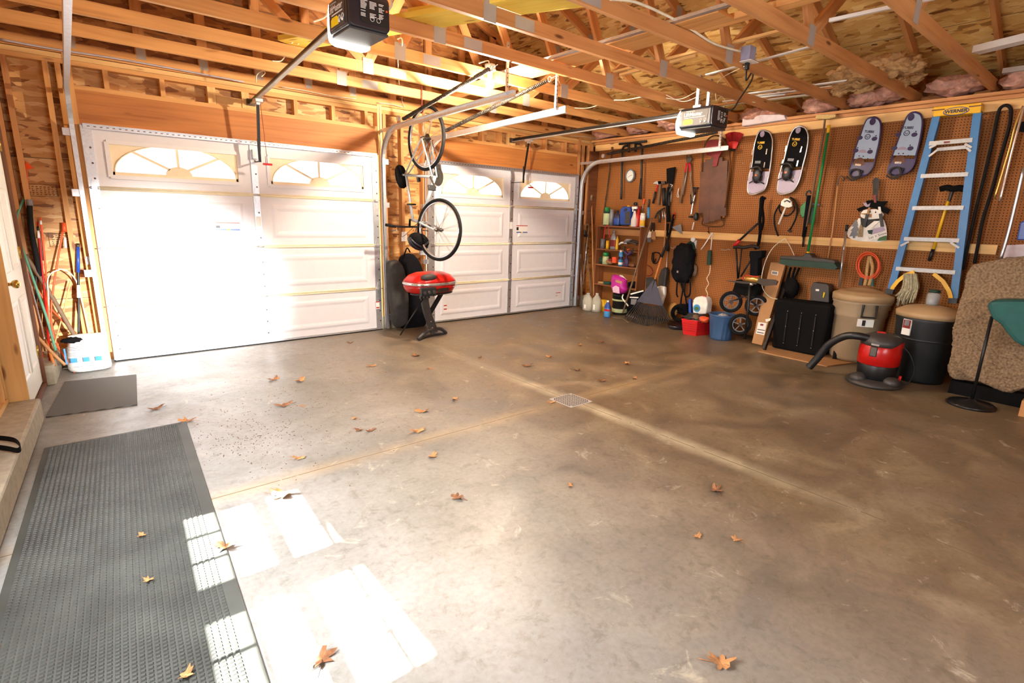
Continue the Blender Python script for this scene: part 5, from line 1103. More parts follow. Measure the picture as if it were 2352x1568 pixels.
# snowshoes
def snowshoe(pts, dark, label, split, binding, name='snowshoe'):
    fn = c3 if dark else c5; x = 6.49
    o = X(fn, x, pts); c = sum(o, V())/len(o); t = thing(name, label, 'snowshoe', V((x, c.y, min(p.z for p in o))), 'snowshoes on the pegboard')
    o2 = bez(o+[o[0]], 3)[:-1]
    MB().tube(o2, .0095, 6, True).build('frame', 'steel' if dark else 'purple_dark', t)
    ins = [c+(p-c)*.97 for p in o2]
    ys = P(*fn(0, split), x=x)  # split row measured along the shoe
    zsplit = P(*fn(pts[0][0]-120, split), x=x).z
    up = [p for p in ins if p.z >= zsplit]; lo = [p for p in ins if p.z < zsplit]
    def hullorder(L): cc = sum(L, V())/len(L); return sorted(L, key=lambda p: math.atan2(p.z-cc.z, p.y-cc.y))
    MB().prism(hullorder(up), (-.006, 0, 0)).build('decking', 'black_matte' if dark else 'snow_blue', t)
    MB().prism(hullorder(lo), (-.006, 0, 0)).build('tail_plate', 'lilac' if dark else 'purple_dark', t)
    L = sorted(ins, key=lambda p: -p.z); top = L[0]; ax = (top-sum(L[-4:], V())/4).normalized(); sd = ax.cross(V((-1, 0, 0)))
    if sd.y > 0: sd = -sd
    W2 = .095; tc = top-ax*.035
    MB().lathe([(.035, 0), (.035, .004)], tc+V((-.007, 0, 0)), (-1, 0, 0), 16, (.8, 1)).build('nose_plate', 'lilac' if dark else 'purple_dark', t)
    s = MB(); s.text('TUBBS' if dark else 'TUBBS', top-ax*.135+V((-.008, 0, 0)), sd, ax,   .032, .001, .001); s.build('lettering', 'yellow' if dark else 'navy', t)
    e = top-ax*.185+V((-.009, 0, 0)); s = MB(); s.tube([e+(sd*math.cos(a)+ax*math.sin(a))*.024 for a in [2*PI*k/16 for k in range(16)]], .003, 5, True)
    s.tube([e-sd*.014+ax*.006, e-ax*.010, e+sd*.014+ax*.006], .003, 4); s.build('emblem', 'yellow' if dark else 'navy', t)
    mid = sum(L, V())/len(L)
    if dark:
        # side lacing gaps, crampon plate, boot binding
        for k in range(3):
            for e_ in (-1, 1):
                q = top-ax*(.16+.155*k+.08)+sd*e_*(W2-.006); s = MB(); s.bar(q-ax*.032+V((-.008, 0, 0)), q+ax*.032+V((-.008, 0, 0)), .012, .006, (1, 0, 0)); s.build('bare_frame_piece', 'chrome', t)
        s = MB(); q = top-ax*.36+V((-.008, 0, 0)); s.bar(q-sd*.035, q+sd*.035, .03, .002, (1, 0, 0)); s.build('size_patch', 'grey_paint', t)
        bq = P(*fn(*binding), x=x-.02)
        s = MB(); s.lathe([(.055, 0), (.055, .012)], bq-ax*.035, (-1, 0, 0), 20); s.lathe([(.05, 0), (.05, .012)], bq+ax*.055, (-1, 0, 0), 20); s.build('crampon_plate', 'rusty', t)
        s = MB(); s.blob(bq+V((-.03, 0, 0)), (.035, .055, .085), .25, 2.5, 3, 3, 2.6); s.build('binding', 'black_plastic', t)
        s = MB(); s.tube(bez([bq-sd*.10+ax*.08+V((-.03, 0, 0)), bq+ax*.10+V((-.05, 0, 0)), bq+sd*.05+ax*.05+V((-.04, 0, 0))], 5), .010, 6); s.tube(bez([bq-sd*.09-ax*.09+V((-.02, 0, 0)), bq-ax*.06+V((-.05, 0, 0)), bq+sd*.10-ax*.10+V((-.02, 0, 0))], 5), .007, 6); s.build('strap', 'grey_cover', t)
        s = MB(); s.box(bq+V((-.07, -.012, -.01)), bq+V((-.06, .012, .01))); s.build('orange_buckle', 'orange', t)
    else:
        for k, (f_, g_) in enumerate(((.17, .075), (.17, -.075), (.30, .06), (.30, -.06), (.40, .07), (.40, -.07), (.38, .02), (.38, -.02))):
            q = top-ax*f_+sd*g_+V((-.0065, 0, 0)); s = MB(); s.lathe([(.0065, 0), (.0065, .002)], q, (-1, 0, 0), 8); s.build('rivet', 'navy', t)
        for f_ in (.20, .33):
            for e_ in (-1, 1):
                q = top-ax*f_+sd*e_*.070+V((-.0066, 0, 0)); s = MB(); s.lathe([(.026, 0), (.026, .002)], q, (-1, 0, 0), 14, (1, .8)); s.build('side_cutout', 'purple_dark', t)
        q = top-ax*.345+V((-.0068, 0, 0)); s = MB(); s.prism([q+(sd*math.cos(a)*.042+ax*math.sin(a)*.03) for a in [PI*k/12 for k in range(13)]], (-.002, 0, 0)); s.build('grip_pad', 'lilac', t)
        q = top-ax*.47+V((-.0068, 0, 0)); s = MB(); s.prism([q+(sd*math.cos(a)*.055+ax*math.sin(a)*.075) for a in [PI*k/12 for k in range(13)]], (-.003, 0, 0)); s.build('toe_opening', 'brown_wood', t)
        s = MB(); s.bar(q-sd*.03+V((-.006, 0, 0)), q+sd*.03+V((-.006, 0, 0)), .02, .006, (1, 0, 0)); s.build('pivot_bar', 'chrome', t)
        bq = top-ax*.56+V((-.02, 0, 0)); s = MB(); s.tube([bq+(sd*math.cos(a)*.05+ax*math.sin(a)*.045)+V((-.015*math.sin(3*a), 0, 0)) for a in [2*PI*k/20 for k in range(20)]], .011, 6, True); s.tube(bez([bq-sd*.07-ax*.04, bq-ax*.07+V((-.02, 0, 0)), bq+sd*.05-ax*.03, bq+sd*.06+ax*.04], 6), .008, 6); s.build('binding', 'grey_cover', t)
    return t
A_ = [(705, 178), (770, 200), (800, 260), (805, 320), (798, 420), (788, 520), (772, 620), (755, 700), (738, 770), (700, 825), (600, 858), (560, 850), (540, 815), (545, 720), (560, 650), (585, 560), (600, 450), (615, 330), (640, 240), (670, 190)]
B_ = [(1090, 135), (1150, 155), (1180, 220), (1182, 290), (1165, 400), (1140, 500), (1115, 600), (1090, 700), (1060, 770), (1010, 830), (910, 858), (870, 845), (855, 800), (870, 700), (895, 590), (925, 500), (950, 400), (975, 300), (1000, 220), (1040, 160)]
C_ = [(425, 192), (465, 215), (483, 270), (472, 400), (450, 500), (425, 600), (400, 660), (350, 710), (250, 738), (208, 718), (203, 670), (235, 570), (265, 450), (300, 360), (335, 260), (370, 205)]
D_ = [(795, 148), (840, 170), (858, 230), (848, 330), (828, 430), (800, 540), (775, 630), (720, 690), (620, 715), (560, 703), (548, 665), (575, 590), (600, 510), (640, 400), (680, 290), (720, 190), (755, 155)]
snowshoe(A_, True, 'black snowshoe with lilac tail, left one of the black pair', 610, (655, 660))
snowshoe(B_, True, 'black snowshoe with lilac tail, right one of the black pair', 600, (970, 630))
snowshoe(C_, False, 'pale blue snowshoe with purple tail, nearer the snowman sign', 575, (300, 620))
snowshoe(D_, False, 'pale blue snowshoe with purple tail, beside the stepladder', 545, (670, 600))

# stepladder
def ladder():
    x = 6.42; t = thing('stepladder', 'blue fibreglass stepladder with yellow top cap hung on the pegboard', 'ladder', P(2150, 690, x=x))
    tl0, tl1 = P(*c5(985, 175), x=x), P(*c6(727, 410), x=x); tr0, tr1 = P(*c5(1352, 140), x=x), P(*c6(1268, 490), x=x)
    for a, b, nm in ((tl0, tl1, 1), (tr0, tr1, -1)):
        s = MB(); s.bar(a, b, .062, .008, (1, 0, 0)); s.bar(a+V((.03, .028*nm, 0)), b+V((.03, .028*nm, 0)), .006, .065, (1, 0, 0)); s.build('side_rail', 'ladder_blue', t)
        s = MB(); bb = b+(b-a).normalized()*.02; s.bar(bb-(b-a).normalized()*.05, bb, .068, .07, (1, 0, 0)); s.build('rubber_foot', 'black_plastic', t)
        s = MB(); s.bar(a+V((.075, 0, -.05)), b+V((.075, 0, .05)), .04, .025, (1, 0, 0)); s.build('rear_rail', 'ladder_blue', t)
    s = MB(); s.prism(X(c5, x-.025, [(958, 100), (1392, 60), (1382, 150), (950, 188)]), (.13, 0, 0)); cap = s.build('top_cap', 'yellow', t, bevel=.006)
    ctr = P(*c5(1160, 138), x=x-.027); a = P(*c5(1050, 148), x=x); b = P(*c5(1270, 126), x=x); xd = (b-a).normalized(); yd = V((-1, 0, 0)).cross(xd); yd = yd if yd.z > 0 else -yd
    s = MB(); s.text('WERNER', ctr, xd, yd, .042, .001, .0015); s.build('lettering', 'navy', cap)
    s = MB(); s.tube([ctr+xd*math.cos(2*PI*k/28)*.095+yd*math.sin(2*PI*k/28)*.034 for k in range(28)], .0035, 4, True); s.build('oval_logo', 'blue', cap)
    s = MB(); 
    for e in (-1, 1): q = ctr+xd*e*.14+yd*.028; s.bar(q-xd*.05, q+xd*.05, .002, .010, tuple(yd))
    s.build('slot_mark', 'brown_wood', cap)
    def L(fn, a, b, h=.036, d=.075, nm='step', xx=x-.01):
        p, q = P(*fn(*a), x=xx), P(*fn(*b), x=xx); s = MB(); s.bar(p, q, .01, h, (0, 0, 1)); s.bar(p+V((d/2, 0, h/2)), q+V((d/2, 0, h/2)), d, .005, (0, 0, 1)); s.build(nm, 'aluminium', t)
    L(c5, (918, 430), (1308, 398)); L(c5, (842, 724), (1268, 706)); L(c5, (766, 1012), (1228, 1008)); L(c5, (692, 1288), (1188, 1304)); L(c6, (776, 212), (1284, 246))
    L(c5, (985, 485), (1250, 462), .03, .02, 'spreader_bar', x+.05)
    for a, b in (((918, 470), (985, 440)), ((915, 545), (1000, 480)), ((1240, 432), (1300, 465)), ((1250, 465), (1292, 500)), ((660, 1350), (735, 1312)), ((1110, 1320), (1188, 1368))):
        s = MB(); s.bar(P(*c5(*a), x=x-.015), P(*c5(*b), x=x-.015), .018, .004, (1, 0, 0)); s.build('brace', 'aluminium', t)
    for pts in ([(935, 240), (860, 265), (790, 320), (750, 370), (730, 425)], [(1100, 255), (1180, 320), (1230, 400), (1245, 450), (1250, 495)]):
        p = X(c6, x-.02, pts); s = MB()
        for i in range(len(p)-1): s.bar(p[i], p[i+1]+(p[i+1]-p[i])*.05, .035, .012, (1, 0, 0))
        s.build('yellow_foot_brace', 'yellow', t)
    s = MB(); s.prism(X(c5, x-.018, [(1050, 412), (1105, 408), (1105, 422), (1050, 427)]), (-.001, 0, 0)); s.build('red_label', 'dark_red', t)
ladder()

# rakes, brooms and poles on the wall
t = wallthing('hand_rake', 'red plastic fan rake with a wooden handle hung head up', 'rake', c3, 400, 400)
s = outline(c3, [(345, 380), (306, 225), (340, 205), (400, 197), (460, 202), (498, 220), (450, 300), (412, 390), (380, 400)], 6.50, .006); s.build('rake_head', 'red_plastic', t)
s = MB()
for k in range(15):
    a = c3(306+192*k/14, 228-30*math.sin(PI*k/14)); b = c3(350+60*k/14, 375); s.tube([P(*a, x=6.488), P(*a, x=6.488).lerp(P(*b, x=6.488), .55)], .003, 4)
s.build('tines', 'dark_red', t)
s = outline(c3, [(340, 375), (415, 378), (400, 405), (360, 402)], 6.49, .03); s.build('head_socket', 'black_plastic', t)
line(c3, [(380, 400), (285, 1105)], 6.49, .013, smooth=False).build('handle', 'orange_wood', t)
t = wallthing('push_broom', 'push broom with green bristles and a long green handle', 'broom', c3, 1180, 1500)
line(c3, [(1403, 125), (1390, 210)], 6.36, .016, smooth=False).build('handle_grip', 'yellow', t)
line(c3, [(1392, 205), (1180, 1470)], 6.36, .015, smooth=False).build('handle', 'green', t)
line(c3, [(1182, 1466), (1180, 1480)], 6.36, .018, smooth=False).build('ferrule', 'yellow', t)
s = MB(); s.prism(X(c4, 6.30, [(885, 220), (1120, 225), (1150, 190), (1200, 195), (1225, 235), (1440, 262), (1470, 285), (1455, 300), (880, 250)]), (.14, 0, 0)); s.build('broom_block', 'vacuum_grey', t, bevel=.008)
s = MB(); s.prism(X(c4, 6.29, [(880, 250), (1455, 295), (1492, 345), (1460, 365), (1160, 335), (960, 322), (875, 300)]), (.16, 0, 0)); s.build('bristles', 'dark_green', t)
t = wallthing('wide_brush', 'tan bristle push brush hung head up above the green broom handle', 'brush', c3, 1340, 800)
s = MB(); s.prism(X(c3, 6.40, [(1258, 40), (1265, 15), (1475, 12), (1472, 40), (1400, 60), (1260, 58)]), (.08, 0, 0)); s.build('bristle_head', 'bristle_tan', t, bevel=.004)
line(c3, [(1360, 60), (1340, 240), (1165, 1200)], 6.44, .011, smooth=False).build('handle', 'wood_old', t)
t = wallthing('thin_hoe', 'thin brown handled tool with a bent hook tip', 'garden tool', c3, 1500, 900)
line(c3, [(1495, 770), (1440, 1250), (1390, 1540)], 6.50, .008, smooth=False).build('handle', 'wood_handle', t)
line(c3, [(1498, 770), (1490, 745), (1510, 690), (1530, 662), (1555, 680), (1560, 710), (1540, 705)], 6.49, .006).build('hook_tip', 'dark_steel', t)
t = wallthing('silver_pole', 'thin silver pole with black grip behind the tan trash can', 'pole', c3, 1560, 1500)
line(c5, [(172, 1215), (120, 1568)], 6.40, .011, smooth=False).build('upper_shaft', 'steel', t); line(c6, [(330, 10), (290, 370)], 6.40, .0115, smooth=False).build('lower_shaft', 'steel', t)
line(c5, [(178, 1160), (172, 1218)], 6.40, .015, smooth=False).build('grip', 'black_plastic', t)
t = wallthing('scrub_brush', 'black brush on a yellow pole seen through the stepladder', 'brush', c5, 1100, 1000)
s = MB(); p = X(c5, 6.48, [(1015, 840), (1080, 825), (1130, 838), (1190, 828), (1240, 842)]); s.tube(bez(p, 4), .028, 8); s.build('brush_head', 'black_matte', t)
line(c5, [(1128, 850), (1112, 900), (1095, 950)], 6.49, .014).build('socket', 'black_plastic', t)
line(c5, [(1090, 945), (1060, 1040), (955, 1385)], 6.49, .013, smooth=False).build('handle', 'yellow', t); line(c5, [(955, 1380), (918, 1485)], 6.49, .017, smooth=False).build('grip', 'black_plastic', t)
# hoses and tubes right of the ladder
for pts, r, lab in (([(1220, 1568), (1330, 1060), (1420, 700), (1500, 350), (1535, 180), (1560, 110), (1610, 85), (1650, 110), (1655, 170), (1635, 300), (1560, 560), (1480, 860), (1400, 1120), (1360, 1330), (1325, 1510)], .014, 'black hose draped in a long loop right of the stepladder'),):
    tag(line(c5, pts, 6.47, r).build('garden_hose', 'rubber'), lab, 'hose')
t = wallthing('shock_cord_pole', 'pair of shiny thin metal poles near the right frame edge', 'pole', c5, 1550, 900, 6.40)
line(c5, [(1765, 90), (1700, 250), (1640, 480), (1505, 925)], 6.38, .009).build('gold_pole', 'brass', t); line(c5, [(1772, 95), (1720, 290), (1660, 520), (1555, 945)], 6.36, .010).build('silver_pole', 'chrome', t)
tag(line(c5, [(1772, 650), (1640, 1200), (1562, 1465)], 6.25, .014, smooth=True).build('aluminium_pole', 'steel'), 'pale aluminium pole leaning at the right frame edge', 'pole')
tag(outline(c5, [(1600, 1345), (1790, 1335), (1800, 1470), (1565, 1468)], 6.50, .02).build('pale_board', 'foam_white'), 'off-white panel behind the rolled carpet', 'panel')
t_ = outline(c5, [(1745, 1140), (1810, 1110), (1810, 1300), (1712, 1298)], 6.30, .05); tag(t_.build('blue_scoop', 'blue', bevel=.01), 'blue plastic scoop at the right frame edge', 'scoop')
tag(outline(c5, [(1712, 250), (1790, 230), (1790, 330), (1705, 320)], 6.5, .03).build('dark_bracket', 'black_matte'), 'dark bracket behind the shiny poles at the right edge', 'bracket')

# sled
t = wallthing('wooden_sled', 'old dark wooden sled with metal runners hung upright', 'sled', c3, 170, 1190)
s = MB(); o = [(75, 620), (80, 520), (110, 480), (175, 462), (250, 470), (285, 430), (318, 480), (325, 700), (300, 900), (285, 1110), (250, 1150), (110, 1175), (50, 1050)]
ys0 = 0
for i, (a, b) in enumerate((((80, 520), (48, 1060)), ((125, 490), (100, 1165)), ((185, 465), (165, 1150)), ((245, 470), (225, 1130)), ((300, 500), (280, 1090)))):
    p, q = P(*c3(*a), x=6.47), P(*c3(*b), x=6.47); s2 = MB(); s2.bar(p, q, .085, .014, (1, 0, 0)); s2.build('slat', 'sled_wood', t, bevel=.004)
line(c3, [(60, 620), (65, 440), (90, 330), (140, 260), (205, 235), (270, 260), (320, 330), (345, 430), (345, 600), (300, 1000)], 6.46, .011).build('front_hoop', 'rusty', t)
line(c3, [(45, 620), (40, 850), (30, 1060), (65, 1110), (70, 1185), (270, 1195), (278, 1100), (300, 950)], 6.49, .009).build('runner', 'rusty', t)
s = MB(); s.prism(X(c3, 6.45, [(105, 310), (150, 285), (240, 280), (275, 340), (265, 420), (235, 470), (215, 560), (172, 570), (185, 470), (105, 440)]), (-.006, 0, 0)); s.build('red_decal', 'dark_red', t)
for a, b in (((50, 640), (330, 600)), ((45, 850), (310, 830))): s = MB(); s.bar(P(*c3(*a), x=6.50), P(*c3(*b), x=6.50), .03, .02, (1, 0, 0)); s.build('cross_brace', 'brown_wood', t)
tag(line(c3, [(150, 1195), (125, 1215), (135, 1270), (115, 1250)], 6.49, .004).build('rope_loop', 'black_matte'), 'thin dark cord under the sled', 'cord')

# shelf of top-left: rack bars, clock, chain
t = wallthing('roof_rack', 'black crossbar rack with two long downward tubes hung at the top left of the pegboard', 'rack', c1, 900, 300)
line(c1, [(720, 298), (1090, 262)], 6.40, .017, smooth=False).build('crossbar', 'black_steel', t)
line(c1, [(830, 320), (790, 330), (765, 370), (760, 450), (745, 1045)], 6.42, .017).build('long_tube', 'black_steel', t)
line(c1, [(960, 295), (1000, 300), (1025, 340), (1028, 450), (1010, 1045)], 6.42, .017).build('long_tube', 'black_steel', t)
line(c1, [(1012, 760), (985, 1040)], 6.40, .013, smooth=False).build('side_tube', 'black_plastic', t)
for a in ((850, 290, 850, 410), (940, 280, 940, 405)): line(c1, [(a[0], a[1]), (a[2], a[3])], 6.39, .020, smooth=False).build('clamp', 'black_plastic', t)
t = wallthing('wall_clock', 'round grey rimmed wall clock between the black rack tubes', 'clock', c1, 880, 725, 6.53)
cc = P(*c1(876, 727), x=6.53); s = MB(); s.lathe([(.085, 0), (.088, .015), (.082, .03), (.070, .03), (.068, .018)], cc, (-1, 0, 0), 32, (1.12, 1), ref=(0, 0, 1)); s.build('rim', 'grey_paint', t)
MB().lathe([(.069, 0), (.069, .019)], cc, (-1, 0, 0), 28, (1.12, 1), ref=(0, 0, 1)).build('dial', 'label_white', t)
s = MB()
for k in range(1, 13): a = R(90-30*k); s.text(str(k), cc+V((-.0195, -math.cos(a)*.053, math.sin(a)*.060)), (0, -1, 0), (0, 0, 1), .018, .0005)
s.build('numerals', 'dark_steel', t)
for a, l in ((10, .045), (215, .038)): s = MB(); s.bar(cc+V((-.022, 0, 0)), cc+V((-.022, -math.cos(R(a))*l, math.sin(R(a))*l)), .004, .002, (1, 0, 0)); s.build('clock_hand', 'black_plastic', t)
t = wallthing('hanging_chain', 'dark metal chain hanging down the side panel', 'chain', c1, 600, 900, 6.45)
pa = X(c1, 6.50, [(625, 400), (600, 560), (565, 850), (530, 1100), (495, 1370)]); pp = bez(pa, 16); n = 0
s = MB()
for i in range(0, len(pp)-1):
    d_ = (pp[i+1]-pp[i]).normalized(); q = V((1, 0, 0)) if i % 2 else d_.cross(V((1, 0, 0))); c = (pp[i]+pp[i+1])/2; h_ = (pp[i+1]-pp[i]).length*.62
    s.tube([c+d_*math.cos(2*PI*k/8)*h_+q*math.sin(2*PI*k/8)*.012 for k in range(8)], .0045, 4, True)
s.build('links', 'dark_steel', t); MB().tube([P(*c1(625, 340), x=6.5), P(*c1(625, 400), x=6.5)], .018, 8).build('hanging_pin', 'brown_wood', t)

# tools
def tool(name, label, cat, parts, grp=None):
    t = thing(name, label, cat, P(*parts[0][1](*parts[0][2][0]), x=6.50), grp)
    for kind, fn, pts, r, m, nm in parts:
        xx = 6.50
        if kind == 'l': line(fn, pts, xx, r, smooth=len(pts) > 2).build(nm, m, t)
        elif kind == 'o': outline(fn, pts, xx, r).build(nm, m, t, bevel=.002)
        elif kind == 'b': s = MB(); c = P(*fn(*pts[0]), x=xx-.01); s.blob(c, r, .15, 2.5, len(nm), 3, 2.4); s.build(nm, m, t)
    return t
tool('claw_hammer', 'claw hammer with red and black grip hung right of the shelf', 'hammer', [('o', c1, [(1188, 835), (1230, 800), (1300, 800), (1305, 840), (1255, 850), (1230, 835)], .03, 'steel', 'head'), ('l', c1, [(1242, 850), (1215, 940)], .011, 'red_plastic', 'neck'), ('l', c1, [(1212, 940), (1175, 1100)], .015, 'black_plastic', 'grip')])
tool('wood_hammer', 'wooden handled hammer beside the claw hammer', 'hammer', [('o', c1, [(1255, 800), (1350, 800), (1355, 835), (1260, 845)], .03, 'dark_steel', 'head'), ('l', c1, [(1272, 850), (1250, 1120)], .015, 'wood_old', 'handle')])
tool('machete_sheath', 'black machete in its sheath hung above the pruning tools', 'machete', [('o', c1, [(1368, 632), (1482, 608), (1448, 840), (1370, 830)], .02, 'black_matte', 'blade_sheath'), ('l', c1, [(1400, 835), (1385, 900)], .014, 'black_plastic', 'handle')])
tool('loppers', 'long loppers with wooden handles and red collars', 'loppers', [('o', c1, [(1630, 500), (1640, 445), (1665, 470), (1690, 450), (1715, 500), (1690, 545), (1640, 545)], .02, 'dark_steel', 'blades'), ('l', c1, [(1635, 555), (1610, 680)], .014, 'red_plastic', 'collar'), ('l', c1, [(1668, 555), (1678, 670)], .014, 'red_plastic', 'collar'), ('l', c1, [(1610, 680), (1545, 1100)], .014, 'wood_old', 'handle'), ('l', c1, [(1678, 670), (1700, 900), (1720, 1100)], .014, 'wood_old', 'handle')])
tool('hedge_shears', 'silver shaft shears with dark grips behind the loppers', 'shears', [('l', c1, [(1650, 560), (1580, 980)], .008, 'steel', 'shaft'), ('l', c1, [(1690, 560), (1690, 980)], .008, 'steel', 'shaft'), ('l', c1, [(1690, 980), (1695, 1110)], .015, 'black_plastic', 'grip')])
tool('hand_pump', 'silver and black bicycle pump hung beside the sled', 'pump', [('l', c1, [(1722, 888), (1785, 892)], .012, 'black_plastic', 'handle'), ('l', c1, [(1750, 895), (1740, 980)], .011, 'black_plastic', 'collar'), ('l', c1, [(1742, 985), (1715, 1100), (1688, 1260)], .011, 'chrome', 'barrel'), ('l', c1, [(1660, 1280), (1710, 1282)], .012, 'black_plastic', 'foot')])
tool('caulk_gun', 'dark drill shaped tool with a pale nozzle above the middle board', 'tool', [('b', c1, [(1755, 1280)], (.03, .035, .055), 'black_plastic', 'body'), ('l', c1, [(1728, 1350), (1705, 1455)], .009, 'white_plastic', 'nozzle')])
tool('wire_bundle', 'small bundle of white wire hung between machete and loppers', 'wire', [('l', c1, [(1530, 890), (1515, 960), (1525, 1010), (1500, 1000), (1520, 900)], .005, 'plate_metal', 'wire')])
tool('speed_square', 'grey triangular speed square on the middle board', 'square', [('o', c1, [(1425, 1420), (1555, 1378), (1575, 1520)], .004, 'grey_paint', 'plate')])
tool('screwdriver', 'orange handled screwdriver beside the shelf', 'screwdriver', [('l', c1, [(1058, 1035), (1046, 1110)], .014, 'orange', 'handle'), ('l', c1, [(1045, 1115), (1036, 1200)], .005, 'steel', 'blade')])
_pl = tool('pliers', 'pliers with blue grips next to the orange screwdriver', 'pliers', [('l', c1, [(1108, 1040), (1098, 1150)], .014, 'dark_steel', 'jaws'), ('l', c1, [(1100, 1150), (1095, 1300)], .020, 'light_blue', 'grips')])
_pl.location.x += .03
tool('pruning_saw', 'long black pole saw hung in the middle of the tool cluster', 'saw', [('l', c1, [(1395, 880), (1375, 1120), (1385, 1350)], .028, 'black_matte', 'sheath'), ('o', c1, [(1355, 940), (1440, 880), (1445, 900), (1400, 960), (1410, 1130), (1360, 1130)], .02, 'black_plastic', 'bracket'), ('l', k6, [(250, 520), (245, 640)], .016, 'black_matte', 'lower_sheath')])
tool('adjustable_wrench', 'silver wrench clipped in front of the black pole saw', 'wrench', [('l', c1, [(1390, 880), (1400, 840), (1435, 850), (1425, 880)], .008, 'chrome', 'jaw'), ('l', c1, [(1425, 930), (1415, 1080)], .008, 'steel', 'shaft')])
tool('socket_rail', 'row of small dark sockets and clips under the hammers', 'tool rack', [('l', c1, [(1200, 1300), (1240, 1220), (1330, 1160)], .012, 'black_plastic', 'strap'), ('l', c1, [(1320, 890), (1325, 1130)], .024, 'black_plastic', 'spray_wand'), ('l', c1, [(1265, 1210), (1260, 1360)], .018, 'dark_steel', 'plier_grip'), ('l', c1, [(1300, 1200), (1310, 1310)], .010, 'chrome', 'socket'), ('l', c1, [(1330, 1210), (1340, 1320)], .010, 'chrome', 'socket'), ('l', c1, [(1465, 1225), (1455, 1300)], .010, 'red_plastic', 'red_grip')])
tool('weed_whip', 'long black tapering tool reaching down to the fan rake handle', 'garden tool', [('l', k6, [(305, 440), (260, 640), (215, 760), (190, 825)], .017, 'black_matte', 'shaft')])
tool('garden_cultivator', 'thin wooden handled rod with a black spring grip', 'garden tool', [('l', k6, [(235, 430), (215, 780)], .009, 'wood_handle', 'handle'), ('l', k6, [(248, 660), (250, 770)], .022, 'black_plastic', 'spring_grip'), ('l', k6, [(250, 770), (228, 1040)], .008, 'steel', 'rod')])
tool('brush_pair', 'pair of old paint brushes on the left end of the middle board', 'brushes', [('l', c2, [(965, 150), (955, 250)], .013, 'black_plastic', 'handle'), ('l', c2, [(990, 155), (990, 250)], .013, 'black_plastic', 'handle'), ('o', c2, [(930, 255), (968, 255), (965, 320), (920, 325)], .02, 'skin_white', 'ferrule'), ('o', c2, [(972, 255), (1005, 255), (1015, 345), (970, 340)], .02, 'cardboard', 'bristles'), ('o', c2, [(922, 325), (962, 325), (960, 375), (922, 370)], .02, 'grey_paint', 'bristles')])
tool('cable_coil', 'small coil of dark cable hung left of the fan rake handle', 'cable', [('l', c2, [(975, 490), (965, 560), (990, 610), (1030, 600), (1060, 520), (1030, 490), (985, 500), (990, 600), (1010, 560)], .008, 'rubber', 'coil')])
tool('bungee_cord', 'curved dark red cord under the cable coil', 'cord', [('l', c2, [(910, 630), (960, 660), (975, 720), (940, 750), (905, 745)], .007, 'dark_red', 'cord')])
tool('hook_rack', 'row of small wire hooks right of the spring grip', 'hooks', [('l', c2, [(1175, 430), (1200, 440), (1230, 425), (1260, 440), (1285, 432)], .004, 'plate_metal', 'wire')])
tool('wire_hook', 'small wire hook left of the golf cart handle', 'hook', [('l', c2, [(1740, 455), (1800, 462), (1825, 450), (1850, 462)], .004, 'plate_metal', 'wire')])
# wall switch / timer
t = wallthing('wall_timer', 'cream outlet with a round dial plugged in below the middle board', 'outlet', c2, 1440, 400)
outline(c2, [(1415, 355), (1475, 350), (1465, 447), (1408, 440)], 6.545, .012).build('cover_plate', 'white_plastic', t); s = MB(); s.lathe([(.032, 0), (.03, .035)], P(*c2(1440, 342), x=6.53), (-1, 0, 0), 18); s.build('dial_plug', 'white_plastic', t)
# white cord with green sprayer handle
t = wallthing('sprayer_wand', 'green garden sprayer handle with white arm above the weed killer jug', 'sprayer', c2, 1640, 260)
line(c2, [(1520, 455), (1560, 400), (1645, 265)], 6.50, .008, smooth=False).build('white_arm', 'skin_white', t); line(c2, [(1648, 265), (1630, 460)], 6.50, .007, smooth=False).build('white_arm', 'skin_white', t)
outline(c2, [(1605, 470), (1640, 460), (1645, 480), (1635, 630), (1595, 630), (1600, 520)], 6.50, .03).build('green_handle', 'dark_green', t, bevel=.006)
line(c2, [(1625, 630), (1615, 720), (1585, 780), (1605, 840), (1575, 900), (1595, 960), (1565, 990)], 6.45, .005).build('tube', 'cable_white', t)
# backpack
t = wallthing('backpack', 'black backpack with dangling straps hung on the pegboard', 'backpack', c2, 1320, 600)
s = MB(); p = P(*c2(1320, 610), x=6.44); s.blob(p, (.09, .155, .27), .13, 3, 4, 4, 2.8); s.build('pack_body', 'cloth_black', t)
s = MB(); p = P(*c2(1385, 560), x=6.50); s.blob(p, (.04, .09, .24), .1, 3, 5, 3, 2.6); s.build('green_panel', 'dark_green', t)
for pts in ([(1265, 700), (1250, 850), (1245, 950), (1260, 990)], [(1310, 740), (1315, 900), (1300, 1000), (1290, 1080)], [(1280, 740), (1300, 860), (1340, 960), (1360, 1110)], [(1350, 740), (1335, 900), (1340, 980), (1390, 970), (1400, 860), (1385, 760)]):
    line(c2, pts, 6.42, .011).build('strap', 'cloth_black', t)
s = MB(); s.box(P(*c2(1250, 715), x=6.35), P(*c2(1262, 695), x=6.34)+V((0, .0, .0))); s.build('buckle', 'plate_metal', t)
# baseball glove like tan pouch beside the backpack
s = MB(); s.blob(P(*c2(1440, 690), x=6.51), (.03, .05, .09), .2, 3, 6, 3); tag(s.build('tan_pouch', 'wood_old'), 'small tan pouch hung right of the backpack', 'pouch')
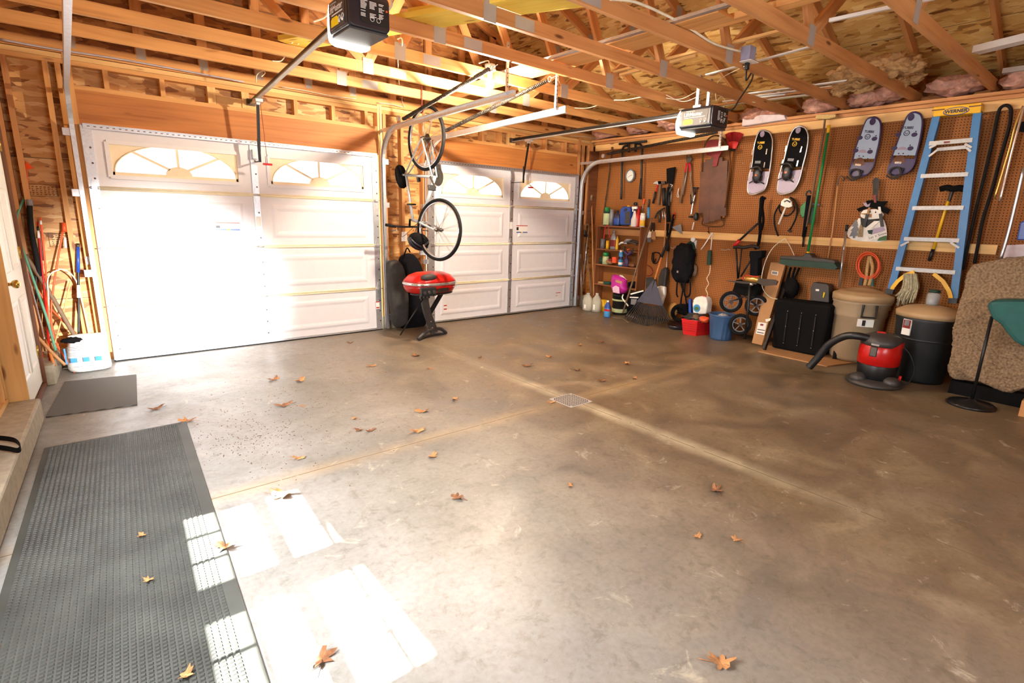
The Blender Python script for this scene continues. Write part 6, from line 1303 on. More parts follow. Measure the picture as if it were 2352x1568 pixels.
# measuring wheel + hose
t = wallthing('bent_hose', 'bent black hose loop hung below the black snowshoes', 'hose', c3, 950, 1100)
line(c3, [(990, 890), (1030, 920), (1065, 1000), (1055, 1100), (1020, 1180), (985, 1240)], 6.49, .010).build('right_length', 'rubber', t)
line(c3, [(900, 950), (860, 1000), (825, 1080), (830, 1200), (865, 1300)], 6.49, .010).build('left_length', 'rubber', t)
line(c3, [(890, 960), (875, 1020), (920, 1080), (980, 1080), (1030, 1030), (1035, 980)], 6.48, .009).build('inner_loop', 'rubber', t)
line(c3, [(970, 1240), (1005, 1255)], 6.485, .014, smooth=False).build('fitting', 'dark_steel', t)
t = wallthing('torque_gauge', 'round white gauge with a pale handle hanging inside the hose loop', 'gauge', c3, 950, 960)
outline(c3, [(895, 975), (905, 930), (940, 900), (985, 905), (1015, 940), (1018, 985), (980, 1000), (930, 990)], 6.47, .02).build('gauge_head', 'skin_white', t, bevel=.003)
outline(c3, [(925, 930), (960, 915), (1000, 935), (990, 950), (955, 930), (930, 945)], 6.448, .003).build('gauge_window', 'black_plastic', t)
line(c3, [(945, 990), (868, 1175)], 6.47, .011, smooth=False).build('gauge_handle', 'skin_white', t)
# umbrella and green bag
t = wallthing('folded_umbrella', 'folded black umbrella hung beside the green broom handle', 'umbrella', c3, 1150, 1300)
line(c3, [(1165, 880), (1160, 850), (1190, 820), (1210, 850)], 6.47, .010).build('handle', 'black_plastic', t); s = MB(); p = X(c3, 6.47, [(1195, 870), (1165, 1100), (1135, 1310)]); s.tube(p, [.03, .028, .022], 8); s.build('canopy', 'cloth_black', t); line(c3, [(1135, 1310), (1125, 1415)], 6.47, .012, smooth=False).build('tip', 'black_plastic', t)
tag(outline(c3, [(1165, 930), (1170, 1060), (1130, 1110), (1100, 1060), (1105, 990)], 6.49, .02).build('green_bag', 'green', bevel=.006), 'small green bag behind the folded umbrella', 'bag')
s = outline(c3, [(1205, 990), (1245, 990), (1240, 1180), (1195, 1160)], 6.48, .02); tag(s.build('green_tool', 'dark_green'), 'dark green tool half hidden by the green broom handle', 'tool')
tag(line(c3, [(1222, 962), (1305, 968)], 6.48, .012, smooth=False).build('small_clamp', 'grey_paint'), 'small grey clamp behind the green broom handle', 'clamp')
tag(line(c3, [(488, 520), (490, 540)], 6.542, .007, smooth=False).build('peg_hook', 'chrome'), 'single empty peg hook between rake and black snowshoes', 'hook').location.x += .004
# wire hanger over the cardboard
t_ = line(c4, [(935, 35), (820, 120), (740, 250), (690, 430), (700, 560), (770, 650), (865, 680)], 6.30, .0045); tag(t_.build('pale_wire', 'cable_white'), 'long pale wire curving down before the cardboard box', 'wire')
tag(line(c4, [(935, 32), (985, 110), (1035, 215)], 6.45, .0045).build('pale_wire', 'cable_white'), 'short pale wire running from the hook to the push broom head', 'wire')
# orange cord + rope
t = wallthing('cord_coil', 'coil of orange extension cord hung above the tan trash can', 'cord', c6, 540, 190)
for k in range(6):
    cy = 540+random.uniform(-14, 14); cz = 185+random.uniform(-8, 12); s = MB(); rr_ = random.uniform(.9, 1.08)
    s.tube([P(*c6(cy+math.cos(2*PI*j/28)*92*rr_, cz+math.sin(2*PI*j/28)*105*rr_), x=6.46-.008*k) for j in range(28)], .0055, 6, True); s.build('cord_loop', 'orange', t)
t = wallthing('rope_hank', 'hank of twisted tan rope inside the orange cord coil', 'rope', c6, 550, 250)
line(c6, [(548, 105), (530, 200), (520, 300), (505, 355)], 6.44, .016).build('rope_strand', 'rope', t); line(c6, [(552, 105), (575, 200), (560, 300), (545, 355)], 6.44, .016).build('rope_strand', 'rope', t)
tag(outline(c6, [(470, 290), (500, 285), (490, 358), (456, 355)], 6.46, .02).build('dark_grip', 'black_plastic'), 'dark tool handle under the orange cord, left', 'handle')
tag(outline(c6, [(560, 300), (590, 295), (585, 362), (556, 360)], 6.46, .02).build('teal_grip', 'umbrella_green'), 'dark teal tool handle under the orange cord, right', 'handle')
# mop behind ladder
t = wallthing('string_mop', 'grey string mop head hanging behind the ladder foot', 'mop', c6, 880, 270)
for k in range(60):
    a = 900+random.uniform(-55, 55); b = 775+ (a-845)*1.45+random.uniform(-10, 25); s = MB(); s.tube(bez(X(c6, 6.40+random.uniform(-.03, .03), [(a, 255), ((a+b)/2+20, 370+random.uniform(-10, 20)), (b, 480+random.uniform(-60, 60)-(b-770)*.25)]), 4), .008, 5); s.build('mop_string', 'mop', t)
# snowman sign
t = wallthing('snowman_sign', 'flat painted snowman decoration reading Let it Snow', 'sign', k4, 600, 1300)
xs = 6.50
def ol(pts, x_, m, nm, th=.006): outline(k4, pts, x_, th).build(nm, m, t)
ol([(150, 1260), (170, 1170), (250, 1080), (330, 1000), (420, 930), (600, 900), (820, 900), (930, 970), (975, 1100), (990, 1250), (985, 1400), (830, 1440), (400, 1415), (250, 1380), (170, 1330)], xs, 'skin_white', 'body')
ol([(430, 870), (450, 810), (500, 760), (600, 740), (760, 740), (880, 790), (925, 850), (900, 900), (800, 930), (640, 945), (520, 930), (440, 905)], xs-.008, 'skin_white', 'head')
ol([(350, 735), (520, 665), (560, 560), (700, 545), (870, 575), (1010, 570), (930, 680), (1065, 750), (1010, 850), (880, 790), (800, 740), (650, 700), (520, 745), (395, 795)], xs-.014, 'black_matte', 'hat_brim')
ol([(700, 560), (690, 150), (720, 85), (780, 70), (830, 110), (800, 560)], xs-.016, 'grey_cover', 'hat_crown'); ol([(705, 500), (700, 440), (760, 440), (765, 600), (720, 600)], xs-.022, 'dark_red', 'hat_band')
ol([(480, 590), (520, 620), (545, 590), (580, 650), (640, 610), (620, 680), (560, 695), (520, 670)], xs-.022, 'lilac', 'bird')
ol([(615, 810), (635, 770), (650, 810)], xs-.016, 'black_plastic', 'eye', .003); ol([(730, 820), (750, 775), (768, 820)], xs-.016, 'black_plastic', 'eye', .003)
ol([(395, 830), (560, 825), (560, 870)], xs-.018, 'rope', 'carrot_nose'); ol([(610, 845), (668, 840), (665, 915), (605, 910)], xs-.016, 'cardboard', 'patch', .003)
ol([(430, 920), (600, 960), (830, 940), (830, 980), (680, 1050), (560, 1135), (450, 1100)], xs-.012, 'grey_cover', 'scarf')
for pts in ([(600, 700), (645, 705), (605, 850), (560, 850)], [(805, 690), (855, 690), (875, 830), (820, 840)]): ol(pts, xs-.03, 'cardboard' if pts[0][0] == 600 else 'skin_white', 'clip_arm', .008)
for pts in ([(550, 840), (607, 850), (540, 1100), (480, 1120)], [(822, 840), (885, 830), (925, 1110), (860, 1115)]): ol(pts, xs-.03, 'black_plastic', 'clip_grip', .012)
ol([(190, 1320), (250, 1200), (215, 1200), (290, 1110), (240, 1110), (330, 950), (400, 1080), (350, 1090), (400, 1200), (340, 1210), (400, 1300), (310, 1310), (310, 1355), (265, 1355), (265, 1310)], xs-.014, 'grey_paint', 'painted_tree', .003)
ol([(375, 935), (430, 930), (430, 1060), (400, 1150), (370, 1040)], xs-.020, 'skin_white', 'clothespin', .003); ol([(400, 1060), (430, 1040), (490, 1130), (475, 1330), (372, 1330)], xs-.018, 'plaid', 'mitten', .003)
ol([(540, 1135), (720, 990), (830, 990), (640, 1175)], xs-.018, 'skin_white', 'broom_stick', .003)
ol([(640, 1290), (700, 1150), (900, 1110), (960, 1180), (800, 1240)], xs-.014, 'lilac', 'lilac_patch', .003); ol([(575, 1190), (690, 1175), (670, 1270), (600, 1260)], xs-.018, 'dark_green', 'green_leaf', .003)
ol([(780, 1410), (870, 1300), (985, 1300), (985, 1400)], xs-.020, 'leaf_green', 'holly', .003); ol([(590, 1300), (985, 1190), (990, 1290), (600, 1410)], xs-.024, 'skin_white', 'banner', .003)
a, b = P(*k4(600, 1355), x=xs-.028), P(*k4(985, 1240), x=xs-.028); xd = (b-a).normalized(); yd = V((-1, 0, 0)).cross(xd); yd = yd if yd.z > 0 else -yd
s = MB(); s.text('Let it Snow', (a+b)/2, xd, yd, .036, .0005); s.build('lettering', 'black_plastic', t)
# ================================================================== SHELF UNIT AND ITS THINGS
XS0, XS1 = 6.33, 6.545; yL, yR = -.37, -1.19
su = thing('shelf_unit', 'open brown wooden shelf unit against the left end of the pegboard', 'shelf unit', (6.44, (yL+yR)/2, 0))
for y, nm in ((yL+.01, 0), (yR-.01, 1)): MB().box((XS0, y-.009, .05), (XS1, y+.009, 1.36)).build('side_panel', 'shelf_wood', su)
SZ = [1.36, 1.00, .755, .44]
for z in SZ: MB().box((XS0, yR, z-.018), (XS1, yL, z)).build('shelf', 'shelf_wood', su)
MB().box((XS1-.03, yR, 1.22), (XS1-.01, yL, 1.31)).build('back_rail', 'pine_orange', su)

def jar(name, label, cat, fn, u, v0, v1, r, prof, m, x=None, sq=(1, 1), parts=(), z=None, grp=None):
    """upright vessel: (u,v0) base, (u,v1) top in the photo; stands on height z at depth x"""
    base = P(*fn(u, v0), x=x); top = P(*fn(u, v1), x=x); H = (top.z-base.z) if z is None else top.z-z
    if z is not None: base.z = z
    t = thing(name, label, cat, base, grp)
    MB().lathe([(a*r, b*H) for a, b in prof], base, (0, 0, 1), 22, sq, ref=(0, 1, 0)).build('body', m, t)
    for nm, mm, pr in parts: MB().lathe([(a*r, b*H) for a, b in pr], base, (0, 0, 1), 22, sq, ref=(0, 1, 0)).build(nm, mm, t)
    return t, base, H
BOT = [(.0, .001), (.9, .0), (1, .03), (1, .62), (.8, .72), (.35, .80), (.35, .9)]
CAN = [(.0, .001), (1, .0), (1, .84), (.8, .88), (.5, .89)]
x_ = 6.40; z0 = 1.361
def lab(t, base, r, z1, z2, m, sq=(1, 1), nm='paper_label'): MB().lathe([(r*1.01, z1), (r*1.02, z1+.002), (r*1.02, z2-.002), (r*1.01, z2)], base, (0, 0, 1), 22, sq, ref=(0, 1, 0)).build(nm, m, t)
CAP = lambda a, b, r=.38: [(r, a), (r, b), (r*.8, b+.005)]
t, b, H = jar('green_can', 'green tin canister with pale green label, leftmost on the top shelf', 'can', c1, 548, 1375, 1150, .058, [(0, .001), (1, 0), (1, .72), (.7, .76)], 'dark_green', x_, parts=(('lid', 'green', [(.7, .76), (.75, .98), (.5, 1.)]),), z=z0); lab(t, b, .058, H*.05, H*.66, 'pale_green')
t, b, H = jar('spray_can', 'silver spray can on the top shelf', 'spray can', c1, 610, 1380, 1180, .033, CAN, 'silver_plastic', x_, parts=(('cap', 'silver_plastic', [(.85, .88), (.85, 1)]),), z=z0)
t, b, H = jar('oil_bottle', 'dark navy oil bottle between silver can and big blue jug', 'bottle', c1, 685, 1385, 1195, .062, BOT, 'navy', x_, (1, .6), parts=(('cap', 'black_plastic', CAP(.9, 1)),), z=z0); lab(t, b, .062, H*.1, H*.5, 'blue', (1, .6))
t = thing('washer_fluid_jug', 'large blue jug with handle on the top shelf', 'jug', P(*c1(795, 1385), x=x_)); b = P(*c1(795, 1385), x=x_); b.z = z0
o = [(728, 1390), (722, 1260), (735, 1180), (770, 1140), (850, 1145), (868, 1180), (868, 1390)]
s = MB(); s.prism(X(c1, 6.36, o), (.12, 0, 0)); s.build('body', 'blue', t, bevel=.012)
s = MB(); s.prism(X(c1, 6.352, [(775, 1210), (790, 1165), (825, 1165), (820, 1200)]), (.004, 0, 0)); s.build('handle_hole', 'navy', t)
s = MB(); s.prism(X(c1, 6.352, [(800, 1215), (862, 1205), (860, 1370), (795, 1375)]), (.004, 0, 0)); s.build('paper_label', 'dark_steel', t); s = MB(); s.lathe([(.022, 0), (.022, .02)], P(*c1(845, 1145), x=6.41), seg=14); s.build('cap', 'yellow', t)
t, b, H = jar('polish_bottle', 'small yellow and black bottle behind the white spray bottle', 'bottle', c1, 880, 1385, 1195, .028, BOT, 'yellow', 6.43, parts=(('cap', 'black_plastic', CAP(.9, 1, .5)),), z=z0)
t, b, H = jar('spray_bottle', 'white trigger spray bottle on the top shelf', 'spray bottle', c1, 915, 1395, 1200, .045, [(0, .001), (.95, 0), (1, .05), (1, .45), (.6, .7), (.35, .95), (.35, 1)], 'skin_white', 6.38, parts=(('collar', 'purple_dark', CAP(1.0, 1.1, .42)),), z=z0)
s = MB(); q = b+V((0, 0, H*1.12)); s.box(q+V((-.015, -.04, .0)), q+V((.015, .05, .035))); s.box(q+V((-.008, .03, -.04)), q+V((.008, .045, .005))); s.build('trigger_head', 'label_white', t, bevel=.005)
t, b, H = jar('spray_bottle', 'red trigger spray bottle behind the white spray bottle', 'spray bottle', c1, 965, 1392, 1180, .048, [(0, .001), (.95, 0), (1, .05), (1, .5), (.6, .72), (.35, .95), (.35, 1)], 'red_plastic', 6.43, parts=(('collar', 'red_plastic', CAP(1.0, 1.05, .42)),), z=z0)
s = MB(); q = b+V((0, 0, H*1.05)); s.box(q+V((-.015, -.045, .0)), q+V((.015, .03, .035))); s.build('trigger_head', 'dark_red', t, bevel=.005)
t, b, H = jar('aerosol_can', 'white aerosol can, rightmost on the top shelf', 'spray can', c1, 1028, 1398, 1232, .038, CAN, 'label_white', 6.38, parts=(('cap', 'white_plastic', [(.8, .88), (.78, 1)]),), z=z0); lab(t, b, .038, H*.08, H*.5, 'yellow')
tool('sponge_mop_head', 'small dark ball headed tool on the pegboard above the spray bottles', 'tool', [('b', c1, [(935, 1105)], (.02, .03, .025), 'black_plastic', 'ball'), ('l', c1, [(945, 1115), (970, 1150)], .006, 'dark_steel', 'stem')])
# second shelf
z1 = 1.001
t = thing('red_clamp', 'red and grey bent clamp hanging over the left end of the second shelf', 'clamp', P(*c2(450, 300), x=6.34))
line(c2, [(425, 330), (445, 200), (475, 195), (495, 330)], 6.36, .009).build('red_arm', 'red_plastic', t)
t, b, H = jar('tape_roll', 'grey roll lying at the left end of the second shelf', 'roll', c2, 415, 388, 335, .04, [(0, .001), (1, 0), (1, 1), (0, 1)], 'grey_paint', x_, z=z1)
t, b, H = jar('yellow_cap_jar', 'small yellow jar on the second shelf', 'jar', c2, 468, 390, 355, .026, [(0, .001), (1, 0), (1, 1), (0, 1)], 'yellow', 6.36, z=z1)
t, b, H = jar('oil_jug', 'grey plastic oil bottle with handle on the second shelf', 'bottle', c2, 530, 398, 240, .055, BOT, 'silver_plastic', 6.39, (1, .55), parts=(('cap', 'grey_paint', CAP(.9, 1)),), z=z1); lab(t, b, .055, H*.15, H*.5, 'dark_red', (1, .55))
t, b, H = jar('small_oil_bottle', 'small amber bottle right of the grey oil bottle', 'bottle', c2, 575, 395, 290, .022, BOT, 'yellow', 6.39, parts=(('cap', 'dark_red', CAP(.9, 1, .5)),), z=z1)
for i, (a, b_, m) in enumerate((((600, 398), (690, 385), 'label_white'), ((640, 385), (760, 365), 'grey_paint'), ((690, 380), (800, 400), 'dark_steel'), ((720, 360), (830, 385), 'grey_cover'), ((660, 372), (740, 350), 'plate_metal'))):
    p, q = P(*c2(*a), x=6.40), P(*c2(*b_), x=6.42); p.z = max(p.z, z1+.015); q.z = max(q.z, z1+.015); s = MB(); s.tube(bez([p, (p+q)/2+V((-.03, 0, .02)), q], 4), .016, 6)
    tag(s.build('rag', m), ['white rag in the heap on the second shelf', 'light grey rag in the heap on the second shelf', 'dark rag under the heap on the second shelf', 'dark grey glove on top at the right of the second shelf', 'pale strip on top of the rag heap'][i], 'rag')
# third shelf
z2 = .756
t, b, H = jar('dark_green_jar', 'dark green jar at the left end of the third shelf', 'jar', c2, 400, 600, 540, .04, [(0, .001), (1, 0), (1, 1), (0, 1)], 'dark_green', 6.42, z=z2)
t, b, H = jar('string_jar', 'jar with green lid and pale contents on the third shelf', 'jar', c2, 445, 605, 485, .052, [(0, .001), (1, 0), (1, .62), (.85, .7)], 'pale_green', 6.40, parts=(('lid', 'green', [(.95, .68), (.95, .95), (.7, 1)]),), z=z2)
for i, (u, v, m) in enumerate(((480, 590, 'leaf_tan'), (500, 575, 'dark_red'), (500, 600, 'cardboard'))):
    s = MB(); p = P(*c2(u, v), x=6.38); p.z = max(p.z, z2+.03); s.blob(p, (.03, .04, .028), .3, 3, i, 3); tag(s.build('small_pouch', m), ['tan pouch beside the green lidded jar', 'dark red pouch on the third shelf clutter', 'brown pouch at the front of the third shelf'][i], 'pouch')
t = thing('orange_box', 'small orange box on the third shelf', 'box', P(*c2(540, 605), x=6.36)); s = MB(); s.prism(X(c2, 6.35, [(520, 605), (520, 540), (562, 538), (562, 607)]), (.05, 0, 0)); s.build('carton', 'orange', t)
t, b, H = jar('cleaner_can', 'blue and white cleaner spray can on the third shelf', 'spray can', c2, 612, 628, 460, .034, CAN, 'light_blue', 6.35, parts=(('cap', 'label_white', [(.8, .88), (.7, 1)]),), z=z2); lab(t, b, .034, H*.42, H*.6, 'navy'); lab(t, b, .034, H*.1, H*.25, 'label_white')
t, b, H = jar('brake_fluid_bottle', 'dark bottle with red cap right of the blue and white can', 'bottle', c2, 675, 628, 520, .045, BOT, 'purple_dark', 6.38, (1, .6), parts=(('cap', 'dark_red', CAP(.9, 1)),), z=z2)
t = thing('goggles', 'dark goggles with orange tabs hanging from the second shelf edge', 'goggles', P(*c2(700, 450), x=6.32)); line(c2, [(665, 420), (655, 480), (690, 520), (740, 500), (755, 440)], 6.32, .012).build('strap', 'black_plastic', t); line(c2, [(665, 480), (700, 510), (745, 480)], 6.31, .022).build('lens_frame', 'purple_dark', t); line(c2, [(690, 460), (712, 450)], 6.30, .010, smooth=False).build('orange_tab', 'orange', t)
s = MB(); p = P(*c2(745, 615), x=6.40); p.z = z2+.03; s.blob(p, (.05, .05, .03), .3, 3, 8, 3); tag(s.build('garden_glove', 'leaf_brown'), 'crumpled brown glove at the right of the third shelf', 'glove')
# fourth shelf
z3 = .441
s = MB(); p = P(*c2(400, 800), x=6.40); s.lathe([(0, .0), (.055, .0), (.055, .03), (0, .03)], V((p.x, p.y, z3)), seg=20); tag(s.build('putty_tub', 'rope'), 'flat tan tub on the fourth shelf', 'tub')
s = MB(); p = P(*c2(470, 795), x=6.42); s.lathe([(0, 0), (.06, 0), (.07, .035), (0, .035)], V((p.x, p.y, z3)), seg=20); tag(s.build('paint_tray', 'umbrella_green'), 'dull teal dish on the fourth shelf', 'dish')
s = MB(); s.prism(X(c2, 6.36, [(770, 670), (815, 665), (815, 750), (775, 755)]), (.03, 0, 0)); tag(s.build('battery_pack', 'black_plastic'), 'black box with pale print under the third shelf', 'box')
s = MB(); p = P(*c2(760, 830), x=6.42); s.blob(V((p.x, p.y, z3+.05)), (.06, .09, .05), .4, 3, 9, 3); tag(s.build('cable_heap', 'black_matte'), 'dark heap of cables at the right of the fourth shelf', 'cables')
# ================================================================== FLOOR ALONG THE RIGHT WALL
def fl(u, v): return P(u, v, z=0)
def stand(name, label, cat, fn, u, v0, v1, r, prof, m, parts=(), sq=(1, 1)):
    base = P(*fn(u, v0), z=0); base += (V((base.x, base.y, 0))-V((CAM.x, CAM.y, 0))).normalized()*r*.9; top = P(*fn(u, v1), y=base.y); H = top.z
    t = thing(name, label, cat, base)
    MB().lathe([(a*r, b*H) for a, b in prof], base, (0, 0, 1), 24, sq, ref=(0, 1, 0)).build('body', m, t)
    for nm, mm, pr in parts: MB().lathe([(a*r, b*H) for a, b in pr], base, (0, 0, 1), 24, sq, ref=(0, 1, 0)).build(nm, mm, t)
    return t, base, H
JUG = [(.0, .002), (.9, 0), (1, .04), (1, .55), (.85, .72), (.35, .9), (.3, .95)]
t, b, H = stand('plastic_jug', 'cloudy plastic jug of blue liquid, left one on the floor by the corner', 'jug', c2, 240, 1145, 945, .095, JUG, 'jug', (('cap', 'white_plastic', CAP(.95, 1, .33)),), (1, .75)); lab(t, b, .095, H*.12, H*.35, 'label_white', (.55, .78))
s = MB(); s.tube(bez([b+V((0, .06, H*.5)), b+V((0, .085, H*.75)), b+V((0, .03, H*.88))], 5), .012, 7); s.build('handle', 'jug', t)
t, b, H = stand('plastic_jug', 'cloudy plastic jug with pale label, right one on the floor by the corner', 'jug', c2, 338, 1162, 948, .082, JUG, 'jug', (('cap', 'white_plastic', CAP(.95, 1, .33)),), (1, .8)); lab(t, b, .082, H*.12, H*.4, 'label_white', (.6, .84))
t, b, H = stand('washer_bottle', 'small blue bottle with white cap on the floor before the jugs', 'bottle', c2, 458, 1222, 1030, .052, [(.0, .002), (.9, 0), (1, .04), (1, .6), (.8, .75), (.35, .87), (.35, .9)], 'blue', (('cap', 'white_plastic', CAP(.9, 1, .4)),), (1, .7)); lab(t, b, .052, H*.05, H*.55, 'light_blue', (1, .7)); lab(t, b, .0525, H*.38, H*.5, 'red', (1, .7))
t, b, H = stand('paint_can', 'tall dark red paint tin behind the right jug', 'paint can', c2, 392, 1100, 880, .085, [(0, .001), (1, 0), (1, .97), (1.03, .98), (1.03, 1), (0, 1)], 'dark_red'); lab(t, b, .085, H*.3, H*.75, 'cardboard')
t, b, H = stand('yellow_tin', 'yellow tin at the floor behind the blue bottle', 'tin', c2, 415, 1150, 1020, .06, [(0, .001), (1, 0), (1, 1), (0, 1)], 'yellow')
t, b, H = stand('grey_jug', 'grey jug with white label behind the pink bag', 'jug', c2, 490, 1090, 830, .08, JUG, 'silver_plastic', (('cap', 'black_plastic', CAP(.95, 1, .33)),), (1, .8)); lab(t, b, .08, H*.2, H*.5, 'label_white', (1, .8))
def fbag(name, label, cat, fn, pts, depth, m, zbase=None, cx=None, seed=1, extra=()):
    """soft bag: outline in the photo on the plane x, padded backwards"""
    o = [P(*fn(a, b), x=cx) for a, b in pts]; c = sum(o, V())/len(o); n = len(o); t = thing(name, label, cat, V((cx+depth/2, c.y, min(p.z for p in o))))
    rings = [(.55, -.48), (.85, -.36), (1.0, 0), (1.0, .25), (.85, .5)]
    vs = [c+V((-depth*.5, 0, 0))]
    for k_, d in rings: vs += [c+(p-c)*k_+V((depth*d+noise.noise(p*12+V((seed, 0, 0)))*.025, noise.noise(p*10)*.01, 0)) for p in o]
    fs = [(0, 1+(k+1) % n, 1+k) for k in range(n)]
    for i in range(len(rings)-1): fs += [(1+i*n+k, 1+i*n+(k+1) % n, 1+(i+1)*n+(k+1) % n, 1+(i+1)*n+k) for k in range(n)]
    fs += [tuple(1+(len(rings)-1)*n+k for k in range(n))]
    s = MB(); s.add(vs, fs, None, True); s.build('body', m, t, sub=1)
    for nm, mm, pp, th in extra: s = MB(); s.prism([P(*fn(a, b), x=cx-depth*.52) for a, b in pp], (-th, 0, 0)); s.build(nm, mm, t)
    return t
t = fbag('potting_mix_bag', 'bright pink plastic bag with a pale label slumped before the shelf unit', 'bag', c2, [(520, 735), (550, 730), (600, 755), (650, 775), (678, 800), (665, 850), (690, 900), (670, 950), (600, 962), (530, 945), (515, 880), (520, 800)], .14, 'magenta', cx=6.22, extra=(('pale_window', 'pale_pink', [(525, 880), (560, 860), (600, 880), (605, 950), (530, 935)], .003), ('name_label', 'rope', [(560, 795), (630, 815), (625, 840), (558, 820)], .003)))
s = MB(); s.prism([P(*c2(a, b), x=6.24) for a, b in ((600, 740), (630, 745), (678, 795), (660, 815), (620, 775))], (.01, 0, 0)); s.build('torn_top', 'label_white', t)
bx_ = 6.12
t, b, H = stand('chlorine_bucket', 'black bucket with pale printed bands under the pink bag', 'bucket', c2, 600, 1195, 955, .125, [(0, .001), (.9, 0), (.93, .02), (1, .9), (1.05, .91), (1.05, .97), (.9, 1), (0, 1)], 'black_plastic'); lab(t, b, .122, H*.12, H*.30, 'pale_green'); lab(t, b, .126, H*.68, H*.76, 'pale_green'); 
t = fbag('zipper_bag', 'black and white printed bag lying beside the bucket', 'bag', c2, [(710, 940), (780, 925), (860, 905), (890, 930), (860, 1010), (800, 1100), (740, 1190), (690, 1180), (680, 1050), (690, 980)], .16, 'black_matte', cx=6.18, extra=(('white_stripe', 'label_white', [(725, 950), (870, 912), (875, 925), (730, 965)], .004), ('white_stripe', 'label_white', [(720, 985), (820, 990), (810, 1003), (718, 998)], .004), ('grey_print', 'grey_paint', [(735, 1010), (800, 1015), (780, 1080), (730, 1070)], .004)))
tag(line(c2, [(645, 960), (635, 1000), (670, 1050), (700, 1090)], 6.05, .010).build('white_hose', 'white_plastic'), 'short white hose curling before the bucket', 'hose')
s = outline(c2, [(1022, 868), (1060, 872), (1080, 862), (1138, 872), (1136, 960), (1100, 1075), (1060, 1090), (1040, 1000)], 6.42, .07); tag(s.build('white_sack', 'skin_white', bevel=.02), 'white paper sack leaning behind the fan rake', 'bag')
s = MB(); s.prism(X(c2, 6.46, [(900, 770), (985, 775), (990, 870), (895, 900)]), (.05, 0, 0)); tag(s.build('grey_case', 'grey_cover', bevel=.005), 'dark grey case behind the fan rake handle', 'case')
t = thing('car_seat_back', 'tall dark curved cushion leaning behind the fan rake', 'cushion', P(*c2(1080, 900), x=6.45)); s = MB(); s.prism(X(c2, 6.42, [(1035, 850), (1040, 760), (1070, 680), (1100, 655), (1128, 660), (1130, 700), (1110, 880), (1060, 900)]), (.07, 0, 0)); s.build('pad', 'grey_cover', t, bevel=.015)
# fan rake
t = thing('leaf_rake', 'large dark fan rake leaning head down on the floor', 'rake', P(1500, 745, z=0))
X1 = 6.05
def FR(a, b): 
    f_ = (b-800)/(1310-800); return P(*c2(a, b), x=6.20+(5.98-6.20)*max(-1.5, f_))
s = MB(); o = [(985, 800), (1010, 800), (1030, 880), (1060, 980), (1095, 1090), (1010, 1075), (900, 1060), (800, 1040), (860, 960), (930, 870)]
pts = [FR(a, b) for a, b in o]; s.prism(pts, (-.008, 0, 0)); s.build('rake_head', 'rake_grey', t)
s = MB()
n_ = 24
for k in range(n_):
    f_ = k/(n_-1); ta = (805+285*f_, 1042+48*math.sin(PI*f_*.75)); bo = (665+ (1175-665)*f_, 1215+ 100*math.sin(PI*min(1, f_*1.05+.0))**.8 if f_ < .55 else 1315-60*(f_-.55)/.45); s.bar(FR(*ta), FR(*bo), .013, .005, (1, 0, 0))
s.build('tines', 'black_plastic', t)
s = MB(); s.tube(bez([FR(760, 1190), FR(900, 1215), (FR(1040, 1215)), FR(1130, 1195)], 5), .005, 6); s.build('tine_binder', 'black_steel', t)
s = MB(); s.tube([FR(1000, 790), FR(1075, 545)], .0135, 10); s.build('handle', 'orange_wood', t); s = MB(); s.tube([FR(1075, 545), FR(1160, 290)], .015, 10); s.build('handle_grip', 'black_plastic', t)
s = MB(); s.tube([FR(960, 940), FR(1003, 795)], [.006, .016], 8); s.build('socket', 'black_plastic', t)
# leaning long handles in the corner (right of door)
for (a, b, r, m, lab_, nm) in (((968, 100), (640, 1170), .013, 'wood_old', 'long weathered tool handle leaning in front of the shelf unit', 'wooden_pole'),
    ((268, 65), (190, 850), .009, 'chrome', 'shiny thin pole in the corner behind the door track', 'metal_pole'),
    ((165, 390), (172, 1115), .010, 'steel', 'pale metal rod standing next to the right door track', 'metal_rod'),
    ((288, -60), (314, 970), .012, 'wood_handle', 'light wooden handle standing left of the shelf unit', 'wooden_pole'),
    ((218, 400), (285, 950), .011, 'wood_old', 'bent weathered handle left of the light wooden handle', 'wooden_pole')):
    x0_, x1_ = (6.30, 6.02) if a[0] == 968 else (6.46, 6.32)
    p, q = P(*c2(*a), x=x0_), P(*c2(*b), x=x1_)
    q.z = max(q.z, .01); tag(MB().tube([p, q], r, 8).build(nm, m), lab_, 'pole')
tag(line(c2, [(205, 240), (215, 270), (210, 300), (240, 300)], 6.40, .02).build('spade_handle', 'black_plastic'), 'black D shaped spade handle in the corner', 'handle')
tag(MB().tube([P(*c1(348, 985), x=6.42), P(*c1(340, 1060), x=6.42)], .022, 8).build('rake_socket', 'wood_old'), 'dull knob on top of a tool in the corner', 'tool end')
s = MB(); s.bar(P(*c2(1010, 545), x=6.4), P(*c2(1000, 560), x=6.4), .01, .01); 
tag(MB().tube(bez([P(*c2(480, 1200), z=.012), P(*c2(560, 1225), z=.012), P(*c2(640, 1235), z=.012), P(*c2(700, 1275), z=.012)], 4), .010, 6).build('loose_rod', 'wood_old'), 'dark bent rod lying on the floor before the bucket', 'rod')
t = thing('cultivator_head', 'small dark pronged garden tool head on the floor left of the rake tines', 'garden tool', P(*c2(720, 1250), z=0))
for k in range(6): s = MB(); p = P(*c2(690+22*k, 1185+9*k), x=6.0); q = P(*c2(665+24*k, 1225+9*k), z=.01); s.tube([p, q], .006, 5); s.build('prong', 'silver_plastic', t)

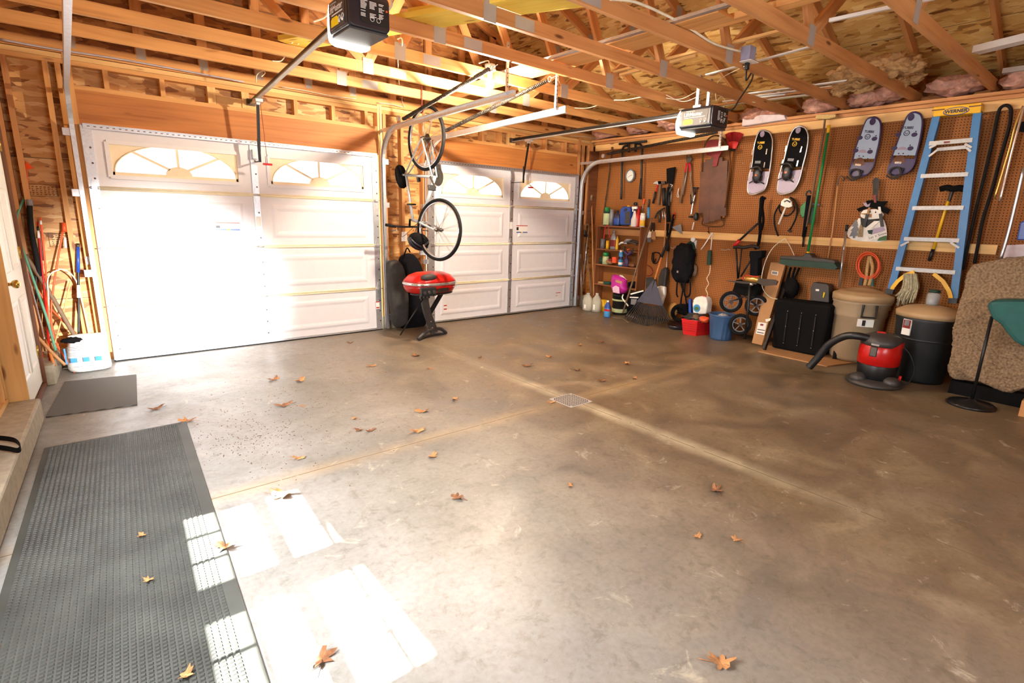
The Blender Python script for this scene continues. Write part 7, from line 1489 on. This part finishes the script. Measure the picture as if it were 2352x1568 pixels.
# golf bag cart (push trolley) with fan, wheels
t = thing('golf_push_cart', 'folded black golf push cart with three wheels standing at the pegboard', 'golf cart', P(1700, 760, z=0))
def kl(pts, x, r, m, nm, smooth=True): line(k7, pts, x, r, smooth=smooth).build(nm, m, t)
kl([(480, 95), (460, 110), (455, 180), (450, 260), (445, 330), (450, 420), (445, 480), (430, 560), (400, 600)], 6.40, .019, 'black_matte', 'upright_tube')
kl([(500, 105), (480, 120), (470, 200), (480, 320), (460, 420)], 6.42, .017, 'black_matte', 'upright_tube')
kl([(430, 350), (340, 430), (255, 510)], 6.40, .014, 'black_steel', 'handle_tube', False)
kl([(250, 515), (195, 572)], 6.38, .024, 'red_plastic', 'red_grip', False)
kl([(190, 585), (240, 580), (300, 585), (370, 570), (440, 590)], 6.36, .020, 'black_plastic', 'folding_joint')
kl([(215, 590), (232, 890)], 6.34, .012, 'black_steel', 'side_tube', False); kl([(270, 600), (240, 880)], 6.36, .009, 'black_steel', 'thin_tube', False); kl([(370, 690), (260, 870)], 6.34, .012, 'black_steel', 'cross_tube', False)
s = MB(); s.prism(X(k7, 6.30, [(345, 620), (470, 615), (460, 680), (425, 700), (425, 860), (345, 870), (350, 720), (340, 660)]), (.12, 0, 0)); s.build('bag_rest', 'cloth_black', t, bevel=.01)
s = MB(); s.prism(X(k7, 6.22, [(210, 900), (420, 900), (430, 1000), (400, 1070), (200, 1040), (160, 1040), (190, 970)]), (.14, 0, 0)); s.build('cart_body', 'black_matte', t, bevel=.01)
def cartwheel(u, v, rpx, x, nm='wheel', spk='silver_plastic', tilt=.35):
    c = P(*k7(u, v), x=x); r = (P(*k7(u, v-rpx), x=x)-c).length; ax = V((-.78, -.62, 0)).normalized() if tilt else V((-1, 0, 0))
    e1 = V((0, 0, 1)); e2 = ax.cross(e1)
    w_ = MB().tube([c+(e1*math.cos(2*PI*k/32)+e2*math.sin(2*PI*k/32))*r*.86 for k in range(32)], r*.15, 8, True).build(nm, 'rubber', t)
    MB().tube([c+(e1*math.cos(2*PI*k/24)+e2*math.sin(2*PI*k/24))*r*.66 for k in range(24)], r*.06, 6, True).build('rim', spk, w_)
    s = MB()
    for k in range(5): a = 2*PI*k/5; s.bar(c, c+(e1*math.cos(a)+e2*math.sin(a))*r*.68, .014, .010)
    s.build('wheel_spokes', spk, w_); MB().lathe([(r*.17, -.02), (r*.17, .02)], c, ax, 12).build('hub', 'dark_steel', w_)
    return c
cartwheel(165, 1115, 105, 6.20, spk='grey_paint'); cartwheel(412, 1150, 105, 6.26); cartwheel(255, 1335, 105, 6.10, spk='grey_paint')
kl([(350, 960), (330, 1200), (300, 1475)], 6.12, .016, 'black_steel', 'front_tube', False)
kl([(165, 1115), (300, 1060), (412, 1150)], 6.24, .012, 'black_steel', 'axle', False)
# ceiling fan motor with blades resting on the cart
t = thing('fan_motor', 'old brass coloured fan motor with two dark blades balanced on the golf cart', 'fan', P(*k7(370, 900), x=6.12))
s = MB(); s.lathe([(.0, -.10), (.03, -.10), (.045, -.07), (.045, .07), (.03, .10), (.0, .10)], P(*k7(370, 893), x=6.12), (0, 1, 0), 18); s.build('motor', 'brass', t)
for pts in ([(125, 905), (300, 915), (420, 930), (415, 945), (280, 935), (130, 912)], [(440, 885), (600, 900), (625, 915), (610, 950), (500, 960), (430, 930)]):
    s = MB(); p = X(k7, 6.10, pts); s.prism([V((q.x, q.y, q.z)) for q in p], (-.02, 0, .0)); s.build('fan_blade', 'fan_blade', t)
line(k7, [(285, 905), (280, 880), (320, 855), (370, 865), (430, 870)], 6.06, .005).build('red_wire', 'red_plastic', t); s = MB(); s.lathe([(.02, 0), (.02, .03)], P(*k7(362, 955), x=6.08), (0, 0, 1), 12); s.build('chrome_nut', 'chrome', t)

# red basket, with things, jug
def basket():
    a, b, c_ = P(*c2(1320, 1405), z=0), P(*c2(1460, 1428), z=0), P(*c2(1605, 1410), z=0)
    t = thing('red_basket', 'red plastic shopping basket full of odds and ends', 'basket', (a+c_)/2)
    bl_, br_ = V((a.x, a.y, 0)), b; fr_ = c_
    e1 = (b-a); e2 = (c_-b); d4 = a+e2
    base = [a, b, c_, d4]; cen = sum(base, V())/4; topz = .20
    top = [cen+(p-cen)*1.22+V((0, 0, topz)) for p in base]
    s = MB()
    for i in range(4):
        j = (i+1) % 4; n = (base[j]-base[i]).cross(V((0, 0, 1))).normalized()*.004; s.prism([base[i], base[j], top[j], top[i]], n)
    s.prism(base, (0, 0, .006)); s.build('basket_body', 'red_plastic', t)
    s = MB(); s.tube(top, .009, 6, True, False); s.build('rim', 'red_plastic', t)
    s = MB()
    for i in (0, 1):
        for r_ in range(4):
            for k in range(8):
                f_ = .1+.8*k/7; g_ = .3+.15*r_; p = base[i].lerp(base[i+1], f_).lerp(top[i].lerp(top[i+1], f_), g_); dd_ = (base[i+1]-base[i]).normalized(); nn = dd_.cross(V((0, 0, 1))).normalized(); nn = nn if nn.dot(p-cen) > 0 else -nn
                s.bar(p+nn*.005-dd_*.006, p+nn*.005+dd_*.006, .001, .010)
    s.build('mesh_slots', 'dark_red', t); return cen
bc = basket()
s = MB(); s.blob(bc+V((0, .02, .215)), (.13, .14, .055), .5, 3, 11, 4); tag(s.build('cloth_heap', 'grey_cover'), 'dark grey cloths heaped in the red basket', 'cloth')
s = MB(); s.blob(bc+V((-.05, -.12, .225)), (.06, .07, .04), .4, 3, 12, 3); tag(s.build('orange_rag', 'orange'), 'orange rag at the right of the basket heap', 'rag')
s = MB(); s.blob(bc+V((-.07, -.02, .235)), (.05, .06, .035), .4, 3, 13, 3); tag(s.build('tan_rag', 'wood_old'), 'tan rag at the front of the basket heap', 'rag')
t = thing('weed_killer_jug', 'white jug with round blue and green label behind the red basket', 'jug', P(*c2(1500, 1190), x=6.22))
s = MB(); s.prism(X(c2, 6.20, [(1425, 1190), (1420, 1060), (1440, 1000), (1480, 985), (1545, 985), (1580, 1005), (1590, 1060), (1575, 1180)]), (.14, 0, 0)); s.build('body', 'skin_white', t, bevel=.02)
cc = P(*c2(1472, 1115), x=6.195); MB().lathe([(.052, 0), (.052, .003)], cc, (-1, 0, 0), 20).build('round_label', 'light_blue', t); MB().lathe([(.034, 0), (.034, .005)], cc+V((0, 0, -.005)), (-1, 0, 0), 16, (1, .8)).build('green_print', 'leaf_green', t)
s = MB(); s.lathe([(.022, 0), (.022, .03)], P(*c2(1562, 1000), x=6.26), seg=14); s.build('cap', 'red_plastic', t); s = MB(); s.tube(bez(X(c2, 6.22, [(1440, 1035), (1470, 1000), (1510, 1020), (1500, 1060)]), 4), .012, 7); s.build('handle', 'skin_white', t)
tag(outline(c2, [(1395, 1010), (1422, 1005), (1428, 1180), (1400, 1175)], 6.27, .05).build('blue_bottle', 'blue', bevel=.01), 'blue bottle standing left of the white jug', 'bottle')
# disc + dark hose heap + black tray
cc = P(*c2(1195, 1150), x=6.36); s = MB(); s.lathe([(.0, 0), (.12, 0), (.125, .012), (.03, .03), (0, .03)], cc, (-.8, .3, .3), 26); tag(s.build('abrasive_disc', 'gold_disc'), 'tan round disc leaning at the wall behind the dark hose', 'disc')
t_ = MB(); t_.tube([P(*c2(1280+math.cos(2*PI*k/20)*80, 1170+math.sin(2*PI*k/20)*80), x=6.24+.02*math.sin(k)) for k in range(20)], .028, 8, True); tag(t_.build('vacuum_hose', 'black_matte'), 'thick dark hose coiled between fan rake and red basket', 'hose')
s = MB(); s.blob(P(*c2(1340, 1130), x=6.30), (.06, .12, .08), .4, 3, 21, 4); tag(s.build('tool_pile', 'black_matte'), 'dark pile of small tools behind the red basket', 'tools')
p0 = P(*c2(1210, 1350), z=0); s = MB(); s.lathe([(0, .001), (.16, 0), (.19, .05), (.18, .055), (.15, .03), (0, .03)], p0+V((.12, 0, 0)), seg=28, sq=(1, .8)); tag(s.build('oil_drain_pan', 'opener_black'), 'low glossy black pan on the floor left of the red basket', 'pan')
# blue ribbed bucket
b0 = P(*c2(1755, 1490), z=0)+V((.14, .10, 0)); t = thing('ribbed_bucket', 'blue ribbed waste bucket on the floor before the golf cart', 'bucket', b0)
rb, rt, hb = .128, .165, .325; s = MB(); vs = []; NN = 64
for z, r_, rib in ((0, rb, 0), (.02, rb, 1), (.22, (rb+rt)/2+.005, 1), (.235, (rb+rt)/2+.012, 0), (.29, rt-.004, 0), (.305, rt+.006, 0), (.325, rt+.008, 0), (.325, rt-.002, 0), (.30, rt-.01, 0), (.02, rb-.008, 0)):
    for k in range(NN): a = 2*PI*k/NN; q = r_+(.004*math.copysign(1, math.sin(a*16)) if rib else 0); vs.append(b0+V((math.cos(a)*q, math.sin(a)*q, z)))
fs = [(i*NN+k, i*NN+(k+1) % NN, (i+1)*NN+(k+1) % NN, (i+1)*NN+k) for i in range(9) for k in range(NN)]+[tuple(range(NN))[::-1], tuple(9*NN+k for k in range(NN))]
s.add(vs, fs, None, True); s.build('shell', 'bucket_blue', t)
s = MB(); s.blob(b0+V((0, .0, .29)), (.05, .06, .04), .4, 3, 31, 3); tag(s.build('crumpled_wrap', 'plate_metal'), 'crumpled clear wrap inside the blue bucket', 'wrap')

# cardboard box leaning
def CBP(a, b): # from foot to the wall
    f_ = (1150-b)/(1150-290); return P(*c4(a, b), x=6.14+.33*f_)
t = thing('cardboard_box', 'tall flat cardboard box leaning against the pegboard', 'box', CBP(650, 1150)); s = MB(); s.prism([CBP(585, 1140), CBP(690, 1165), CBP(940, 305), CBP(785, 288)], (.045, 0, .01)); s.build('carton', 'cardboard', t)
for nm, m, pp in (('shipping_label', 'label_white', [(628, 1040), (718, 1058), (745, 930), (655, 920)]), ('small_label', 'label_white', [(792, 412), (860, 425), (868, 385), (798, 375)]), ('loose_label', 'skin_white', [(735, 920), (780, 905), (788, 878), (730, 890)]), ('printed_mark', 'dark_red', [(675, 955), (708, 960), (712, 940), (680, 936)]), ('printed_mark', 'black_plastic', [(645, 1000), (725, 1012), (727, 1005), (648, 992)]), ('printed_mark', 'black_plastic', [(640, 1028), (712, 1042), (714, 1034), (643, 1020)]), ('printed_mark', 'grey_paint', [(800, 408), (855, 416), (860, 390), (804, 382)])):
    s = MB(); off = -.003 if 'mark' not in nm else -.006; s.prism([CBP(a, b)+V((off, 0, 0)) for a, b in pp], (-.001, 0, 0)); s.build(nm, m, t)
tag(MB().bar(P(*c4(715, 1210), z=.02), P(*c4(940, 560), x=6.42), .03, .045, (1, 0, 0)).build('steel_angle', 'black_steel'), 'dark steel bar leaning between cardboard box and black bin', 'bar')
t = thing('folded_tripod', 'folded black stand with several legs behind the black bin', 'stand', P(*c4(950, 700), x=6.40))
for a, b in (((1000, 340), (890, 700)), ((1045, 340), (970, 610)), ((1090, 345), (960, 620)), ((925, 500), (820, 880)), ((985, 400), (930, 640))): MB().tube([P(*c4(*a), x=6.44), P(*c4(*b), x=6.38)], .014, 7).build('leg', 'black_matte', t)
s = MB(); s.blob(P(*c4(1000, 560), x=6.42), (.05, .09, .12), .3, 3, 41, 3); s.build('head', 'black_matte', t)
s = MB(); q0, q1, q2, q3 = P(*c4(650, 1235), z=0), P(*c4(1380, 1395), z=0), P(6.5, 0, z=0) if False else V((6.5, -4.2, 0)), V((6.5, -3.1, 0)); s.prism([q0, q1, V((6.45, -4.3, 0)), V((6.45, -3.25, 0))], (0, 0, .012)); tag(s.build('cardboard_sheet', 'cardboard'), 'thin cardboard sheet on the floor under the black bin', 'sheet')
# black bin
def prismbox(name, label, cat, footpts, H, m, taper=1.06, z0=.012, bevel=.03):
    c = sum(footpts, V())/len(footpts); t = thing(name, label, cat, V((c.x, c.y, z0))); n = len(footpts)
    top = [c+(p-c)*taper+V((0, 0, H)) for p in footpts]; s = MB(); vs = [p+V((0, 0, z0)) for p in footpts]+top; fs = [tuple(range(n))[::-1], tuple(n+k for k in range(n))]+[(k, (k+1) % n, n+(k+1) % n, n+k) for k in range(n)]
    s.add(vs, fs); s.build('body', m, t, bevel=bevel); return t, c
a, b = P(1770, 800, z=0), P(1885, 823, z=0); dv = (b-a).normalized(); nv = V((-dv.y, dv.x, 0)); nv = nv if nv.x > 0 else -nv
t, c = prismbox('black_bin', 'tall black plastic bin standing between cardboard box and tan can', 'bin', [a, b, b+nv*.26, a+nv*.26], .60, 'black_matte', 1.10)
for k in range(3):
    p = a+dv*(.14+.15*k)*(b-a).length/.55-nv*.012; s = MB(); s.bar(p+V((0, 0, .12)), p-nv*.018+V((0, 0, .46)), .012, .006, (1, 0, 0)); s.build('rib', 'black_plastic', t)
    for z in (.10, .30, .48): s = MB(); s.lathe([(.005, 0), (.005, .004)], p+V((0, 0, z))-nv*(.004+.02*z), tuple(-nv), 8); s.build('rivet', 'steel', t)
s = MB(); o = [(1205, 640), (1205, 560), (1235, 498), (1380, 520), (1400, 540), (1400, 715), (1205, 690)]; s.prism(X(c4, 6.32, o), (.14, 0, 0)); t = tag(s.build('battery_charger', 'vacuum_grey', bevel=.006), 'dark metal box with a small white label standing behind the black bin', 'metal box'); 
s = MB(); s.prism(X(c4, 6.318, [(1262, 570), (1298, 572), (1298, 592), (1262, 590)]), (-.002, 0, 0)); lb_ = s.build('white_label', 'label_white'); lb_.parent = t; lb_.location = lb_.location-t.location
tag(line(c4, [(1355, 605), (1342, 660)], 6.312, .008, smooth=False).build('yellow_rod', 'yellow_bright'), 'short yellow rod beside the dark metal box', 'rod')

# tan wheeled can
tb = P(*c6(460, 1040), z=0)+V((.20, .14, 0)); t = thing('tan_trash_can', 'large tan wheeled trash can with a lid', 'trash can', tb)
Hc = 0.80; R1, R2 = .225, .265
s = MB(); s.lathe([(0, .02), (R1*.9, .02), (R1, .05), (R2-.022, .50), (R2-.014, .505), (R2-.014, .52), (R2-.006, .54), (R2-.012, .58), (R2+.004, .60), (R2, .64), (R2+.012, .65), (R2+.012, .70), (0, .70)], tb, seg=40); s.build('body', 'can_tan', t)
s = MB(); s.lathe([(R2+.020, .675), (R2+.022, .735), (R2+.016, .745), (R2-.005, .75), (R2-.03, .765), (.20, .782), (.19, .776), (.12, .80), (.05, .812), (.0, .812)], tb, seg=40); s.build('lid', 'lid_tan', t)
fd = (V((CAM.x, CAM.y, 0))-V((tb.x, tb.y, 0))).normalized(); sdv = V((-fd.y, fd.x, 0)); sdv = sdv if sdv.y < 0 else -sdv
hx = tb+(fd+sdv*.28).normalized()*(R2+.03); hs_ = V((-(fd+sdv*.28).y, (fd+sdv*.28).x, 0)).normalized()
s = MB(); s.tube([hx+hs_*.06+V((0, 0, .66)), hx+hs_*.065+V((0, 0, .53)), hx-hs_*.065+V((0, 0, .53)), hx-hs_*.06+V((0, 0, .66))], .012, 8, False, False); s.build('handle', 'black_plastic', t)
s = MB(); hc_ = tb+(fd+sdv*.28).normalized()*(R2-.028); s.bar(hc_-hs_*.075+V((0, 0, .46)), hc_+hs_*.075+V((0, 0, .46)), .012, .08); s.build('torn_label', 'label_white', t); s = MB(); s.bar(hc_-hs_*.03+(fd*.009)+V((0, 0, .46)), hc_-hs_*.00+(fd*.009)+V((0, 0, .46)), .004, .06); s.build('black_print', 'black_plastic', t)
for e in (-1, 1):
    s = MB(); wc = tb-sdv*.16*1+fd*.12 if e < 0 else tb+sdv*.20+fd*.12; s.lathe([(.055, -.02), (.055, .02)], V((wc.x, wc.y, .055)), tuple(sdv), 18); s.build('wheel', 'rubber', t)
s = MB(); s.bar(tb-sdv*.15+fd*.14+V((0, 0, .03)), tb+sdv*.18+fd*.14+V((0, 0, .03)), .03, .03); s.build('base_rail', 'vacuum_grey', t)
# black can
kb_ = P(*c6(1040, 1215), z=0)+V((.20, .13, 0)); t = thing('black_trash_can', 'black trash can with a dusty tan lid under the stepladder', 'trash can', kb_)
s = MB(); s.lathe([(0, .003), (.205, 0), (.215, .03), (.255, .56), (.262, .60), (.262, .64), (0, .64)], kb_, seg=40); s.lathe([(.236, .40), (.247, .41), (.247, .425), (.24, .435)], kb_, seg=40); s.build('body', 'can_black', t)
s = MB(); s.lathe([(.268, .625), (.275, .665), (.268, .675), (.20, .715), (.10, .735), (0, .74)], kb_, seg=40); s.build('lid', 'lid_tan', t)
lq = kb_+(fd*.75-sdv*.66).normalized()*.258; l1 = V((-(fd*.75-sdv*.66).y, (fd*.75-sdv*.66).x, 0)).normalized()
s = MB(); s.bar(lq-l1*.04+V((0, 0, .53)), lq+l1*.04+V((0, 0, .53)), .012, .15); lbp = s.build('sticker', 'label_white', t); s = MB(); s.bar(lq-l1*.036+V((0, 0, .56))-l1.cross(V((0, 0, 1)))*0+(lq-kb_).normalized()*.007, lq+l1*.036+V((0, 0, .56))+(lq-kb_).normalized()*.007, .002, .08); s.build('red_band', 'dark_red', lbp)
s = MB(); s.bar(lq-l1*.022+V((0, 0, .57))+(lq-kb_).normalized()*.009, lq+l1*.022+V((0, 0, .57))+(lq-kb_).normalized()*.009, .002, .05); s.build('grey_shield', 'grey_paint', lbp)
jt = P(*c6(1095, 478), x=kb_.x+.02); jt.z = .738; t = thing('screw_jar', 'clear plastic jar with green lid standing on the black can', 'jar', jt); MB().lathe([(0, 0), (.05, 0), (.055, .02), (.055, .10), (.04, .12)], jt, seg=20).build('body', 'jar_glass', t)
MB().lathe([(.045, .12), (.045, .145), (0, .146)], jt, seg=20).build('lid', 'dark_green', t); MB().lathe([(0, .005), (.046, .005), (.046, .06), (0, .07)], jt, seg=16).build('contents', 'silver_plastic', t)
# shop vacuum
vc = P(*c6(640, 1225), z=0)+V((.10, .08, 0)); t = thing('shop_vacuum', 'red and black wet dry vacuum with a curved black hose', 'vacuum', vc)
vf = (V((CAM.x, CAM.y, 0))-V((vc.x, vc.y, 0))).normalized(); vs_ = V((vf.y, -vf.x, 0)); vs_ = vs_ if vs_.y < 0 else -vs_
MB().lathe([(.14, .05), (.155, .06), (.165, .19), (.16, .20)], vc, seg=36).build('lower_tank', 'black_plastic', t)
MB().lathe([(.162, .195), (.17, .20), (.172, .30), (.165, .37), (.155, .385)], vc, seg=36).build('red_tank', 'red', t)
MB().lathe([(.16, .375), (.168, .38), (.165, .42), (.14, .46), (.08, .485), (0, .49)], vc, seg=36).build('motor_head', 'vacuum_grey', t)
s = MB(); 
arcs = [(vf*math.cos(a)+vs_*math.sin(a)) for a in [R(d_) for d_ in range(30, 100, 10)]]
pp = [vc+d_*.174+V((0, 0, .375+.0)) for d_ in arcs]; tt = [vc+d_*.170+V((0, 0, .375+.055*math.sin(PI*i/(len(arcs)-1)*.6))) for i, d_ in enumerate(arcs)]
s.add(pp+tt, [(i, i+1, len(pp)+i+1, len(pp)+i) for i in range(len(pp)-1)]); s.build('red_wing', 'red', t)
s = MB(); s.lathe([(.25, 0), (.26, .012), (.26, .025), (.235, .045), (.15, .06), (0, .06)], vc, seg=32, sq=(1, .9)); s.build('base', 'vacuum_grey', t)
for e in (-1, 1): s = MB(); s.blob(vc+vs_*e*.13+vf*.12+V((0, 0, .055)), (.07, .07, .055), .05, 2, 2, 3); s.build('caster_cover', 'vacuum_grey', t)
s = MB(); s.bar(vc+vf*.155-vs_*.075+V((0, 0, .33)), vc+vf*.165-vs_*.02+V((0, 0, .33)), .03, .09); s.build('latch', 'dark_steel', t, bevel=.006)
s = MB(); s.bar(vc+vf*.168-vs_*.075+V((0, 0, .40)), vc+vf*.172-vs_*.015+V((0, 0, .395)), .008, .015); s.build('name_label', 'plate_metal', t)
s = MB(); s.bar(vc+vs_*.02+V((0, 0, .49)), vc-vs_*.05+V((0, 0, .49)), .03, .02); s.build('red_switch', 'red', t, bevel=.004); s = MB(); s.bar(vc+vs_*.18+vf*.06+V((0, 0, .05)), vc+vs_*.19+vf*.06+V((0, 0, .12)), .03, .02); s.build('red_clip', 'red', t)
hp = bez([vc-vs_*.10+vf*.08+V((0, 0, .43)), vc-vs_*.19+vf*.09+V((0, 0, .445)), vc-vs_*.30+vf*.06+V((0, 0, .42)), vc-vs_*.42+vf*.02+V((0, 0, .31)), vc-vs_*.50+V((0, 0, .15)), vc-vs_*.56+V((0, 0, .045))], 14)
s = MB(); s.tube(hp, [.034+(.003 if i % 2 else 0) for i in range(len(hp))], 12); s.build('hose', 'black_plastic', t)
s = MB(); s.tube(bez([vc+vs_*.14+V((0, 0, .40)), vc+vs_*.22+V((0, 0, .33)), vc+vs_*.28+V((0, 0, .20)), vc+vs_*.27+V((0, 0, .08)), vc+vs_*.22+V((0, 0, .012))], 6), .005, 6); s.build('power_cord', 'black_plastic', t)
# carpet roll, umbrella lamp at right edge
t = thing('shag_carpet', 'thick brown shag carpet folded over a stand at the right frame edge', 'carpet', V((5.95, -5.45, .08)))
xc = 5.80
def CPT(a, b, x=xc): return P(*c6(a, b), x=x)
o = [(1420, 180), (1560, 155), (1700, 125), (1900, 110), (2100, 100), (2140, 400), (2140, 1150), (1900, 1230), (1770, 1275), (1690, 1265), (1500, 1185), (1300, 1160), (1235, 1130), (1222, 1080), (1240, 960), (1270, 700), (1320, 520), (1370, 330), (1395, 240)]
oo = [CPT(a, b) for a, b in o]; bm = bmesh.new(); vs = [bm.verts.new(p) for p in oo]; f_ = bm.faces.new(vs); ex = bmesh.ops.extrude_face_region(bm, geom=[f_]); 
for v in [g for g in ex['geom'] if isinstance(g, bmesh.types.BMVert)]: v.co += V((.14, .0, 0))
bmesh.ops.recalc_face_normals(bm, faces=bm.faces); bmesh.ops.triangulate(bm, faces=bm.faces)
for _ in range(5): bmesh.ops.subdivide_edges(bm, edges=[e for e in bm.edges if e.calc_length() > .03], cuts=1)
bm.normal_update(); bmesh.ops.smooth_vert(bm, verts=bm.verts, factor=.5, use_axis_x=True, use_axis_y=True, use_axis_z=True); bmesh.ops.smooth_vert(bm, verts=bm.verts, factor=.5, use_axis_x=True, use_axis_y=True, use_axis_z=True); bm.normal_update()
for v in bm.verts: v.co += v.normal*(noise.noise(v.co*70)*.012+noise.noise(v.co*9)*.015)
s = MB(); s.add([v.co.copy() for v in bm.verts], [[v.index for v in f.verts] for f in bm.faces], None, True); bm.free(); s.build('pile', 'carpet', t)
s = MB(); s.box((5.83, -5.15, .0), (5.93, -5.95, .12)); s.build('stand_base', 'black_matte', t)
t = thing('patio_umbrella', 'green canvas shade on a thin dark stand at the right frame edge', 'umbrella', P(*c6(1415, 1390), z=0))
ub = P(*c6(1415, 1385), z=0); MB().lathe([(0, 0), (.165, 0), (.17, .012), (.15, .03), (.03, .045), (.02, .06)], ub, seg=30).build('base', 'black_steel', t)
ut = P(*c6(1600, 620), x=ub.x+.0); MB().tube([ub+V((0, 0, .04)), ut], .012, 8).build('pole', 'black_steel', t)
cx_ = ub.x-.10
s = MB(); o = [(1545, 520), (1590, 492), (1700, 485), (1900, 488), (2100, 480), (2100, 900), (1880, 890), (1790, 840), (1720, 760), (1670, 690), (1600, 640)]
s.prism([P(*c6(a, b), x=cx_) for a, b in o], (.25, 0, 0)); s.build('canopy', 'umbrella_green', t, bevel=.03)
s = MB(); s.box((5.55, -5.66, 0), (5.75, -5.9, .13)); tag(s.build('wood_block', 'pine_orange'), 'wooden block on the floor at the right frame edge', 'block')
